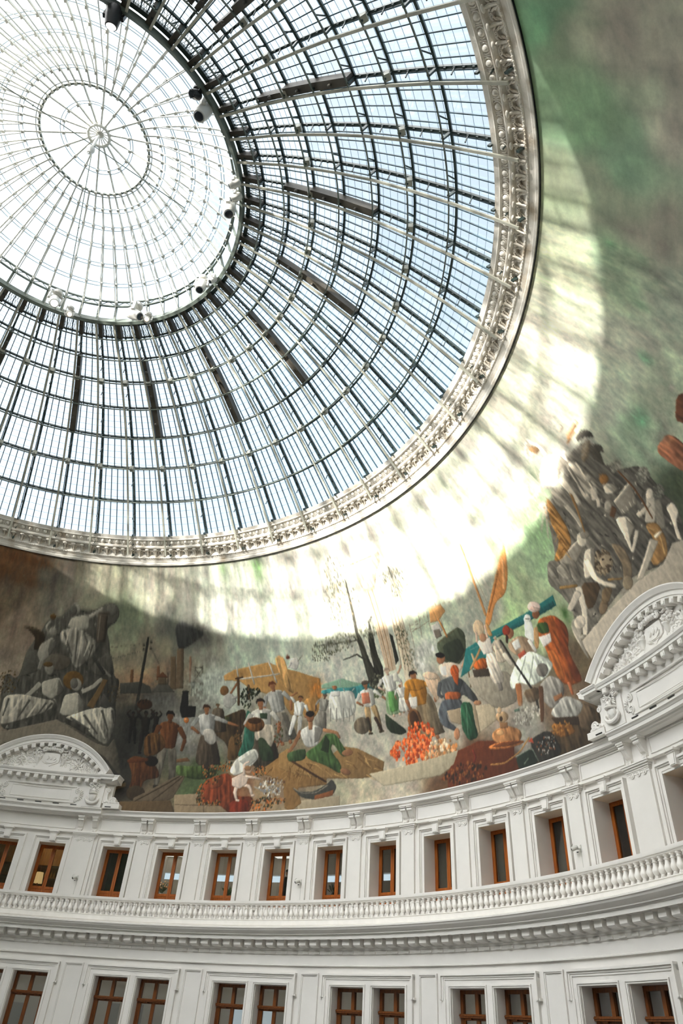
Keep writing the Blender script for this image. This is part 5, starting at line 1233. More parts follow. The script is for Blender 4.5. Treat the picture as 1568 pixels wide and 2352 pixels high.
p 195 193 184 22 3426 1139 3446 1111 3463 1114 3449 1142
p 150 100 65 22 3448 1115 3427 1091 3436 1088 3461 1110
p 150 100 65 22 3409 1152 3413 1161 3398 1164 3393 1154
p 150 100 65 12 3396 1169 3401 1174 3409 1176 3417 1174 3421 1170 3421 1165 3416 1160 3408 1158 3400 1160 3395 1164
p 80 58 42 12 3391 1168 3393 1175 3403 1179 3422 1176 3429 1169 3425 1163 3421 1169 3400 1173
p 140 134 122 30 3541 1116 3585 1108 3589 1084 3581 1035 3476 1053 3514 1097
p 98 93 85 20 3568 1103 3584 1100 3579 1037 3551 1042
p 110 84 64 22 3508 1049 3504 1041 3517 1039 3521 1047
p 110 84 64 22 3538 1043 3538 1034 3551 1034 3552 1042
p 150 146 134 26 3546 1155 3574 1155 3599 1151 3621 1141 3600 1123 3587 1102 3534 1112 3544 1133
p 108 105 96 18 3597 1147 3617 1140 3588 1105 3574 1107
p 138 134 123 22 3539 1155 3511 1136 3522 1131 3555 1148
p 110 84 64 22 3510 1134 3506 1110 3515 1109 3523 1133
p 138 134 123 22 3606 1134 3651 1116 3660 1121 3619 1142
p 110 84 64 22 3652 1116 3692 1101 3697 1105 3660 1121
p 110 84 64 22 3591 1149 3596 1157 3583 1159 3578 1152
p 110 84 64 12 3581 1164 3586 1168 3593 1170 3600 1168 3604 1165 3603 1160 3598 1156 3591 1155 3584 1156 3581 1160
p 100 90 78 12 3577 1163 3579 1169 3588 1173 3604 1170 3610 1163 3606 1158 3603 1164 3585 1167
p 74 59 41 30 2750 1105 2869 1130 2997 1155 2986 1066 2886 972 2849 1021 2765 1053
p 68 72 42 34 2749 1108 2836 1124 2891 1120 2881 1093 2773 1083
p 60 46 32 22 2944 1134 2944 1007 2960 1006 2960 1133
p 87 75 60 30 2747 1156 2829 1155 2838 1116 2859 1060 2735 1061 2744 1117
p 57 49 39 20 2804 1151 2826 1151 2855 1062 2815 1062
p 101 89 73 26 2750 1155 2775 1160 2801 1159 2826 1154 2818 1137 2817 1119 2764 1119 2761 1138
p 73 64 53 18 2801 1156 2823 1153 2817 1121 2803 1121
p 116 85 61 22 2793 1157 2793 1164 2782 1164 2783 1157
p 116 85 61 12 2778 1168 2780 1171 2784 1173 2790 1173 2794 1171 2796 1167 2795 1164 2790 1161 2785 1161 2780 1164
p 100 79 52 12 2773 1166 2771 1171 2777 1176 2793 1175 2803 1171 2803 1166 2797 1170 2778 1170
p 95 71 43 30 2874 1039 2948 1055 2973 1006 2937 946 2869 942
d 3 49 41 27 119 83 43 39 43 27 40 13 2939 1031 38 32
p 50 98 80 30 2997 1149 3046 1124 3061 1003 3019 967 2936 956 2978 1018
p 80 68 55 30 2677 1058 2756 1058 2791 1017 2835 926 2648 925 2656 1016
p 56 48 39 20 2736 1043 2764 1043 2829 928 2779 928
p 142 94 61 22 2702 928 2706 912 2728 913 2724 928
p 144 96 62 22 2757 927 2766 911 2787 914 2778 930
p 163 161 154 26 2638 1128 2683 1138 2730 1138 2777 1127 2764 1089 2766 1048 2670 1048 2660 1089
p 118 117 112 18 2730 1130 2771 1125 2765 1053 2740 1053
p 147 146 139 22 2630 1128 2588 1088 2609 1079 2659 1117
p 140 93 60 22 2592 1078 2655 1054 2664 1062 2605 1089
p 154 152 145 22 2761 1111 2857 1092 2865 1105 2772 1129
p 148 99 64 22 2858 1092 2941 1078 2945 1086 2864 1104
p 142 95 61 22 2718 1133 2717 1148 2694 1148 2695 1133
p 142 95 61 12 2685 1156 2688 1164 2697 1169 2709 1169 2720 1164 2724 1156 2721 1147 2712 1142 2700 1142 2689 1147
p 66 45 34 12 2678 1153 2675 1163 2685 1174 2715 1173 2733 1163 2733 1153 2722 1162 2686 1162
p 164 158 147 26 2682 1072 2752 1078 2799 1034 2760 1007 2704 1023
p 57 47 39 22 2709 931 2757 925 2756 903 2719 910
p 70 62 50 30 3075 1056 3166 1057 3207 1011 3261 911 3048 906 3052 1009
p 49 43 35 20 3143 1040 3176 1040 3254 914 3198 913
p 150 100 65 22 3110 911 3115 894 3140 894 3135 912
p 150 100 65 22 3173 911 3184 894 3208 897 3197 914
p 192 188 176 26 3028 1133 3080 1146 3134 1146 3189 1135 3174 1092 3178 1046 3067 1044 3055 1091
p 138 135 126 18 3135 1137 3182 1132 3177 1052 3148 1051
p 176 172 161 22 3019 1134 2972 1088 2997 1079 3053 1122
p 150 100 65 22 2982 1077 3084 1063 3088 1073 2987 1091
p 176 172 161 22 3167 1123 3229 1082 3252 1091 3199 1135
p 150 100 65 22 3228 1088 3219 1042 3237 1039 3254 1085
p 150 100 65 22 3121 1140 3119 1157 3092 1157 3094 1140
p 150 100 65 12 3082 1166 3085 1175 3096 1180 3110 1181 3122 1175 3127 1166 3124 1157 3113 1151 3099 1151 3087 1156
p 44 34 28 12 3074 1163 3070 1174 3082 1185 3116 1186 3138 1174 3137 1163 3124 1173 3083 1173
p 182 170 150 30 3057 1052 3123 1085 3199 1075 3209 1033 3178 981 3112 1031 3069 1015
p 52 66 46 26 3080 1027 3123 1031 3200 968 3202 932 3107 935
p 118 78 42 40 3132 1081 3125 1069 3106 1059 3078 1055 3047 1056 3019 1063 2999 1074 2992 1087 2999 1100 3019 1109 3047 1114 3078 1112 3107 1106 3126 1094
p 74 50 30 22 3108 1097 3103 1092 3089 1089 3068 1087 3045 1088 3025 1091 3011 1096 3006 1101 3011 1107 3025 1110 3046 1112 3068 1111 3089 1108 3103 1103
p 54 70 50 20 3096 1128 3152 1125 3151 1101 3101 1107
d 3 30 36 24 44 50 30 24 28 20 70 16 3005 1191 53 41
d 2 30 36 24 44 50 30 40 15 3064 1214 46 17
d 3 126 66 34 100 60 36 60 70 36 50 14 3231 1038 38 52
p 138 104 60 20 3081 888 3233 945 3329 932 3574 871 3578 821 3380 818 3411 758 3342 729 3299 744 3274 846 3177 873
p 142 110 66 20 3234 957 3298 978 3554 910 3683 961 3794 943 3978 876 3960 828 3825 827 3555 846 3345 875 3238 903
p 178 140 84 8 3646 876 3700 852 3701 853 3649 878
p 96 68 36 8 3563 882 3585 866 3587 867 3567 883
p 190 152 92 8 3576 945 3626 924 3627 925 3578 947
p 178 140 84 8 3647 877 3685 855 3686 855 3651 879
p 96 68 36 8 3908 870 3979 839 3980 840 3911 872
p 190 152 92 8 3440 875 3476 841 3477 842 3444 876
p 178 140 84 8 3864 894 3928 882 3928 883 3865 896
p 96 68 36 8 3348 888 3395 860 3397 860 3352 890
p 190 152 92 8 3849 838 3915 812 3916 813 3852 840
p 178 140 84 8 3306 917 3354 905 3355 906 3307 919
p 96 68 36 8 3788 929 3842 898 3843 898 3792 931
p 190 152 92 8 3412 957 3459 927 3460 928 3415 958
p 178 140 84 8 3397 890 3434 867 3436 867 3401 891
p 96 68 36 8 3791 909 3855 871 3856 872 3795 911
p 190 152 92 8 3625 872 3692 862 3692 863 3626 875
p 178 140 84 8 3836 910 3860 893 3861 893 3840 912
p 96 68 36 8 3441 907 3492 898 3492 899 3442 910
p 190 152 92 8 3486 904 3518 895 3519 896 3488 906
p 178 140 84 8 3711 891 3778 875 3779 876 3712 893
p 96 68 36 8 3362 889 3398 878 3398 879 3364 892
p 190 152 92 8 3671 858 3740 825 3741 825 3674 860
p 178 140 84 8 3329 935 3389 927 3390 927 3330 938
p 96 68 36 8 3430 912 3476 879 3477 880 3434 914
p 190 152 92 8 3627 856 3689 839 3690 840 3629 859
p 178 140 84 8 3904 857 3976 840 3977 840 3906 859
p 96 68 36 8 3848 873 3884 859 3885 860 3851 875
p 190 152 92 8 3494 905 3557 873 3558 873 3497 907
p 178 140 84 8 3569 873 3630 838 3631 839 3572 874
p 96 68 36 8 3759 882 3787 863 3789 864 3763 884
p 190 152 92 8 3845 900 3869 871 3871 872 3849 901
p 178 140 84 8 3707 902 3763 888 3764 889 3709 905
p 96 68 36 8 3481 865 3546 827 3547 828 3485 866
p 190 152 92 8 3841 892 3891 856 3892 857 3845 894
p 178 140 84 8 3456 913 3500 898 3501 899 3459 916
p 172 132 78 8 3356 896 3341 849 3342 849 3361 895
p 96 68 36 8 3347 872 3345 848 3347 848 3352 871
p 172 132 78 8 3379 862 3369 819 3370 819 3384 861
p 96 68 36 8 3313 907 3307 860 3309 859 3318 906
p 172 132 78 8 3206 907 3175 879 3177 879 3210 906
p 96 68 36 8 3183 900 3149 879 3151 878 3186 898
p 172 132 78 8 3160 848 3146 809 3148 808 3165 847
p 96 68 36 8 3216 863 3195 838 3197 837 3220 861
p 172 132 78 8 3237 922 3214 900 3215 900 3241 921
p 96 68 36 8 3383 877 3356 854 3357 853 3387 876
p 172 132 78 8 3197 871 3185 832 3187 832 3202 871
p 96 68 36 8 3382 904 3365 859 3367 859 3386 903
p 172 132 78 8 3295 870 3259 850 3260 849 3299 867
p 96 68 36 8 3473 907 3437 875 3439 875 3477 905
p 172 132 78 8 3213 854 3181 819 3182 819 3217 852
p 96 68 36 8 3228 867 3214 829 3216 828 3233 866
p 172 132 78 8 3293 894 3257 876 3258 875 3297 892
p 96 68 36 8 3321 896 3313 847 3315 847 3326 895
p 172 132 78 8 3508 863 3506 814 3508 814 3513 862
p 96 68 36 8 3472 872 3464 828 3466 828 3477 871
p 172 132 78 8 3408 874 3384 841 3386 840 3413 873
p 96 68 36 8 3191 909 3182 886 3183 885 3196 908
p 172 132 78 8 3213 867 3204 833 3206 833 3218 866
p 96 68 36 8 3414 892 3404 856 3406 855 3419 891
p 172 132 78 8 3194 864 3175 831 3176 830 3199 863
p 96 68 36 8 3341 915 3316 894 3317 893 3345 914
p 150 104 70 22 3382 1047 3333 994 3293 964 3311 956 3355 986 3408 1039
p 178 175 166 26 3380 1044 3479 1063 3561 1040 3525 996 3513 977 3425 971
p 120 116 108 16 3494 1051 3561 1040 3525 996 3490 987
p 158 112 76 22 3452 1077 3452 1042 3480 1041 3481 1076
p 140 94 62 22 3498 1091 3493 1081 3484 1074 3471 1071 3458 1072 3446 1077 3439 1085 3437 1095 3441 1104 3451 1111 3464 1115 3477 1114 3489 1109 3496 1100
p 40 32 26 22 3501 1101 3497 1096 3487 1093 3474 1091 3460 1092 3448 1096 3439 1100 3437 1106 3441 1110 3450 1114 3463 1115 3478 1114 3490 1111 3498 1106
p 158 112 76 22 3549 1028 3648 1010 3662 990 3680 992 3661 1020 3557 1042
p 64 84 52 30 3286 958 3382 970 3430 968 3425 927 3309 921
p 66 92 50 36 3421 953 3529 984 3569 1019 3645 1013 3709 944 3745 927 3686 917 3620 980 3602 953 3680 889 3670 853 3575 894 3448 925
p 44 56 36 14 3569 1013 3599 988 3586 942 3533 958
p 140 98 66 22 3761 933 3759 927 3749 923 3734 920 3716 920 3700 922 3688 927 3682 932 3684 938 3694 943 3709 946 3727 946 3744 944 3756 939
p 132 92 62 22 3743 851 3736 848 3723 847 3707 849 3691 853 3677 859 3669 866 3669 871 3676 875 3689 876 3705 874 3721 869 3735 863 3742 857
p 70 46 28 22 3326 922 3572 827 3579 834 3333 929
p 66 66 60 24 3333 826 3392 802 3496 799 3586 824 3611 842 3651 808 3621 776 3499 767 3405 780
p 150 140 120 22 3348 817 3413 794 3508 791 3589 816 3585 820 3505 795 3414 797 3351 820
p 130 78 42 16 3497 783 3629 798 3621 776 3499 767
p 123 58 31 38 2743 870 2907 900 2953 795 3085 798 3065 727 2929 729 2859 766 2726 772 2719 839
p 117 43 21 26 2917 778 3047 787 3060 727 2929 729
p 133 69 40 26 2764 864 2863 884 2852 839 2773 827
d 5 186 101 39 58 50 33 117 68 33 43 48 31 146 107 58 52 15 2862 920 65 20
d 5 182 99 38 57 49 32 115 67 32 42 47 30 143 105 57 68 15 2775 885 65 38
d 5 179 98 37 56 49 32 113 65 32 41 47 30 141 103 56 68 15 2717 806 28 44
d 5 181 99 38 57 49 32 114 66 32 42 47 30 143 105 57 48 15 2786 774 78 12
d 5 190 104 40 60 52 34 120 70 34 44 50 32 150 110 60 48 15 3101 894 50 23
d 5 190 104 40 60 52 34 120 70 34 44 50 32 150 110 60 120 15 3138 762 84 28
d 5 190 104 40 60 52 34 120 70 34 44 50 32 150 110 60 60 15 3228 774 74 13
d 4 200 194 180 150 140 124 96 70 48 120 124 130 120 17 3203 831 90 41
p 170 168 160 22 3077 832 3166 806 3236 828 3232 831 3165 810 3080 836
p 206 203 190 30 2892 899 2929 947 3020 981 3073 988 3097 948 3026 907 2937 878
p 168 166 154 20 2959 940 3061 979 3085 948 3015 914
p 203 183 165 22 2945 849 2936 814 2960 781 2977 783 2959 813 2972 844
p 204 184 166 22 2996 838 3037 831 3062 795 3079 797 3054 839 3003 853
p 204 184 166 16 2917 871 2987 892 3036 877 3020 845 2977 828 2923 841
p 204 184 166 22 3008 881 3002 925 3035 933 3027 941 2986 929 2990 882
p 204 184 166 22 3009 873 3072 866 3120 860 3122 866 3074 875 3010 883
p 186 150 120 22 3056 902 3054 895 3048 889 3037 887 3025 887 3014 890 3005 896 3001 904 3003 911 3010 916 3021 919 3033 919 3044 916 3053 909
p 150 110 74 22 3045 909 3043 904 3037 901 3027 899 3017 899 3007 901 2999 905 2996 910 2998 914 3004 918 3014 920 3025 919 3035 917 3042 913
p 203 183 165 22 2960 779 2987 775 2988 784 2961 787
p 204 184 166 22 3064 795 3088 795 3086 804 3061 803
p 128 160 134 16 3577 1206 3737 1215 3811 1194 3886 1179 4035 1176 4023 1147 3573 1192
p 60 132 132 26 3571 1187 3703 1183 3792 1174 3885 1177 4047 1177 4034 1146 3869 1132 3790 1130 3699 1169 3567 1170
p 190 200 190 22 3719 1190 3730 1228 3725 1229 3714 1190
p 190 188 176 26 3617 1164 3687 1170 3817 1163 3805 1079 3752 1066 3608 1065
p 150 146 134 22 3618 1114 3609 1062 3617 1062 3626 1113
p 150 146 134 22 3662 1110 3653 1059 3661 1058 3670 1109
p 150 146 134 22 3712 1105 3701 1054 3709 1054 3720 1104
p 150 146 134 22 3755 1101 3745 1050 3753 1050 3763 1100
p 150 146 134 22 3788 1098 3777 1047 3785 1047 3796 1097
p 196 190 176 22 3746 1165 3739 1177 3732 1176 3740 1164
p 196 190 176 22 3802 1161 3822 1170 3817 1172 3797 1163
p 205 202 192 22 3637 1175 3711 1171 3705 1152 3638 1155
p 176 116 78 22 3688 1184 3681 1179 3669 1178 3658 1181 3655 1188 3662 1193 3674 1194 3685 1191
p 190 110 60 22 3653 1190 3690 1186 3691 1190 3654 1194
p 62 60 50 30 3916 1365 3954 1357 3970 1262 3995 1217 3992 1275 4011 1349 4055 1354 4040 1275 4063 1211 4025 1138 3939 1153 3927 1217 3925 1267
p 70 66 56 8 3951 1262 3890 1290 3824 1284 3775 1281 3776 1278 3826 1280 3885 1284 3939 1257
p 70 66 56 8 3935 1338 3808 1344 3687 1348 3567 1354 3566 1351 3686 1344 3807 1338 3932 1331
p 70 66 56 8 3952 1304 3904 1353 3809 1364 3807 1362 3898 1351 3939 1302
p 70 66 56 8 3943 1359 3970 1481 3982 1540 3975 1540 3953 1482 3918 1360
p 70 66 56 8 4051 1355 4057 1384 4127 1411 4122 1414 4045 1387 4031 1356
d 4 112 112 90 92 92 74 136 132 104 80 80 64 240 12 3747 1343 201 33
d 4 112 112 90 92 92 74 136 132 104 80 80 64 70 12 3633 1310 94 22
d 4 112 112 90 92 92 74 136 132 104 80 80 64 120 12 4018 1359 112 29
d 5 112 112 90 92 92 74 136 132 104 80 80 64 170 150 110 260 12 3885 1470 153 84
d 5 112 112 90 92 92 74 136 132 104 80 80 64 170 150 110 120 12 3923 1567 94 57
d 5 112 112 90 92 92 74 136 132 104 80 80 64 176 160 120 220 12 4349 1476 118 51
d 4 112 112 90 92 92 74 136 132 104 80 80 64 70 14 3995 1164 70 47
d 2 70 80 50 96 104 66 40 14 3983 1132 57 16
p 206 180 148 12 4093 1488 4196 1486 4152 1198 4076 1196
p 222 202 174 22 4105 1485 4085 1197 4091 1197 4111 1485
p 176 138 100 22 4124 1485 4099 1197 4104 1197 4130 1484
p 222 202 174 22 4143 1485 4112 1198 4117 1198 4149 1484
p 176 138 100 22 4161 1484 4125 1198 4130 1198 4168 1484
p 222 202 174 22 4180 1484 4138 1198 4143 1198 4187 1484
p 210 194 168 26 4069 1572 4339 1571 4320 1546 4252 1522 4197 1483 4092 1488 4081 1532 4062 1552
p 190 160 120 22 4073 1573 4251 1574 4344 1570 4346 1575 4252 1579 4072 1578
p 206 184 150 22 4200 1484 4194 1482 4178 1480 4155 1480 4131 1481 4109 1483 4095 1486 4090 1488 4096 1490 4112 1492 4134 1492 4159 1491 4181 1489 4195 1486
p 200 186 160 22 4215 1408 4323 1412 4296 1264 4285 1157 4200 1134 4213 1266
p 176 146 110 22 4239 1405 4191 1193 4196 1193 4245 1405
p 176 146 110 22 4265 1406 4215 1185 4220 1185 4271 1405
p 176 146 110 22 4291 1406 4238 1177 4244 1177 4297 1405
d 3 78 82 60 104 104 80 150 130 100 90 12 4262 1302 51 48
d 3 78 82 60 104 104 80 150 130 100 80 12 4275 1213 56 44
p 46 46 38 16 4175 1326 4196 1312 4189 1226 4158 1214
s 205 203 194 90 4429 1231 79 34
s 198 196 186 80 4344 1192 61 43
p 78 84 64 28 4494 1239 4682 1262 4716 1230 4672 1165 4600 1139 4512 1162 4488 1210
p 120 112 84 22 4499 1233 4680 1257 4678 1260 4496 1237
p 52 58 46 22 4530 1224 4662 1225 4671 1176 4594 1148 4518 1173
p 140 124 100 6 4345 1331 4326 1248 4329 1248 4349 1330
p 140 124 100 6 4435 1347 4404 1273 4407 1273 4439 1346
p 140 124 100 6 4503 1345 4483 1280 4486 1280 4507 1344
p 140 124 100 6 4588 1360 4578 1241 4581 1241 4593 1360
p 140 124 100 6 4321 1313 4413 1305 4414 1307 4321 1314
p 140 124 100 6 4343 1325 4412 1318 4413 1320 4344 1327
p 140 124 100 6 4393 1332 4457 1326 4457 1328 4394 1334
p 140 124 100 6 4441 1337 4505 1331 4505 1332 4442 1339
p 140 124 100 6 4350 1302 4496 1314 4496 1316 4349 1304
p 140 124 100 6 4534 1354 4748 1340 4749 1341 4535 1356
p 204 150 92 20 4529 1350 4628 1347 4644 1323 4562 1303 4502 1307
p 194 188 176 18 4499 1297 4558 1301 4569 1269 4495 1256
p 120 110 96 14 4504 1282 4550 1278 4552 1252 4503 1250
p 190 130 70 22 4561 1312 4578 1240 4591 1240 4575 1312
p 166 138 96 28 3867 1093 3872 1044 3880 994 3906 994 3908 1043 3913 1091
p 136 113 78 28 3913 1091 3940 1043 3955 993 3981 993 3974 1045 3957 1094
p 66 55 38 22 3882 986 3912 986 3910 994 3880 994
p 66 55 38 22 3957 985 3992 986 3990 993 3955 993
p 205 202 190 26 3849 1150 3885 1158 3922 1158 3960 1150 3949 1121 3951 1090 3874 1090 3867 1121
p 147 145 136 18 3923 1152 3956 1148 3951 1094 3930 1094
p 188 185 174 22 3842 1150 3808 1120 3826 1114 3867 1142
p 150 100 65 22 3812 1113 3862 1095 3870 1100 3823 1121
p 188 185 174 22 3945 1141 4002 1114 4016 1120 3966 1151
p 150 100 65 22 4002 1114 4057 1088 4066 1092 4016 1120
p 150 100 65 22 3914 1154 3913 1165 3893 1165 3895 1154
p 150 100 65 12 3886 1171 3889 1177 3897 1181 3907 1181 3915 1177 3919 1171 3916 1165 3908 1161 3898 1161 3890 1165
p 96 70 48 12 3881 1169 3879 1177 3887 1185 3911 1184 3925 1177 3925 1169 3916 1176 3888 1176
p 190 118 88 20 3863 1146 3919 1143 3919 1103 3861 1104
p 60 44 34 22 3871 1053 3889 998 3907 999 3893 1054
p 60 44 34 22 3925 1046 3969 991 3986 994 3946 1050
p 84 72 60 22 3940 1180 3937 1176 3928 1174 3914 1173 3900 1173 3887 1175 3878 1178 3875 1182 3878 1185 3887 1188 3900 1189 3915 1188 3928 1186 3937 1183
p 104 92 74 34 3896 1019 3888 1006 3870 996 3845 992 3819 995 3796 1003 3782 1016 3778 1031 3787 1045 3805 1054 3831 1058 3857 1056 3879 1047 3893 1034
p 128 150 112 30 4053 1133 4116 1132 4140 1103 4168 1040 4020 1041 4033 1105
p 89 105 78 20 4099 1122 4121 1121 4164 1042 4125 1043
p 190 160 135 22 4063 1043 4065 1032 4083 1032 4081 1043
p 190 160 135 22 4107 1042 4113 1031 4130 1033 4124 1043
p 208 204 192 26 4028 1182 4065 1188 4101 1187 4138 1179 4124 1153 4123 1125 4047 1126 4043 1155
p 149 146 138 18 4101 1182 4133 1178 4123 1129 4103 1129
p 191 187 176 22 4022 1183 3985 1155 4001 1149 4044 1174
p 190 160 135 22 3988 1149 4036 1131 4044 1136 3999 1156
p 191 187 176 22 4122 1173 4161 1146 4178 1151 4145 1179
p 190 160 135 22 4161 1150 4151 1121 4163 1120 4178 1147
p 190 160 135 22 4092 1184 4092 1195 4074 1195 4074 1185
p 190 160 135 12 4068 1201 4071 1206 4078 1210 4088 1209 4096 1206 4099 1200 4096 1194 4088 1191 4078 1191 4071 1195
p 150 130 110 12 4062 1199 4060 1206 4070 1213 4093 1212 4106 1205 4105 1198 4097 1204 4069 1205
p 92 140 76 26 4055 1128 4106 1124 4119 1054 4048 1049
p 188 150 120 22 4132 1176 4172 1183 4202 1207 4191 1211 4162 1189 4126 1184
p 200 196 184 30 4134 1099 4176 1098 4193 1080 4212 1042 4112 1043 4121 1081
p 140 137 128 20 4165 1092 4180 1092 4209 1043 4183 1044
p 150 108 80 22 4142 1044 4143 1037 4153 1037 4152 1044
p 150 108 80 22 4172 1043 4176 1037 4186 1038 4182 1044
p 206 202 190 26 4116 1128 4140 1132 4164 1132 4189 1127 4181 1111 4181 1094 4130 1094 4126 1112
p 148 145 136 18 4165 1129 4186 1126 4181 1096 4167 1096
p 189 185 174 22 4112 1128 4097 1110 4108 1107 4127 1124
p 150 108 80 22 4097 1108 4107 1090 4114 1091 4108 1109
p 150 108 80 22 4158 1130 4157 1136 4146 1136 4147 1130
p 150 108 80 12 4143 1140 4144 1143 4149 1145 4154 1145 4159 1143 4161 1139 4159 1136 4155 1134 4149 1134 4145 1136
p 200 196 186 12 4138 1139 4136 1143 4142 1147 4157 1147 4167 1142 4166 1138 4161 1142 4142 1142
p 200 196 180 16 4121 1187 4156 1187 4152 1155 4113 1158
p 44 54 38 30 4012 1056 4040 1035 4158 970 4111 960 4034 978 4008 1006
p 124 106 80 30 4243 1059 4324 1060 4363 1019 4418 930 4229 924 4225 1017
p 86 74 56 20 4305 1045 4334 1045 4412 932 4362 931
p 150 100 65 22 4283 929 4289 913 4313 914 4307 929
p 150 100 65 22 4339 929 4350 914 4373 917 4362 932
p 184 124 42 26 4197 1129 4243 1140 4291 1140 4341 1130 4329 1091 4335 1050 4237 1049 4223 1090
p 132 89 30 18 4292 1132 4335 1127 4334 1055 4308 1055
p 169 114 38 22 4185 1128 4164 1084 4192 1079 4223 1120
p 150 100 65 22 4166 1080 4193 1036 4210 1038 4191 1083
p 169 114 38 22 4320 1120 4378 1083 4400 1090 4351 1130
p 150 100 65 22 4376 1088 4371 1046 4389 1044 4402 1085
p 150 100 65 22 4281 1135 4279 1150 4252 1150 4255 1135
p 150 100 65 12 4242 1158 4245 1166 4256 1171 4269 1171 4281 1166 4286 1158 4283 1150 4273 1145 4260 1144 4248 1150
p 44 32 26 12 4237 1155 4233 1165 4244 1176 4274 1176 4294 1166 4294 1155 4282 1164 4245 1164
p 210 204 192 16 4200 1088 4258 1082 4249 1047 4200 1052
p 112 76 44 34 4264 999 4261 979 4250 963 4232 955 4211 955 4190 965 4174 981 4166 1001 4168 1021 4180 1037 4199 1045 4221 1045 4242 1035 4257 1019
p 74 48 30 22 4243 1002 4242 987 4235 975 4224 969 4211 969 4198 976 4187 989 4182 1004 4183 1019 4190 1031 4202 1037 4216 1037 4229 1030 4238 1018
p 112 98 76 26 4334 1095 4380 1034 4385 931 4317 935 4299 1019
p 184 124 42 26 4332 1115 4320 1107 4296 1103 4265 1103 4233 1108 4205 1116 4187 1127 4184 1137 4195 1145 4219 1149 4251 1149 4284 1144 4312 1135 4329 1125
p 200 172 142 26 4346 1153 4432 1145 4457 1103 4396 1041 4372 1067 4338 1116
p 210 184 154 22 4435 1126 4425 1122 4407 1122 4384 1125 4361 1130 4343 1138 4332 1146 4332 1152 4342 1156 4361 1157 4384 1154 4407 1148 4425 1140 4435 1132
p 206 188 166 24 4457 1166 4546 1162 4631 1135 4667 1151 4601 1119 4522 1102 4458 1129
p 168 112 76 22 4520 1177 4512 1170 4500 1166 4486 1165 4472 1167 4462 1172 4458 1180 4459 1187 4467 1194 4479 1199 4494 1200 4507 1197 4517 1192 4522 1185
p 34 30 28 22 4523 1187 4517 1184 4505 1183 4491 1185 4477 1188 4465 1193 4460 1198 4460 1203 4467 1205 4479 1206 4494 1205 4508 1201 4519 1196 4524 1191
p 216 212 202 12 4467 1155 4511 1153 4499 1123 4463 1129
p 186 140 106 22 4631 1124 4667 1149 4652 1155 4611 1131
p 120 96 66 22 4658 1162 4637 1053 4646 1052 4668 1161
p 82 84 84 26 4426 1112 4540 1115 4605 1088 4676 1006 4647 995 4575 1044 4549 1022 4448 1039 4436 1062
p 60 62 64 18 4548 1109 4602 1086 4563 1053 4523 1060
p 168 88 44 26 4459 1069 4565 1052 4554 1028 4448 1039
p 82 86 90 28 4429 1047 4554 1028 4566 998 4442 998 4444 965 4498 935 4473 926 4388 962 4383 1007
p 172 120 84 22 4509 912 4504 903 4497 897 4488 894 4479 895 4471 901 4468 909 4468 918 4472 927 4480 933 4490 936 4499 934 4506 929 4509 921
p 176 82 34 26 4590 1121 4582 1114 4570 1108 4556 1106 4543 1109 4533 1115 4529 1123 4531 1132 4539 1140 4551 1145 4566 1147 4579 1145 4588 1139 4592 1130
p 176 82 34 20 4533 1122 4584 1113 4558 1075 4542 1088
p 168 120 84 22 4687 992 4683 988 4675 987 4664 987 4652 989 4642 992 4636 996 4635 1001 4640 1004 4648 1006 4659 1005 4671 1003 4680 1000 4686 996
p 82 84 84 22 4427 1109 4398 1068 4429 1049 4445 1056 4423 1067 4453 1103
p 178 162 134 18 4617 993 4774 974 4763 919 4629 893
p 150 132 106 14 4617 993 4643 991 4646 897 4629 893
p 164 144 116 14 4444 1003 4537 999 4527 941 4462 961
p 38 80 54 34 4547 1018 4625 1005 4616 943 4631 883 4561 878 4525 932
p 80 120 90 22 4581 1007 4557 900 4565 899 4590 1006
d 5 214 92 34 190 76 28 216 114 54 160 60 26 224 130 74 150 26 4164 905 148 41
d 5 214 92 34 190 76 28 216 114 54 160 60 26 224 130 74 110 26 4234 940 101 53
d 5 214 92 34 190 76 28 216 114 54 160 60 26 224 130 74 110 26 4241 863 117 46
d 5 214 92 34 190 76 28 216 114 54 160 60 26 224 130 74 50 26 4176 833 71 22
d 5 206 154 106 184 120 66 214 196 166 150 110 70 196 170 130 150 26 4366 869 110 45
d 3 90 96 60 70 76 50 190 176 150 40 20 4369 821 64 24
p 168 156 130 16 3867 840 4487 858 4448 811 4355 787 3969 787
p 104 50 24 20 4482 856 4623 870 4854 837 4825 711 4353 770 4443 812
p 98 46 22 20 4425 809 4594 851 4705 850 4705 808 4948 757 4865 730 4397 730 4402 786
p 72 56 38 36 4959 798 5104 824 5257 817 5359 777 5343 736 5077 735
p 88 72 54 34 5319 868 5414 806 5354 765 5267 796 5272 851
p 122 80 34 40 5093 845 5221 824 5245 787 5131 791
p 40 118 114 18 4589 1098 4683 1182 4906 1197 5163 1196 5376 1197 5366 1164 5271 1166 5124 1170 4920 1174 4808 1130 4655 1107
p 30 96 96 18 4890 1180 5128 1185 5358 1182 5358 1167 5123 1168 4918 1171
p 110 170 160 22 4710 1170 4947 1176 4946 1179 4709 1173
p 150 140 122 24 4623 1090 4775 1085 4930 1053 4937 950 4780 949 4674 1020
p 186 96 36 34 4691 1132 4795 1132 4792 1091 4700 1104
p 72 60 50 18 4684 1108 4806 1089 4785 1065 4680 1083
p 190 160 120 22 4705 1161 4706 1129 4721 1128 4721 1160
p 188 140 90 22 4674 1108 4809 1170 4798 1176 4663 1114
p 204 136 72 24 5260 1405 5234 1376 5165 1319 5090 1277 4997 1272 4908 1219 4871 1217 4880 1236 4985 1294 5114 1353
p 222 164 104 22 5187 1374 5087 1294 5104 1290 5203 1370
p 170 104 50 22 5120 1352 4927 1257 4934 1254 5127 1349
p 186 134 82 22 4972 1479 4919 1360 4891 1250 4910 1249 4934 1359 4982 1478
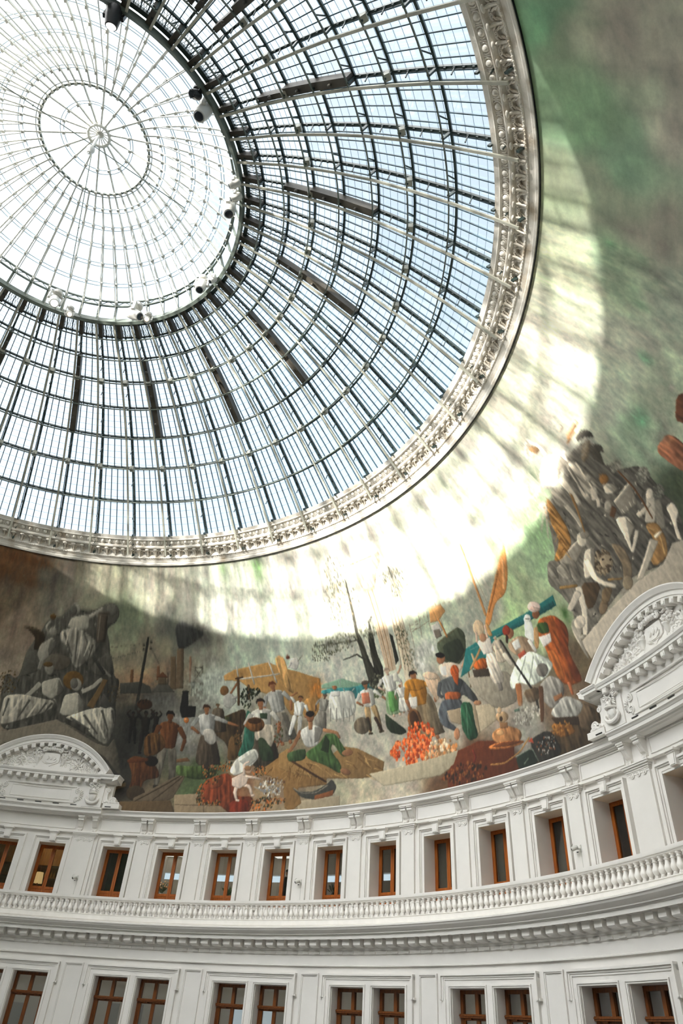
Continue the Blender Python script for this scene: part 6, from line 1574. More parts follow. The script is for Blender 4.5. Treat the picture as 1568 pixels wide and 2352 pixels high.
p 190 170 140 22 4962 1492 4946 1283 4949 1282 4966 1492
p 200 150 92 22 4864 1227 4867 1185 4894 1184 4891 1226
p 208 182 146 22 4858 1220 4848 1210 4833 1202 4815 1200 4797 1202 4784 1209 4778 1220 4780 1232 4790 1242 4806 1249 4825 1252 4842 1249 4855 1242 4861 1231
p 218 208 192 20 4771 1190 4873 1184 4856 1135 4789 1139
p 204 192 174 28 4794 1138 4857 1136 4880 1027 4787 1035
p 176 130 96 22 4849 1186 4842 1181 4831 1178 4820 1178 4809 1180 4801 1185 4798 1191 4800 1197 4807 1202 4818 1205 4830 1205 4841 1203 4848 1198 4851 1192
p 210 180 154 22 4860 1182 4875 1226 4860 1227 4845 1184
p 210 180 154 22 4780 1184 4801 1216 4786 1218 4765 1186
p 120 112 104 22 4822 1033 4819 1007 4848 1005 4851 1030
p 196 180 156 30 4870 1165 4934 1162 4941 1132 4958 1089 4861 1091 4868 1134
p 127 117 101 20 4914 1160 4932 1159 4955 1090 4924 1090
p 206 190 166 26 4872 1164 4892 1167 4912 1166 4932 1162 4925 1149 4925 1134 4883 1136 4881 1150
p 148 136 119 18 4912 1163 4929 1161 4925 1136 4914 1136
p 189 174 152 22 4868 1163 4856 1149 4866 1147 4881 1160
p 190 150 118 22 4857 1148 4864 1132 4871 1133 4866 1148
p 190 150 118 22 4907 1164 4906 1170 4897 1170 4897 1165
p 190 150 118 12 4893 1173 4895 1176 4899 1177 4904 1177 4908 1175 4909 1172 4908 1169 4904 1168 4899 1168 4895 1170
p 200 184 160 12 4890 1172 4889 1176 4894 1179 4906 1179 4914 1175 4913 1171 4909 1174 4894 1175
p 222 220 210 22 5178 1172 5170 1167 5160 1164 5148 1164 5138 1167 5132 1172 5129 1178 5133 1184 5140 1188 5151 1191 5162 1191 5173 1188 5179 1184 5181 1178
p 216 216 206 18 5127 1175 5172 1164 5162 1109 5111 1102 5097 1136
p 90 76 64 22 5140 1179 5168 1173 5170 1175 5142 1182
p 156 80 32 36 5218 1160 5321 1148 5369 1105 5362 1068 5321 1029 5356 924 5284 927 5224 946 5198 1021 5192 1082 5179 1121
p 116 54 22 28 5317 1144 5369 1105 5362 1068 5321 1029 5356 924 5303 928 5287 1039
p 176 98 42 28 5188 1064 5251 1048 5255 950 5210 960
p 62 88 42 28 5197 1151 5265 1139 5258 1105 5189 1118
p 214 206 196 16 5177 1111 5259 1103 5245 1078 5185 1074
p 132 82 50 22 5244 1170 5236 1166 5225 1163 5213 1163 5202 1166 5195 1171 5193 1177 5197 1183 5205 1188 5216 1190 5228 1190 5239 1187 5245 1182 5247 1176
p 222 198 182 14 5264 1185 5252 1181 5235 1181 5216 1184 5201 1189 5190 1197 5187 1205 5193 1212 5206 1216 5223 1217 5242 1213 5257 1207 5267 1200 5270 1192
p 196 168 150 22 5259 1180 5252 1179 5241 1180 5227 1184 5213 1189 5202 1195 5196 1200 5197 1203 5204 1204 5215 1202 5229 1199 5243 1193 5254 1188 5259 1183
p 180 140 92 24 5165 1140 5203 1145 5158 1081 5124 1080
p 176 100 60 22 5255 943 5263 899 5279 898 5277 941
p 160 134 106 28 4970 1140 5057 1147 5115 1122 5143 1074 5092 1066 5008 1086 4964 1116
p 214 210 200 14 4996 1135 5049 1138 5047 1108 5003 1108
p 158 104 70 22 5034 1159 5026 1152 5013 1149 4999 1148 4987 1151 4979 1157 4976 1164 4979 1172 4988 1178 5001 1182 5015 1182 5027 1179 5035 1173 5038 1166
p 150 56 34 22 5018 1172 5010 1166 4998 1163 4986 1162 4975 1165 4967 1170 4965 1177 4968 1184 4977 1190 4988 1193 5001 1194 5012 1191 5019 1186 5021 1179
p 60 40 30 22 4980 1170 4992 1157 4969 1137 4961 1144
p 212 216 200 30 5008 1086 5105 1084 5195 1031 5207 1010 5143 985 5035 979 4967 1008 4905 991 4902 1027
p 170 176 160 22 5052 1077 4958 1017 4964 1014 5058 1075
p 170 176 160 22 5098 1066 5016 989 5023 987 5105 1064
p 170 176 160 22 5135 1042 5089 988 5095 986 5142 1040
p 186 88 62 18 5007 1092 5061 1097 5066 1083 5011 1076
p 162 104 60 22 4934 1010 4920 936 4948 932 4974 1004
p 50 80 66 22 4890 922 4925 920 4924 929 4889 931
p 44 40 36 22 4924 1161 4961 1075 5041 946 5029 899 5045 896 5055 946 4974 1076 4936 1161
p 206 200 188 22 5098 1118 5120 1073 5140 1074 5124 1118
p 200 190 170 22 4907 1115 4938 1067 4965 1070 4936 1118
p 96 78 58 30 4972 978 5072 972 5072 932 4989 930
s 170 164 150 80 4964 920 65 21
d 3 180 174 160 150 144 130 110 104 94 110 16 4963 895 92 27
p 108 102 94 26 5166 1004 5157 996 5142 991 5125 991 5108 995 5096 1002 5090 1012 5092 1021 5101 1029 5116 1034 5134 1034 5151 1030 5163 1023 5168 1013
p 146 140 130 32 5082 974 5166 989 5230 955 5225 912 5128 881 5083 919
p 164 160 150 34 5128 885 5225 912 5327 861 5274 831 5153 847 5111 870
p 150 100 64 14 5152 920 5208 921 5211 907 5153 903
p 96 66 46 22 5076 971 5038 861 5060 857 5106 965
p 60 46 34 20 5109 861 5273 832 5271 805 5129 838
p 162 112 68 30 4910 843 4898 831 4869 825 4829 824 4786 830 4748 841 4722 856 4715 871 4727 883 4757 890 4798 891 4842 884 4879 872 4904 858
p 206 156 104 22 4798 870 4794 866 4786 864 4776 864 4765 865 4755 869 4749 874 4748 878 4752 882 4760 884 4771 885 4782 883 4791 879 4797 874
p 140 100 64 14 4780 908 4831 899 4828 881 4778 888
p 178 146 108 26 4844 915 4837 908 4823 904 4805 903 4786 906 4771 913 4762 921 4760 930 4768 937 4782 941 4800 941 4819 938 4834 931 4843 923
p 70 52 38 22 4805 915 4802 912 4798 910 4793 909 4788 910 4784 912 4782 915 4782 919 4785 923 4789 925 4794 926 4799 925 4803 923 4805 919
p 190 160 124 22 4809 944 4805 940 4800 936 4793 935 4787 936 4782 940 4780 944 4781 949 4784 954 4790 957 4796 958 4802 957 4807 954 4809 949
p 172 104 50 26 4917 820 4906 816 4874 815 4827 816 4775 820 4728 825 4694 832 4682 837 4693 842 4726 844 4773 843 4826 839 4873 833 4905 826
p 110 60 30 22 4900 824 4891 821 4865 821 4827 822 4785 825 4747 830 4720 834 4710 838 4719 840 4746 841 4784 840 4826 836 4864 832 4891 827
p 44 42 38 34 4946 820 5088 832 5148 746 5078 739 4983 741
d 3 170 166 156 96 92 84 120 70 44 60 11 5053 786 69 29
p 36 46 38 24 4848 782 4958 794 4994 739 4866 732
p 140 148 132 22 4851 779 4959 792 4957 795 4848 783
p 130 140 124 22 4955 793 4990 740 4995 740 4960 793
p 110 118 100 22 4901 749 4933 763 4928 766 4896 752
p 172 124 66 22 4685 777 4778 769 4882 790 4957 826 4951 830 4876 794 4775 774 4685 783
p 170 72 44 10 4940 816 4968 825 4976 805
p 120 44 28 22 4572 848 4586 821 4573 804 4586 800 4600 820 4585 849
d 3 70 36 20 130 76 36 48 30 20 120 22 4520 774 141 35
d 2 150 104 46 110 70 30 60 14 5160 818 68 18
p 100 94 84 36 5950 1449 6109 1434 6139 1403 6097 1359 6143 1337 6165 1311 6251 1284 6254 1228 6248 1193 6267 1154 6241 1105 6174 1063 6137 1089 6052 1060 5967 1079 5861 1097 5775 1091 5611 1067 5497 1037 5425 1050 5445 1140 5425 1185 5382 1233 5446 1285 5507 1273 5597 1366 5674 1417 5791 1393
p 81 76 67 24 5462 1124 5446 1126 5431 1127 5431 1125 5445 1123 5458 1119
p 153 143 127 24 6026 1276 6038 1269 6048 1262 6050 1263 6041 1270 6031 1277
p 180 169 150 24 5959 1307 5954 1304 5945 1302 5946 1301 5957 1302 5965 1304
p 122 114 102 24 6024 1379 6002 1383 5988 1391 5986 1391 6000 1382 6022 1377
p 64 60 54 24 5540 1205 5536 1203 5533 1200 5535 1199 5539 1201 5544 1203
p 81 76 67 24 5803 1152 5790 1145 5794 1134 5796 1134 5794 1144 5807 1150
p 153 143 127 24 5622 1105 5633 1097 5642 1089 5645 1089 5636 1098 5627 1106
p 180 169 150 24 5430 1070 5430 1060 5440 1052 5443 1052 5438 1060 5443 1068
p 122 114 102 24 5690 1371 5683 1363 5663 1360 5664 1359 5687 1361 5697 1369
p 189 177 157 22 5701 1367 5694 1366 5686 1367 5683 1369 5686 1373 5693 1374 5700 1373 5703 1370
p 108 101 90 10 5703 1368 5698 1367 5693 1368 5692 1371 5695 1372 5701 1372 5705 1370
p 64 60 54 24 5966 1338 5958 1334 5953 1330 5955 1329 5963 1332 5972 1334
p 81 76 67 24 6191 1173 6182 1168 6185 1161 6187 1160 6186 1167 6196 1170
p 153 143 127 24 5620 1319 5639 1322 5659 1317 5660 1317 5640 1324 5616 1323
p 180 169 150 24 5689 1311 5689 1306 5686 1301 5688 1300 5696 1304 5702 1309
p 122 114 102 24 6216 1122 6221 1115 6229 1109 6231 1109 6227 1115 6226 1121
p 64 60 54 24 5776 1335 5780 1332 5783 1328 5786 1328 5788 1331 5788 1335
p 81 76 67 24 6048 1418 6063 1412 6069 1404 6071 1404 6068 1413 6052 1420
p 153 143 127 24 6054 1261 6051 1255 6053 1249 6056 1249 6056 1255 6060 1260
p 180 169 150 24 5555 1077 5564 1071 5575 1066 5577 1067 5569 1072 5563 1078
p 189 177 157 22 5567 1075 5562 1073 5555 1073 5551 1076 5552 1080 5557 1082 5564 1082 5568 1079
p 108 101 90 10 5569 1076 5565 1075 5560 1076 5558 1078 5560 1080 5565 1081 5569 1079
p 122 114 102 24 6072 1311 6070 1302 6057 1295 6059 1294 6075 1300 6081 1309
p 64 60 54 24 5949 1296 5945 1290 5934 1287 5936 1286 5948 1289 5955 1295
p 81 76 67 24 6014 1389 5994 1391 5980 1386 5982 1386 5996 1389 6012 1385
p 153 143 127 24 5822 1143 5818 1136 5817 1129 5820 1128 5824 1135 5831 1141
p 180 169 150 24 5609 1132 5616 1129 5620 1126 5623 1127 5619 1130 5613 1134
p 122 114 102 24 5830 1325 5837 1316 5848 1309 5850 1309 5841 1317 5836 1325
p 64 60 54 24 5787 1155 5780 1145 5786 1134 5788 1135 5785 1145 5793 1154
p 81 76 67 24 5704 1339 5693 1340 5683 1340 5683 1339 5692 1338 5700 1335
p 153 143 127 24 5996 1101 6004 1096 6012 1091 6014 1091 6008 1097 6002 1102
p 189 177 157 22 6006 1099 6000 1097 5994 1098 5991 1101 5993 1104 5998 1106 6004 1105 6007 1102
p 108 101 90 10 6008 1100 6004 1099 5999 1100 5998 1102 6000 1104 6005 1104 6008 1102
p 180 169 150 24 6160 1213 6166 1208 6163 1203 6166 1202 6170 1208 6165 1214
p 122 114 102 24 6177 1166 6163 1168 6148 1169 6148 1168 6162 1165 6174 1161
p 64 60 54 24 6168 1234 6152 1232 6144 1226 6146 1225 6155 1230 6170 1232
p 81 76 67 24 5857 1351 5852 1343 5864 1336 5866 1336 5859 1343 5866 1349
p 153 143 127 24 5992 1288 5984 1287 5975 1288 5974 1287 5984 1285 5994 1285
p 180 169 150 24 6066 1211 6068 1208 6069 1204 6071 1204 6075 1207 6077 1210
p 122 114 102 24 5872 1243 5878 1241 5877 1238 5880 1237 5885 1240 5882 1245
p 64 60 54 24 5713 1358 5718 1348 5701 1341 5703 1340 5724 1347 5723 1358
p 81 76 67 24 6028 1242 6032 1237 6028 1234 6030 1233 6039 1236 6038 1242
p 189 177 157 22 6039 1239 6033 1238 6027 1239 6024 1242 6027 1244 6033 1246 6039 1245 6042 1242
p 108 101 90 10 6042 1240 6037 1239 6033 1240 6032 1243 6035 1244 6040 1244 6043 1242
p 153 143 127 24 6085 1098 6098 1094 6104 1088 6106 1088 6101 1095 6088 1100
p 180 169 150 24 5446 1061 5448 1054 5459 1049 5461 1050 5455 1055 5459 1060
p 122 114 102 24 6161 1129 6151 1123 6151 1114 6153 1114 6155 1121 6167 1126
p 64 60 54 24 5564 1081 5550 1076 5531 1076 5531 1075 5552 1073 5570 1077
p 81 76 67 24 5643 1134 5642 1129 5635 1125 5637 1124 5647 1127 5651 1133
p 153 143 127 24 6133 1254 6130 1250 6126 1245 6128 1244 6136 1248 6143 1251
p 180 169 150 24 5789 1167 5787 1163 5786 1160 5788 1159 5792 1162 5797 1164
p 122 114 102 24 5976 1378 5973 1373 5979 1367 5981 1367 5981 1372 5988 1376
p 64 60 54 24 6188 1127 6188 1120 6202 1114 6203 1114 6192 1120 6193 1127
p 189 177 157 22 6196 1124 6191 1123 6185 1124 6182 1127 6184 1130 6190 1131 6195 1130 6198 1127
p 108 101 90 10 6198 1125 6194 1124 6190 1126 6189 1128 6192 1130 6196 1129 6199 1127
p 81 76 67 24 5993 1110 5994 1101 5989 1093 5991 1093 5999 1100 6001 1109
p 153 143 127 24 6031 1097 6024 1090 6031 1081 6033 1081 6030 1089 6040 1093
p 180 169 150 24 6170 1269 6164 1263 6162 1257 6165 1257 6170 1261 6179 1265
p 122 114 102 24 5716 1403 5723 1397 5737 1394 5738 1395 5727 1398 5724 1403
p 64 60 54 24 5890 1222 5899 1214 5899 1205 5901 1205 5904 1214 5896 1223
p 81 76 67 24 5623 1085 5618 1079 5624 1071 5626 1072 5623 1078 5630 1083
p 153 143 127 24 6085 1428 6091 1425 6094 1421 6097 1421 6096 1425 6092 1429
p 180 169 150 24 5648 1181 5646 1175 5634 1173 5635 1172 5651 1172 5658 1179
p 122 114 102 24 5977 1351 5985 1347 5982 1342 5985 1342 5992 1346 5987 1352
p 189 177 157 22 5989 1349 5982 1348 5975 1349 5973 1352 5976 1354 5983 1356 5989 1354 5992 1352
p 108 101 90 10 5991 1350 5986 1349 5982 1350 5981 1352 5985 1354 5990 1354 5993 1352
p 64 60 54 24 5706 1268 5703 1259 5689 1255 5690 1254 5707 1258 5712 1267
p 81 76 67 24 5906 1397 5913 1390 5920 1384 5923 1384 5918 1391 5912 1398
p 153 143 127 24 5624 1142 5635 1138 5635 1133 5637 1132 5641 1139 5632 1145
p 180 169 150 24 5716 1184 5710 1176 5709 1167 5712 1166 5715 1175 5724 1181
p 122 114 102 24 5662 1337 5678 1330 5693 1323 5695 1324 5683 1332 5672 1340
p 64 60 54 24 6016 1137 6020 1130 6017 1125 6019 1124 6025 1130 6024 1137
p 81 76 67 24 6103 1081 6112 1075 6111 1069 6113 1068 6116 1075 6109 1083
p 153 143 127 24 5537 1199 5519 1194 5497 1195 5497 1194 5521 1191 5543 1194
p 180 169 150 24 5513 1100 5505 1098 5495 1097 5496 1096 5507 1096 5516 1097
p 189 177 157 22 5523 1096 5517 1094 5510 1094 5506 1097 5507 1101 5513 1103 5519 1103 5524 1100
p 108 101 90 10 5524 1097 5520 1096 5515 1097 5513 1099 5516 1101 5521 1102 5525 1100
p 122 114 102 24 5867 1298 5872 1290 5879 1282 5882 1282 5878 1290 5878 1298
p 64 60 54 24 5601 1281 5611 1276 5623 1271 5624 1272 5616 1277 5610 1283
p 81 76 67 24 5645 1144 5655 1135 5656 1125 5659 1124 5662 1135 5654 1145
p 153 143 127 24 5711 1387 5717 1380 5726 1374 5729 1374 5723 1381 5721 1388
p 180 169 150 24 6120 1219 6127 1215 6133 1212 6135 1212 6133 1216 6130 1221
p 122 114 102 24 6095 1170 6086 1174 6075 1174 6075 1173 6084 1172 6087 1168
p 64 60 54 24 5651 1169 5638 1162 5641 1153 5644 1152 5642 1162 5655 1167
p 81 76 67 24 5690 1325 5693 1319 5687 1314 5689 1313 5697 1319 5696 1325
p 153 143 127 24 6138 1265 6134 1261 6131 1256 6133 1256 6138 1259 6145 1263
p 189 177 157 22 6147 1261 6141 1260 6135 1261 6133 1264 6135 1266 6142 1267 6148 1266 6150 1264
p 108 101 90 10 6150 1261 6145 1261 6141 1262 6140 1264 6144 1266 6148 1265 6151 1263
p 180 169 150 24 6083 1215 6082 1208 6090 1200 6092 1200 6088 1207 6092 1214
p 122 114 102 24 5877 1240 5881 1235 5891 1232 5893 1233 5886 1236 5887 1240
p 64 60 54 24 6053 1372 6042 1371 6031 1370 6032 1369 6044 1369 6055 1369
p 81 76 67 24 5895 1278 5900 1276 5901 1273 5904 1273 5907 1276 5906 1279
p 153 143 127 24 5954 1092 5946 1087 5950 1079 5952 1079 5951 1086 5959 1090
p 180 169 150 24 6085 1290 6071 1291 6057 1294 6056 1293 6069 1289 6084 1286
p 122 114 102 24 5471 1201 5461 1197 5459 1191 5462 1190 5465 1196 5476 1198
p 64 60 54 24 5916 1416 5899 1410 5894 1401 5897 1401 5904 1409 5922 1413
p 81 76 67 24 5909 1136 5900 1130 5894 1124 5897 1123 5906 1128 5917 1131
p 189 177 157 22 5920 1131 5914 1129 5908 1130 5905 1133 5906 1136 5912 1138 5918 1137 5921 1134
p 108 101 90 10 5922 1132 5917 1131 5913 1132 5911 1134 5914 1136 5919 1136 5922 1134
p 153 143 127 24 5943 1347 5934 1341 5926 1334 5928 1334 5939 1339 5950 1345
p 180 169 150 24 6117 1190 6117 1187 6117 1184 6119 1184 6121 1187 6123 1189
p 122 114 102 24 5582 1116 5581 1112 5578 1109 5580 1108 5587 1110 5593 1112
p 64 60 54 24 5966 1196 5971 1190 5979 1184 5981 1184 5978 1190 5976 1196
p 81 76 67 24 5770 1237 5779 1230 5781 1222 5784 1222 5787 1230 5782 1238
p 153 143 127 24 5638 1203 5628 1199 5614 1197 5615 1196 5631 1196 5644 1199
p 180 169 150 24 5747 1279 5748 1274 5755 1271 5757 1271 5753 1275 5754 1278
p 122 114 102 24 5620 1180 5620 1177 5620 1174 5623 1173 5627 1176 5629 1179
p 64 60 54 24 5917 1269 5917 1266 5914 1264 5916 1263 5920 1265 5922 1269
p 189 177 157 22 5926 1266 5919 1265 5913 1266 5910 1269 5912 1272 5919 1273 5925 1272 5928 1269
p 108 101 90 10 5928 1267 5923 1266 5919 1267 5918 1270 5921 1271 5926 1271 5929 1269
p 81 76 67 24 5609 1237 5599 1233 5586 1230 5588 1228 5603 1229 5617 1232
p 153 143 127 24 5800 1314 5805 1306 5803 1299 5806 1299 5810 1306 5806 1314
p 180 169 150 24 6188 1179 6177 1179 6168 1177 6170 1176 6179 1178 6189 1177
p 122 114 102 24 5463 1093 5465 1084 5456 1078 5458 1077 5469 1083 5470 1093
p 64 60 54 24 5989 1146 5988 1137 6000 1129 6002 1130 5994 1137 5999 1144
p 81 76 67 24 5451 1119 5460 1115 5469 1111 5470 1112 5462 1116 5455 1120
p 153 143 127 24 5958 1335 5946 1332 5943 1326 5946 1326 5951 1330 5963 1331
p 180 169 150 24 5790 1220 5798 1212 5809 1205 5811 1206 5804 1213 5801 1221
p 122 114 102 24 5892 1413 5914 1408 5937 1405 5938 1406 5916 1410 5896 1416
p 189 177 157 22 5901 1412 5894 1410 5887 1412 5884 1414 5887 1417 5895 1418 5902 1417 5904 1414
p 108 101 90 10 5904 1412 5898 1412 5894 1413 5893 1415 5897 1417 5902 1416 5905 1414
p 64 60 54 24 5843 1235 5850 1228 5863 1221 5865 1222 5857 1228 5854 1236
p 81 76 67 24 6167 1308 6164 1305 6161 1302 6163 1301 6168 1304 6173 1307
p 153 143 127 24 5497 1107 5508 1102 5516 1096 5518 1096 5514 1103 5508 1110
p 180 169 150 24 6050 1184 6049 1179 6041 1176 6042 1175 6054 1177 6060 1182
p 122 114 102 24 6216 1283 6210 1275 6206 1266 6208 1266 6214 1274 6221 1281
p 64 60 54 24 6044 1324 6034 1326 6025 1326 6026 1325 6034 1325 6042 1322
p 81 76 67 24 6082 1074 6079 1067 6087 1060 6089 1060 6085 1067 6091 1072
p 153 143 127 24 6064 1130 6065 1124 6057 1119 6059 1118 6069 1123 6069 1130
p 180 169 150 24 5936 1186 5944 1184 5947 1180 5950 1180 5948 1185 5941 1189
p 189 177 157 22 5945 1185 5939 1183 5932 1184 5929 1187 5931 1190 5937 1192 5944 1191 5947 1188
p 108 101 90 10 5947 1186 5942 1185 5938 1186 5937 1188 5940 1190 5944 1190 5948 1188
p 122 114 102 24 5625 1354 5632 1345 5649 1338 5651 1339 5638 1346 5637 1354
p 64 60 54 24 5821 1248 5826 1240 5833 1233 5835 1233 5831 1241 5828 1248
p 176 164 146 20 6212 1071 6137 1089 6036 1067 5881 1079 5772 1073 5633 1063 5505 1046 5416 1030 5442 970 5649 1021 5829 1035 5975 1019 6097 986
p 160 150 134 28 5405 1102 5471 1098 5468 1060 5422 1047 5431 965 5411 993 5390 1068
p 80 74 66 24 6097 1456 6164 1450 6187 1429 6174 1415 6140 1435 6083 1442
p 78 72 62 24 6134 1413 6175 1390 6150 1373 6140 1386 6103 1352 6089 1377 6078 1390
p 136 118 94 22 6096 1405 6069 1401 6044 1399 6027 1400 6021 1404 6027 1410 6044 1417 6069 1423 6097 1427 6121 1428 6138 1426 6144 1422 6138 1417 6120 1410
p 196 180 156 22 6136 1427 6037 1415 6042 1411 6140 1423
p 168 122 76 18 6074 1475 6179 1473 6173 1469 6100 1463 6017 1458
p 190 176 156 22 6084 1491 6074 1489 6064 1489 6055 1491 6049 1494 6047 1497 6050 1501 6057 1503 6066 1505 6076 1505 6085 1503 6091 1501 6093 1497 6090 1494
p 171 160 142 34 5924 1435 5995 1421 6016 1340 5937 1334 5874 1336 5904 1388
p 108 101 90 10 5929 1427 5898 1349 5906 1348 5943 1425
p 225 211 187 10 5978 1418 5955 1345 5963 1344 5991 1417
p 108 101 90 10 5980 1393 5961 1339 5969 1337 5994 1391
p 144 135 120 34 5744 1427 5816 1404 5827 1355 5760 1291 5776 1352 5702 1379
p 222 212 196 22 5861 1490 5949 1465 6004 1458 5949 1433 5889 1434 5788 1414 5706 1441 5750 1469
p 153 143 127 18 5944 1459 5949 1433 5889 1434 5817 1423 5874 1448
p 216 204 186 22 5838 1544 5870 1516 5867 1482 5896 1480 5901 1516 5869 1547
p 216 204 186 22 5842 1551 5789 1538 5755 1518 5772 1514 5806 1532 5859 1542
p 210 192 168 22 5854 1508 5839 1505 5823 1505 5809 1507 5798 1511 5793 1517 5796 1523 5805 1527 5820 1530 5836 1530 5851 1528 5862 1524 5866 1518 5863 1513
p 150 116 78 22 5863 1506 5852 1507 5840 1510 5829 1514 5821 1521 5818 1526 5821 1531 5829 1533 5840 1533 5853 1530 5864 1525 5871 1519 5874 1513 5871 1509
p 206 194 172 22 5820 1426 5824 1383 5822 1340 5847 1337 5860 1380 5869 1422
p 180 169 150 22 5744 1366 5754 1328 5749 1292 5771 1290 5781 1326 5778 1365
p 162 152 135 22 5996 1360 5986 1358 5975 1357 5964 1359 5955 1363 5951 1368 5952 1372 5957 1376 5967 1379 5979 1379 5990 1377 5998 1373 6002 1368 6001 1364
p 198 185 165 22 5948 1349 5981 1339 5942 1308 5906 1322
p 198 185 165 22 5936 1318 5906 1299 5925 1293 5954 1312
p 180 169 150 32 6017 1327 6064 1314 6083 1286 6034 1292 5997 1305
p 150 104 52 22 6067 1325 6056 1322 6043 1322 6031 1324 6021 1328 6016 1334 6017 1339 6024 1344 6035 1347 6048 1347 6061 1345 6070 1340 6075 1335 6074 1329
p 135 126 112 20 6004 1274 6150 1278 6105 1225 6000 1237
p 206 194 172 22 6006 1270 6151 1273 6148 1281 6002 1278
p 180 169 150 22 6015 1249 6015 1234 6023 1233 6023 1248
p 180 169 150 22 6044 1248 6040 1233 6047 1232 6051 1247
p 180 169 150 22 6072 1247 6064 1233 6072 1231 6080 1246
p 180 169 150 22 6101 1246 6089 1232 6096 1230 6108 1245
p 129 121 108 22 5996 1266 5982 1262 5966 1260 5950 1262 5938 1267 5933 1274 5935 1282 5944 1288 5958 1293 5975 1294 5991 1292 6002 1287 6007 1280 6005 1273
p 171 160 142 22 5982 1274 5972 1271 5961 1270 5951 1271 5944 1274 5941 1278 5943 1283 5949 1288 5959 1291 5971 1292 5981 1291 5988 1288 5991 1284 5988 1279
p 100 70 46 16 5985 1275 5995 1259 5950 1247 5936 1260
p 219 206 183 24 5950 1247 6019 1226 6017 1192 5944 1176 5938 1201
p 144 135 120 18 6004 1228 6017 1192 5952 1177 5979 1204
p 212 199 177 22 5938 1203 5919 1140 6026 1176 6008 1186 5930 1154 5974 1195
p 176 165 147 22 6176 1227 6131 1203 6075 1180 6119 1158 6172 1184 6214 1210
p 198 185 165 22 6208 1211 6198 1208 6187 1206 6176 1208 6169 1211 6166 1216 6168 1222 6175 1226 6185 1229 6196 1230 6206 1229 6214 1226 6216 1221 6214 1215
p 189 177 157 22 6065 1198 6120 1195 6164 1198 6158 1208 6117 1207 6064 1213
p 110 74 44 22 6134 1323 6140 1258 6119 1171 6128 1170 6150 1257 6144 1322
p 125 118 105 22 6188 1201 6110 1143 6152 1128 6221 1189
p 216 202 180 22 6215 1164 6261 1161 6257 1133 6212 1118 6186 1075 6170 1088 6205 1137
p 150 112 64 34 6067 1178 6132 1157 6124 1109 6077 1072 5989 1076 5989 1107 6064 1128
p 190 150 92 22 6066 1169 6106 1134 6068 1082 6077 1079 6115 1133 6074 1170
p 171 160 142 20 6049 1141 6082 1120 5902 1074 5865 1080 5888 1091
p 216 202 180 22 6046 1138 5878 1086 5887 1081 6054 1133
p 225 211 187 22 6076 1129 6125 1128 6124 1134 6074 1139
p 128 110 86 32 5844 1209 5901 1179 5890 1123 5824 1080 5784 1091 5843 1141
d 4 96 80 60 130 112 88 70 58 44 150 132 106 200 20 5747 1183 60 32
p 156 138 112 22 5802 1166 5789 1160 5772 1158 5754 1160 5739 1165 5730 1173 5728 1182 5735 1190 5748 1195 5766 1197 5784 1195 5798 1190 5807 1182 5808 1173
p 60 48 38 22 5764 1185 5762 1184 5759 1184 5755 1184 5752 1185 5750 1187 5750 1188 5751 1190 5753 1191 5757 1191 5760 1191 5763 1189 5765 1188 5765 1186
p 60 48 38 22 5802 1171 5800 1170 5797 1170 5793 1170 5790 1171 5788 1173 5788 1174 5789 1176 5791 1177 5795 1177 5798 1177 5801 1176 5803 1174 5803 1172
p 80 64 50 22 5780 1158 5777 1157 5771 1157 5763 1159 5756 1161 5751 1164 5749 1167 5749 1169 5753 1170 5759 1170 5767 1169 5774 1166 5779 1163 5781 1160
p 138 122 98 22 5843 1083 5832 1077 5818 1074 5803 1075 5791 1079 5784 1086 5784 1094 5790 1102 5802 1108 5816 1111 5831 1110 5842 1106 5849 1099 5849 1091
p 120 100 76 22 5645 1071 5630 1066 5615 1063 5601 1064 5592 1069 5590 1076 5595 1083 5606 1091 5621 1096 5637 1098 5651 1097 5660 1092 5662 1086 5656 1078
p 112 92 66 26 5670 1127 5729 1110 5657 1078 5622 1093
p 153 143 127 20 5524 1271 5699 1274 5709 1251 5596 1228 5518 1254
p 216 202 180 22 5524 1262 5692 1268 5688 1276 5520 1271
p 144 135 120 30 5469 1254 5549 1256 5538 1201 5491 1208
p 135 126 112 30 5565 1247 5611 1239 5579 1176 5531 1195
p 125 118 105 30 5422 1269 5478 1267 5465 1224 5431 1234
p 219 206 183 24 5693 1241 5756 1230 5668 1172 5598 1176 5639 1214
p 135 126 112 16 5728 1233 5752 1228 5669 1173 5642 1174
p 206 194 172 22 5741 1261 5731 1254 5718 1250 5703 1249 5691 1252 5683 1259 5681 1267 5686 1275 5696 1282 5710 1286 5725 1287 5737 1284 5745 1277 5746 1270
p 135 126 112 22 5771 1263 5762 1261 5750 1260 5737 1262 5726 1266 5719 1271 5717 1277 5722 1282 5731 1284 5743 1285 5756 1283 5767 1279 5774 1273 5775 1268
p 225 211 187 22 5653 1220 5642 1165 5678 1132 5738 1102 5755 1110 5701 1138 5675 1164 5690 1215
p 82 64 44 26 5566 1179 5682 1141 5575 1096 5528 1103
p 212 199 177 22 5522 1176 5497 1108 5443 1045 5468 1038 5529 1101 5562 1169
p 198 185 165 22 5518 1170 5414 1137 5436 1123 5545 1150
p 160 122 66 22 5432 1198 5539 1172 5546 1180 5439 1206
p 160 122 66 22 5717 1134 5799 1109 5803 1113 5721 1139
p 198 185 165 26 5485 1071 5471 1066 5455 1063 5438 1065 5425 1070 5418 1078 5419 1087 5427 1095 5441 1101 5458 1103 5474 1101 5487 1096 5494 1088 5493 1080
p 162 152 135 22 5448 1048 5421 1046 5428 1035 5455 1037
p 214 202 184 8 5715 1450 5566 1482 5565 1481 5711 1448
p 214 202 184 8 5713 1450 5547 1464 5547 1463 5713 1447
p 214 202 184 8 5712 1450 5559 1444 5560 1443 5714 1447
p 214 202 184 8 5711 1450 5592 1431 5594 1430 5715 1447
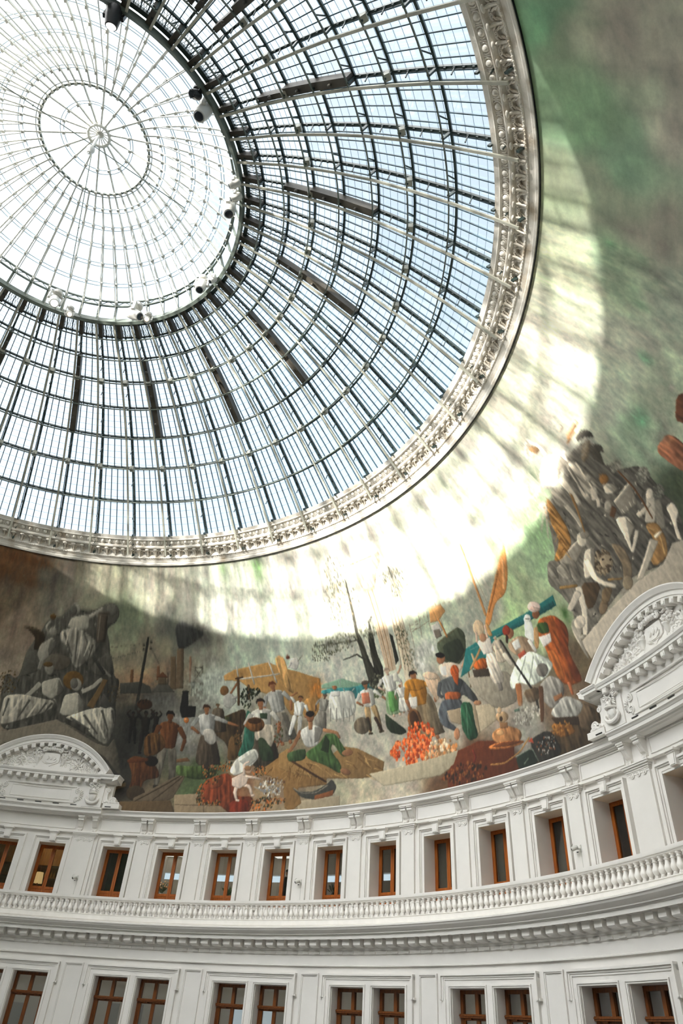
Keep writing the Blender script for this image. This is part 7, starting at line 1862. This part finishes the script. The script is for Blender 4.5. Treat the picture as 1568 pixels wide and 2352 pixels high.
p 214 202 184 8 5717 1449 5707 1494 5703 1494 5709 1449
p 214 202 184 8 5717 1448 5755 1489 5752 1490 5709 1450
p 214 202 184 8 5716 1448 5761 1477 5759 1477 5710 1450
p 214 202 184 8 5715 1450 5611 1484 5609 1484 5711 1448
p 198 185 165 12 5661 1415 5595 1419 5594 1417 5658 1407
p 198 185 165 12 5655 1415 5529 1397 5532 1395 5663 1407
p 198 185 165 12 5652 1414 5523 1363 5527 1361 5666 1408
p 198 185 165 12 5650 1413 5535 1335 5540 1334 5668 1408
p 172 124 64 36 5689 1420 5698 1397 5683 1315 5641 1274 5512 1263 5492 1277 5594 1306 5609 1361
p 120 80 40 6 5680 1406 5684 1382 5686 1382 5686 1406
p 128 86 44 6 5682 1407 5623 1400 5624 1399 5684 1405
p 198 150 84 6 5669 1395 5674 1370 5676 1370 5675 1394
p 190 144 80 6 5671 1396 5613 1388 5614 1387 5673 1393
p 120 80 40 6 5659 1383 5664 1358 5666 1358 5665 1383
p 128 86 44 6 5661 1384 5603 1376 5604 1375 5663 1382
p 198 150 84 6 5649 1371 5655 1346 5657 1346 5655 1371
p 190 144 80 6 5651 1372 5593 1364 5594 1363 5653 1370
p 120 80 40 6 5640 1359 5646 1334 5648 1334 5645 1359
p 128 86 44 6 5641 1360 5584 1352 5585 1351 5644 1358
p 198 150 84 6 5630 1347 5637 1321 5639 1321 5636 1347
p 190 144 80 6 5632 1348 5575 1339 5576 1339 5634 1346
p 120 80 40 6 5621 1335 5628 1309 5631 1309 5627 1334
p 128 86 44 6 5623 1336 5567 1327 5568 1326 5625 1333
p 198 150 84 6 5613 1322 5620 1296 5623 1296 5618 1322
p 190 144 80 6 5614 1323 5559 1314 5560 1313 5617 1321
p 120 80 40 6 5604 1310 5612 1284 5615 1284 5610 1310
p 128 86 44 6 5606 1311 5551 1301 5552 1301 5608 1308
p 198 150 84 6 5596 1297 5605 1271 5607 1271 5602 1297
p 190 144 80 6 5598 1298 5543 1289 5544 1288 5600 1296
p 120 80 40 6 5589 1284 5598 1258 5600 1258 5594 1284
p 128 86 44 6 5590 1285 5536 1276 5537 1275 5593 1283
p 198 150 84 6 5581 1271 5591 1245 5593 1245 5587 1271
p 190 144 80 6 5583 1273 5529 1263 5530 1262 5585 1270
p 150 110 62 22 5824 1379 5792 1333 5751 1278 5759 1276 5804 1330 5840 1375
s 62 96 46 85 5393 1125 25 29
d 3 116 112 100 96 92 82 140 134 120 70 15 6148 1330 37 10
d 3 120 116 104 98 94 84 144 138 124 110 16 6227 1261 42 16
d 2 110 106 94 90 88 78 70 15 6237 1206 36 14
p 168 106 74 34 6387 1273 6466 1270 6487 1250 6496 1213 6403 1174 6373 1235 6366 1262
s 190 130 90 60 6437 1255 31 9
s 120 114 104 50 6449 1279 46 13
p 104 62 40 30 6634 1294 6684 1276 6568 1240 6545 1269
s 150 145 135 60 6650 1312 26 9
s 70 80 56 75 6349 1180 40 23
s 58 66 46 75 6316 1160 28 17'''
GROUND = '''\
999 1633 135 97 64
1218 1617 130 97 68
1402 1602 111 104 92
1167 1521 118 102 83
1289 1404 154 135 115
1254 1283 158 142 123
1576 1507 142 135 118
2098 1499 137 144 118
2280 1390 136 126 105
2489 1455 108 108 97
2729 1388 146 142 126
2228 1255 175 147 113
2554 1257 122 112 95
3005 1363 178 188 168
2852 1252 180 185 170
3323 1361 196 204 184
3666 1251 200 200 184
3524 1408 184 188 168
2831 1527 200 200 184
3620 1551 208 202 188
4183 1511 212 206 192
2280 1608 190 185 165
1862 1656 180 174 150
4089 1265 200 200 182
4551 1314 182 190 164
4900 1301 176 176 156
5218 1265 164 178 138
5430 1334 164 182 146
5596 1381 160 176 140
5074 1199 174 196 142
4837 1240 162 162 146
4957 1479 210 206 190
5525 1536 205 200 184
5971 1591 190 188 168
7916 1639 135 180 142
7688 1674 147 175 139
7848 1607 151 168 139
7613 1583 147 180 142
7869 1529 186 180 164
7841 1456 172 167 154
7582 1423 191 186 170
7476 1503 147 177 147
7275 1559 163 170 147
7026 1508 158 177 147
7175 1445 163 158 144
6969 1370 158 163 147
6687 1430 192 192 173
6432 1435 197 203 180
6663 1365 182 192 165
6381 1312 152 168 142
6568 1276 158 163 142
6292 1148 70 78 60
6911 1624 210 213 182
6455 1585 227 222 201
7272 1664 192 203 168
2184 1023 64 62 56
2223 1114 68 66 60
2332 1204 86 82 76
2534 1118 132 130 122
2701 1029 122 116 105
2671 869 84 98 64
2411 759 112 96 76
2170 878 60 56 50
2992 761 140 92 60
3192 790 150 125 96
3436 748 140 124 100
3613 755 150 144 122
3878 770 176 164 140
4026 806 184 174 154
3887 965 172 166 150
3682 1067 178 172 156
4220 928 160 150 135
4359 988 176 166 150
4463 759 100 68 42
4748 751 70 42 26
5028 749 54 38 28
5277 757 80 68 52
5215 878 120 98 76
4823 987 176 160 140
4717 1083 162 156 140
5333 933 100 84 62
4971 843 142 136 125
3244 1184 150 140 118
3420 969 130 115 92
5772 1160 150 142 126
5965 1443 180 176 160
6031 1268 140 132 116'''
def h2(c): return np.array([int(q) / 255 for q in c])
def vnoise(x, y, seed):                      # smooth value noise on plain grids
    r_ = np.random.default_rng(seed); T = r_.random((256, 256)); xi, yi = np.floor(x).astype(int), np.floor(y).astype(int); fx, fy = x - xi, y - yi
    fx, fy = fx * fx * (3 - 2 * fx), fy * fy * (3 - 2 * fy); g = lambda i, j: T[i & 255, j & 255]
    return (g(xi, yi) * (1 - fx) + g(xi + 1, yi) * fx) * (1 - fy) + (g(xi, yi + 1) * (1 - fx) + g(xi + 1, yi + 1) * fx) * fy
def paint_mural():
    az = np.concatenate([np.arange(20.0, 142.0, 0.0325), np.arange(142.0, 380.0, 0.35)]); nf = len(np.arange(20.0, 142.0, 0.0325))
    zz = np.concatenate([np.arange(7.22, 13.2, 0.0145), np.arange(13.2, 16.83, 0.03)]); az = az[:len(az) // 2 * 2]; zz = zz[:len(zz) // 2 * 2]; zz[-2:] = 16.82
    AZ, ZZ = np.meshgrid(az, zz)             # rows follow height
    pts = [q.split() for q in GROUND.split('\n')]
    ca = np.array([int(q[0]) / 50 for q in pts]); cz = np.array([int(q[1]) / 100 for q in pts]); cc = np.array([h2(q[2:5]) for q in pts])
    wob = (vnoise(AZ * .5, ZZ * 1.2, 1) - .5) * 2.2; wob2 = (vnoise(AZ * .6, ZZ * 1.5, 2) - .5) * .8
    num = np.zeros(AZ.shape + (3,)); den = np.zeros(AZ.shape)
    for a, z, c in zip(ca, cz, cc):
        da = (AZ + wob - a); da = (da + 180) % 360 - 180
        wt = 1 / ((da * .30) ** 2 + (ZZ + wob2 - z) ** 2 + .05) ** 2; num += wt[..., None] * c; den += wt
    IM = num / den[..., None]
    n1 = vnoise(AZ * 1.1, ZZ * 2.6, 3); n2 = vnoise(AZ * 3.5, ZZ * 9, 4); n3 = vnoise(AZ * 9, ZZ * 26, 5); n4 = vnoise(AZ * 5.5, ZZ * 5, 6)
    IM *= (1 + .22 * (n1 - .5) + .14 * (n2 - .5) + .12 * (n3 - .5))[..., None]
    IM[..., 1] *= 1 + .05 * (n1 - .4); IM[..., 0] *= 1 + .05 * (n2 - .5)
    fold = (n4 - .5) * 1.1 + (n3 - .5) * .35 + (n2 - .5) * .6
    dr4 = vnoise(AZ * 4.5 + ZZ * 2.5, ZZ * 2.4, 12)
    jx = (vnoise(AZ * 6, ZZ * 14, 8) - .5) * .05; jz = (vnoise(AZ * 6, ZZ * 14, 9) - .5) * .018
    PA, PZ = AZ + jx, ZZ + jz
    rr = np.random.default_rng(11)
    def box_(a0, a1, z0, z1):
        i0, i1 = np.searchsorted(zz, (z0 - .08, z1 + .08)); j0, j1 = np.searchsorted(az, (a0 - .2, a1 + .2)); return slice(i0, i1), slice(j0, j1)
    for ln in PAINT.split('\n'):
        f = ln.split(); k_ = f[0]
        if k_ == 'p':
            col = h2(f[1:4]); amp = int(f[4]) / 100; v = np.array(f[5:], float).reshape(-1, 2) / (50, 100)
            q_ = .12 if amp <= .22 else .19
            for _ in range(0 if amp <= .20 else 1 if len(v) <= 4 else 2):          # round the brush shapes off
                v = np.stack([v * (1 - q_) + np.roll(v, -1, 0) * q_, v * q_ + np.roll(v, -1, 0) * (1 - q_)], 1).reshape(-1, 2)
            s = box_(v[:, 0].min(), v[:, 0].max(), v[:, 1].min(), v[:, 1].max())
            x, y = PA[s], PZ[s]
            if x.size == 0: continue
            ins = np.zeros(x.shape, bool); n = len(v)
            for i in range(n):
                (x0, y0), (x1, y1) = v[i], v[i - 1]
                if y0 == y1: continue
                ins ^= ((y0 > y) != (y1 > y)) & (x < (x1 - x0) * (y - y0) / (y1 - y0) + x0)
            dk = ins.copy(); dk[2:] &= ins[:-2]; dk[:, :-3] &= ins[:, 3:]; lt = ins.copy(); lt[:-2] &= ins[2:]; lt[:, 3:] &= ins[:, :-3]
            gx = (x - v[:, 0].mean()) / (np.ptp(v[:, 0]) + .05); gz = (y - v[:, 1].mean()) / (np.ptp(v[:, 1]) + .02)
            br = 1 + amp * .6 * fold[s] + (amp * 1.5 * (dr4[s] - .5) if amp > .25 else 0) + amp * 1.5 * (gz * .55 - gx * .8)      # the painter's own modelling of each form
            if amp > .12: br = np.where(dk, br, br * .80); br = np.where(lt | ~dk, br, br * 1.07)
            IM[s][ins] = np.clip(col * br[ins][:, None], 0.01, 1)
        elif k_ == 's':
            col = h2(f[1:4]); al = int(f[4]) / 100; a, z, ra_, rz = (int(q) for q in f[5:]); a /= 50; z /= 100; ra_ /= 50; rz /= 100
            s = box_(a - 2.2 * ra_, a + 2.2 * ra_, z - 2.2 * rz, z + 2.2 * rz); g = np.exp(-((PA[s] - a) / ra_) ** 2 - ((PZ[s] - z) / rz) ** 2) * al * np.clip(.55 + 1.1 * (n2[s] - .2), 0, 1.3); g = np.clip(g, 0, 1)[..., None]
            IM[s] = IM[s] * (1 - g) + col * (1 + .3 * fold[s])[..., None] * g
        else:
            nc_ = int(f[1]); cols = [h2(f[2 + 3 * q:5 + 3 * q]) for q in range(nc_)]; n, rad, a, z, ra_, rz = (int(q) for q in f[2 + 3 * nc_:]); a /= 50; z /= 100; ra_ /= 50; rz /= 100; rad = rad / 10
            for q in range(n):
                t, u = rr.uniform(0, 2 * PI), rr.uniform(0, 1) ** .55; a1, z1 = a + ra_ * u * math.cos(t), z + rz * u * math.sin(t); r_ = rad * rr.uniform(.6, 1.25); r1, r2 = r_ * .060, r_ * .030
                s = box_(a1 - r1, a1 + r1, z1 - r2, z1 + r2); g = ((PA[s] - a1) / r1) ** 2 + ((PZ[s] - z1) / r2) ** 2; c = cols[q % len(cols)]
                IM[s][g < 1] = c * rr.uniform(.85, 1.15); IM[s][((PA[s] - a1 + r1 * .3) / r1 * 2.2) ** 2 + ((PZ[s] - z1 - r2 * .3) / r2 * 2.2) ** 2 < 1] = np.clip(c * 1.18, 0, 1)
    IM = np.clip(IM, 0, 1); IM = (IM[::2, ::2] + IM[1::2, ::2] + IM[::2, 1::2] + IM[1::2, 1::2]) / 4     # two by two samples per point of the canvas
    az, zz = az[::2], zz[::2]; zz[-1] = 16.82; AZ, ZZ = np.meshgrid(az, zz)
    B_ = IM.copy(); B_[1:-1, 1:-1] = (IM[1:-1, 1:-1] * 8 + IM[:-2, 1:-1] + IM[2:, 1:-1] + IM[1:-1, :-2] + IM[1:-1, 2:]) / 12; IM = np.clip(B_, 0, 1)
    gy = IM.mean(-1, keepdims=True); IM = np.clip(gy + (IM - gy) * .86, 0, 1)
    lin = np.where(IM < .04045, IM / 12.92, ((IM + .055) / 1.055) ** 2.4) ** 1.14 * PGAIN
    rad = np.array([cove_r(z) for z in zz])[:, None]; th = np.radians(AZ)
    V = np.stack([rad * np.sin(th), rad * np.cos(th), ZZ + HZ], -1); nr, nc = AZ.shape
    idx = np.arange(nr * nc).reshape(nr, nc); nx = np.roll(idx, -1, 1)
    Q = np.stack([idx[:-1], nx[:-1], nx[1:], idx[1:]], -1).reshape(-1, 4)
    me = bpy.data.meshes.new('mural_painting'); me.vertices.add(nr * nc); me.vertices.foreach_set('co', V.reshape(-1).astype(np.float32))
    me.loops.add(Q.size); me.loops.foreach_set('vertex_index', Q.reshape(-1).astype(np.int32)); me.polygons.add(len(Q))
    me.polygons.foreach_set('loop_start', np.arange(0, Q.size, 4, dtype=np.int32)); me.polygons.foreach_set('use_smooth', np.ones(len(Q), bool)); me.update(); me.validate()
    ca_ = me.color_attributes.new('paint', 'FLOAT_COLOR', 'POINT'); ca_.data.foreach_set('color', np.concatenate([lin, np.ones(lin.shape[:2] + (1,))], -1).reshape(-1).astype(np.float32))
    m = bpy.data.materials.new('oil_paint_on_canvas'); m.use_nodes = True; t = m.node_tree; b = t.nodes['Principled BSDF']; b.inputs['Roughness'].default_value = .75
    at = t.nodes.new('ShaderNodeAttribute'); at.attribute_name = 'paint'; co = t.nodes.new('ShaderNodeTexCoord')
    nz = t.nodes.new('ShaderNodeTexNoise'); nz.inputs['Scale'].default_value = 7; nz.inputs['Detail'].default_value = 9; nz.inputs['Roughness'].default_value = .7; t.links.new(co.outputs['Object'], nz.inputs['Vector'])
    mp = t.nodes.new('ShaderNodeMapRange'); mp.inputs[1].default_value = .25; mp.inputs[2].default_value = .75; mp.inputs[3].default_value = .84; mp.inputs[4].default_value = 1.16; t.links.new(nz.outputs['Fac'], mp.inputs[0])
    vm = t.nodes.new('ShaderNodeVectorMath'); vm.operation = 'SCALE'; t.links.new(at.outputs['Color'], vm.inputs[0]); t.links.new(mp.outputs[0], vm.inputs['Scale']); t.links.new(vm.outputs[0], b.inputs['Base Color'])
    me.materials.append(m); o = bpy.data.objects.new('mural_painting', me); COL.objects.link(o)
    tag(o, 'painted mural canvas of workers, traders and grey statues wrapped round the vault under the dome', 'mural')
PGAIN = 1.36
paint_mural()
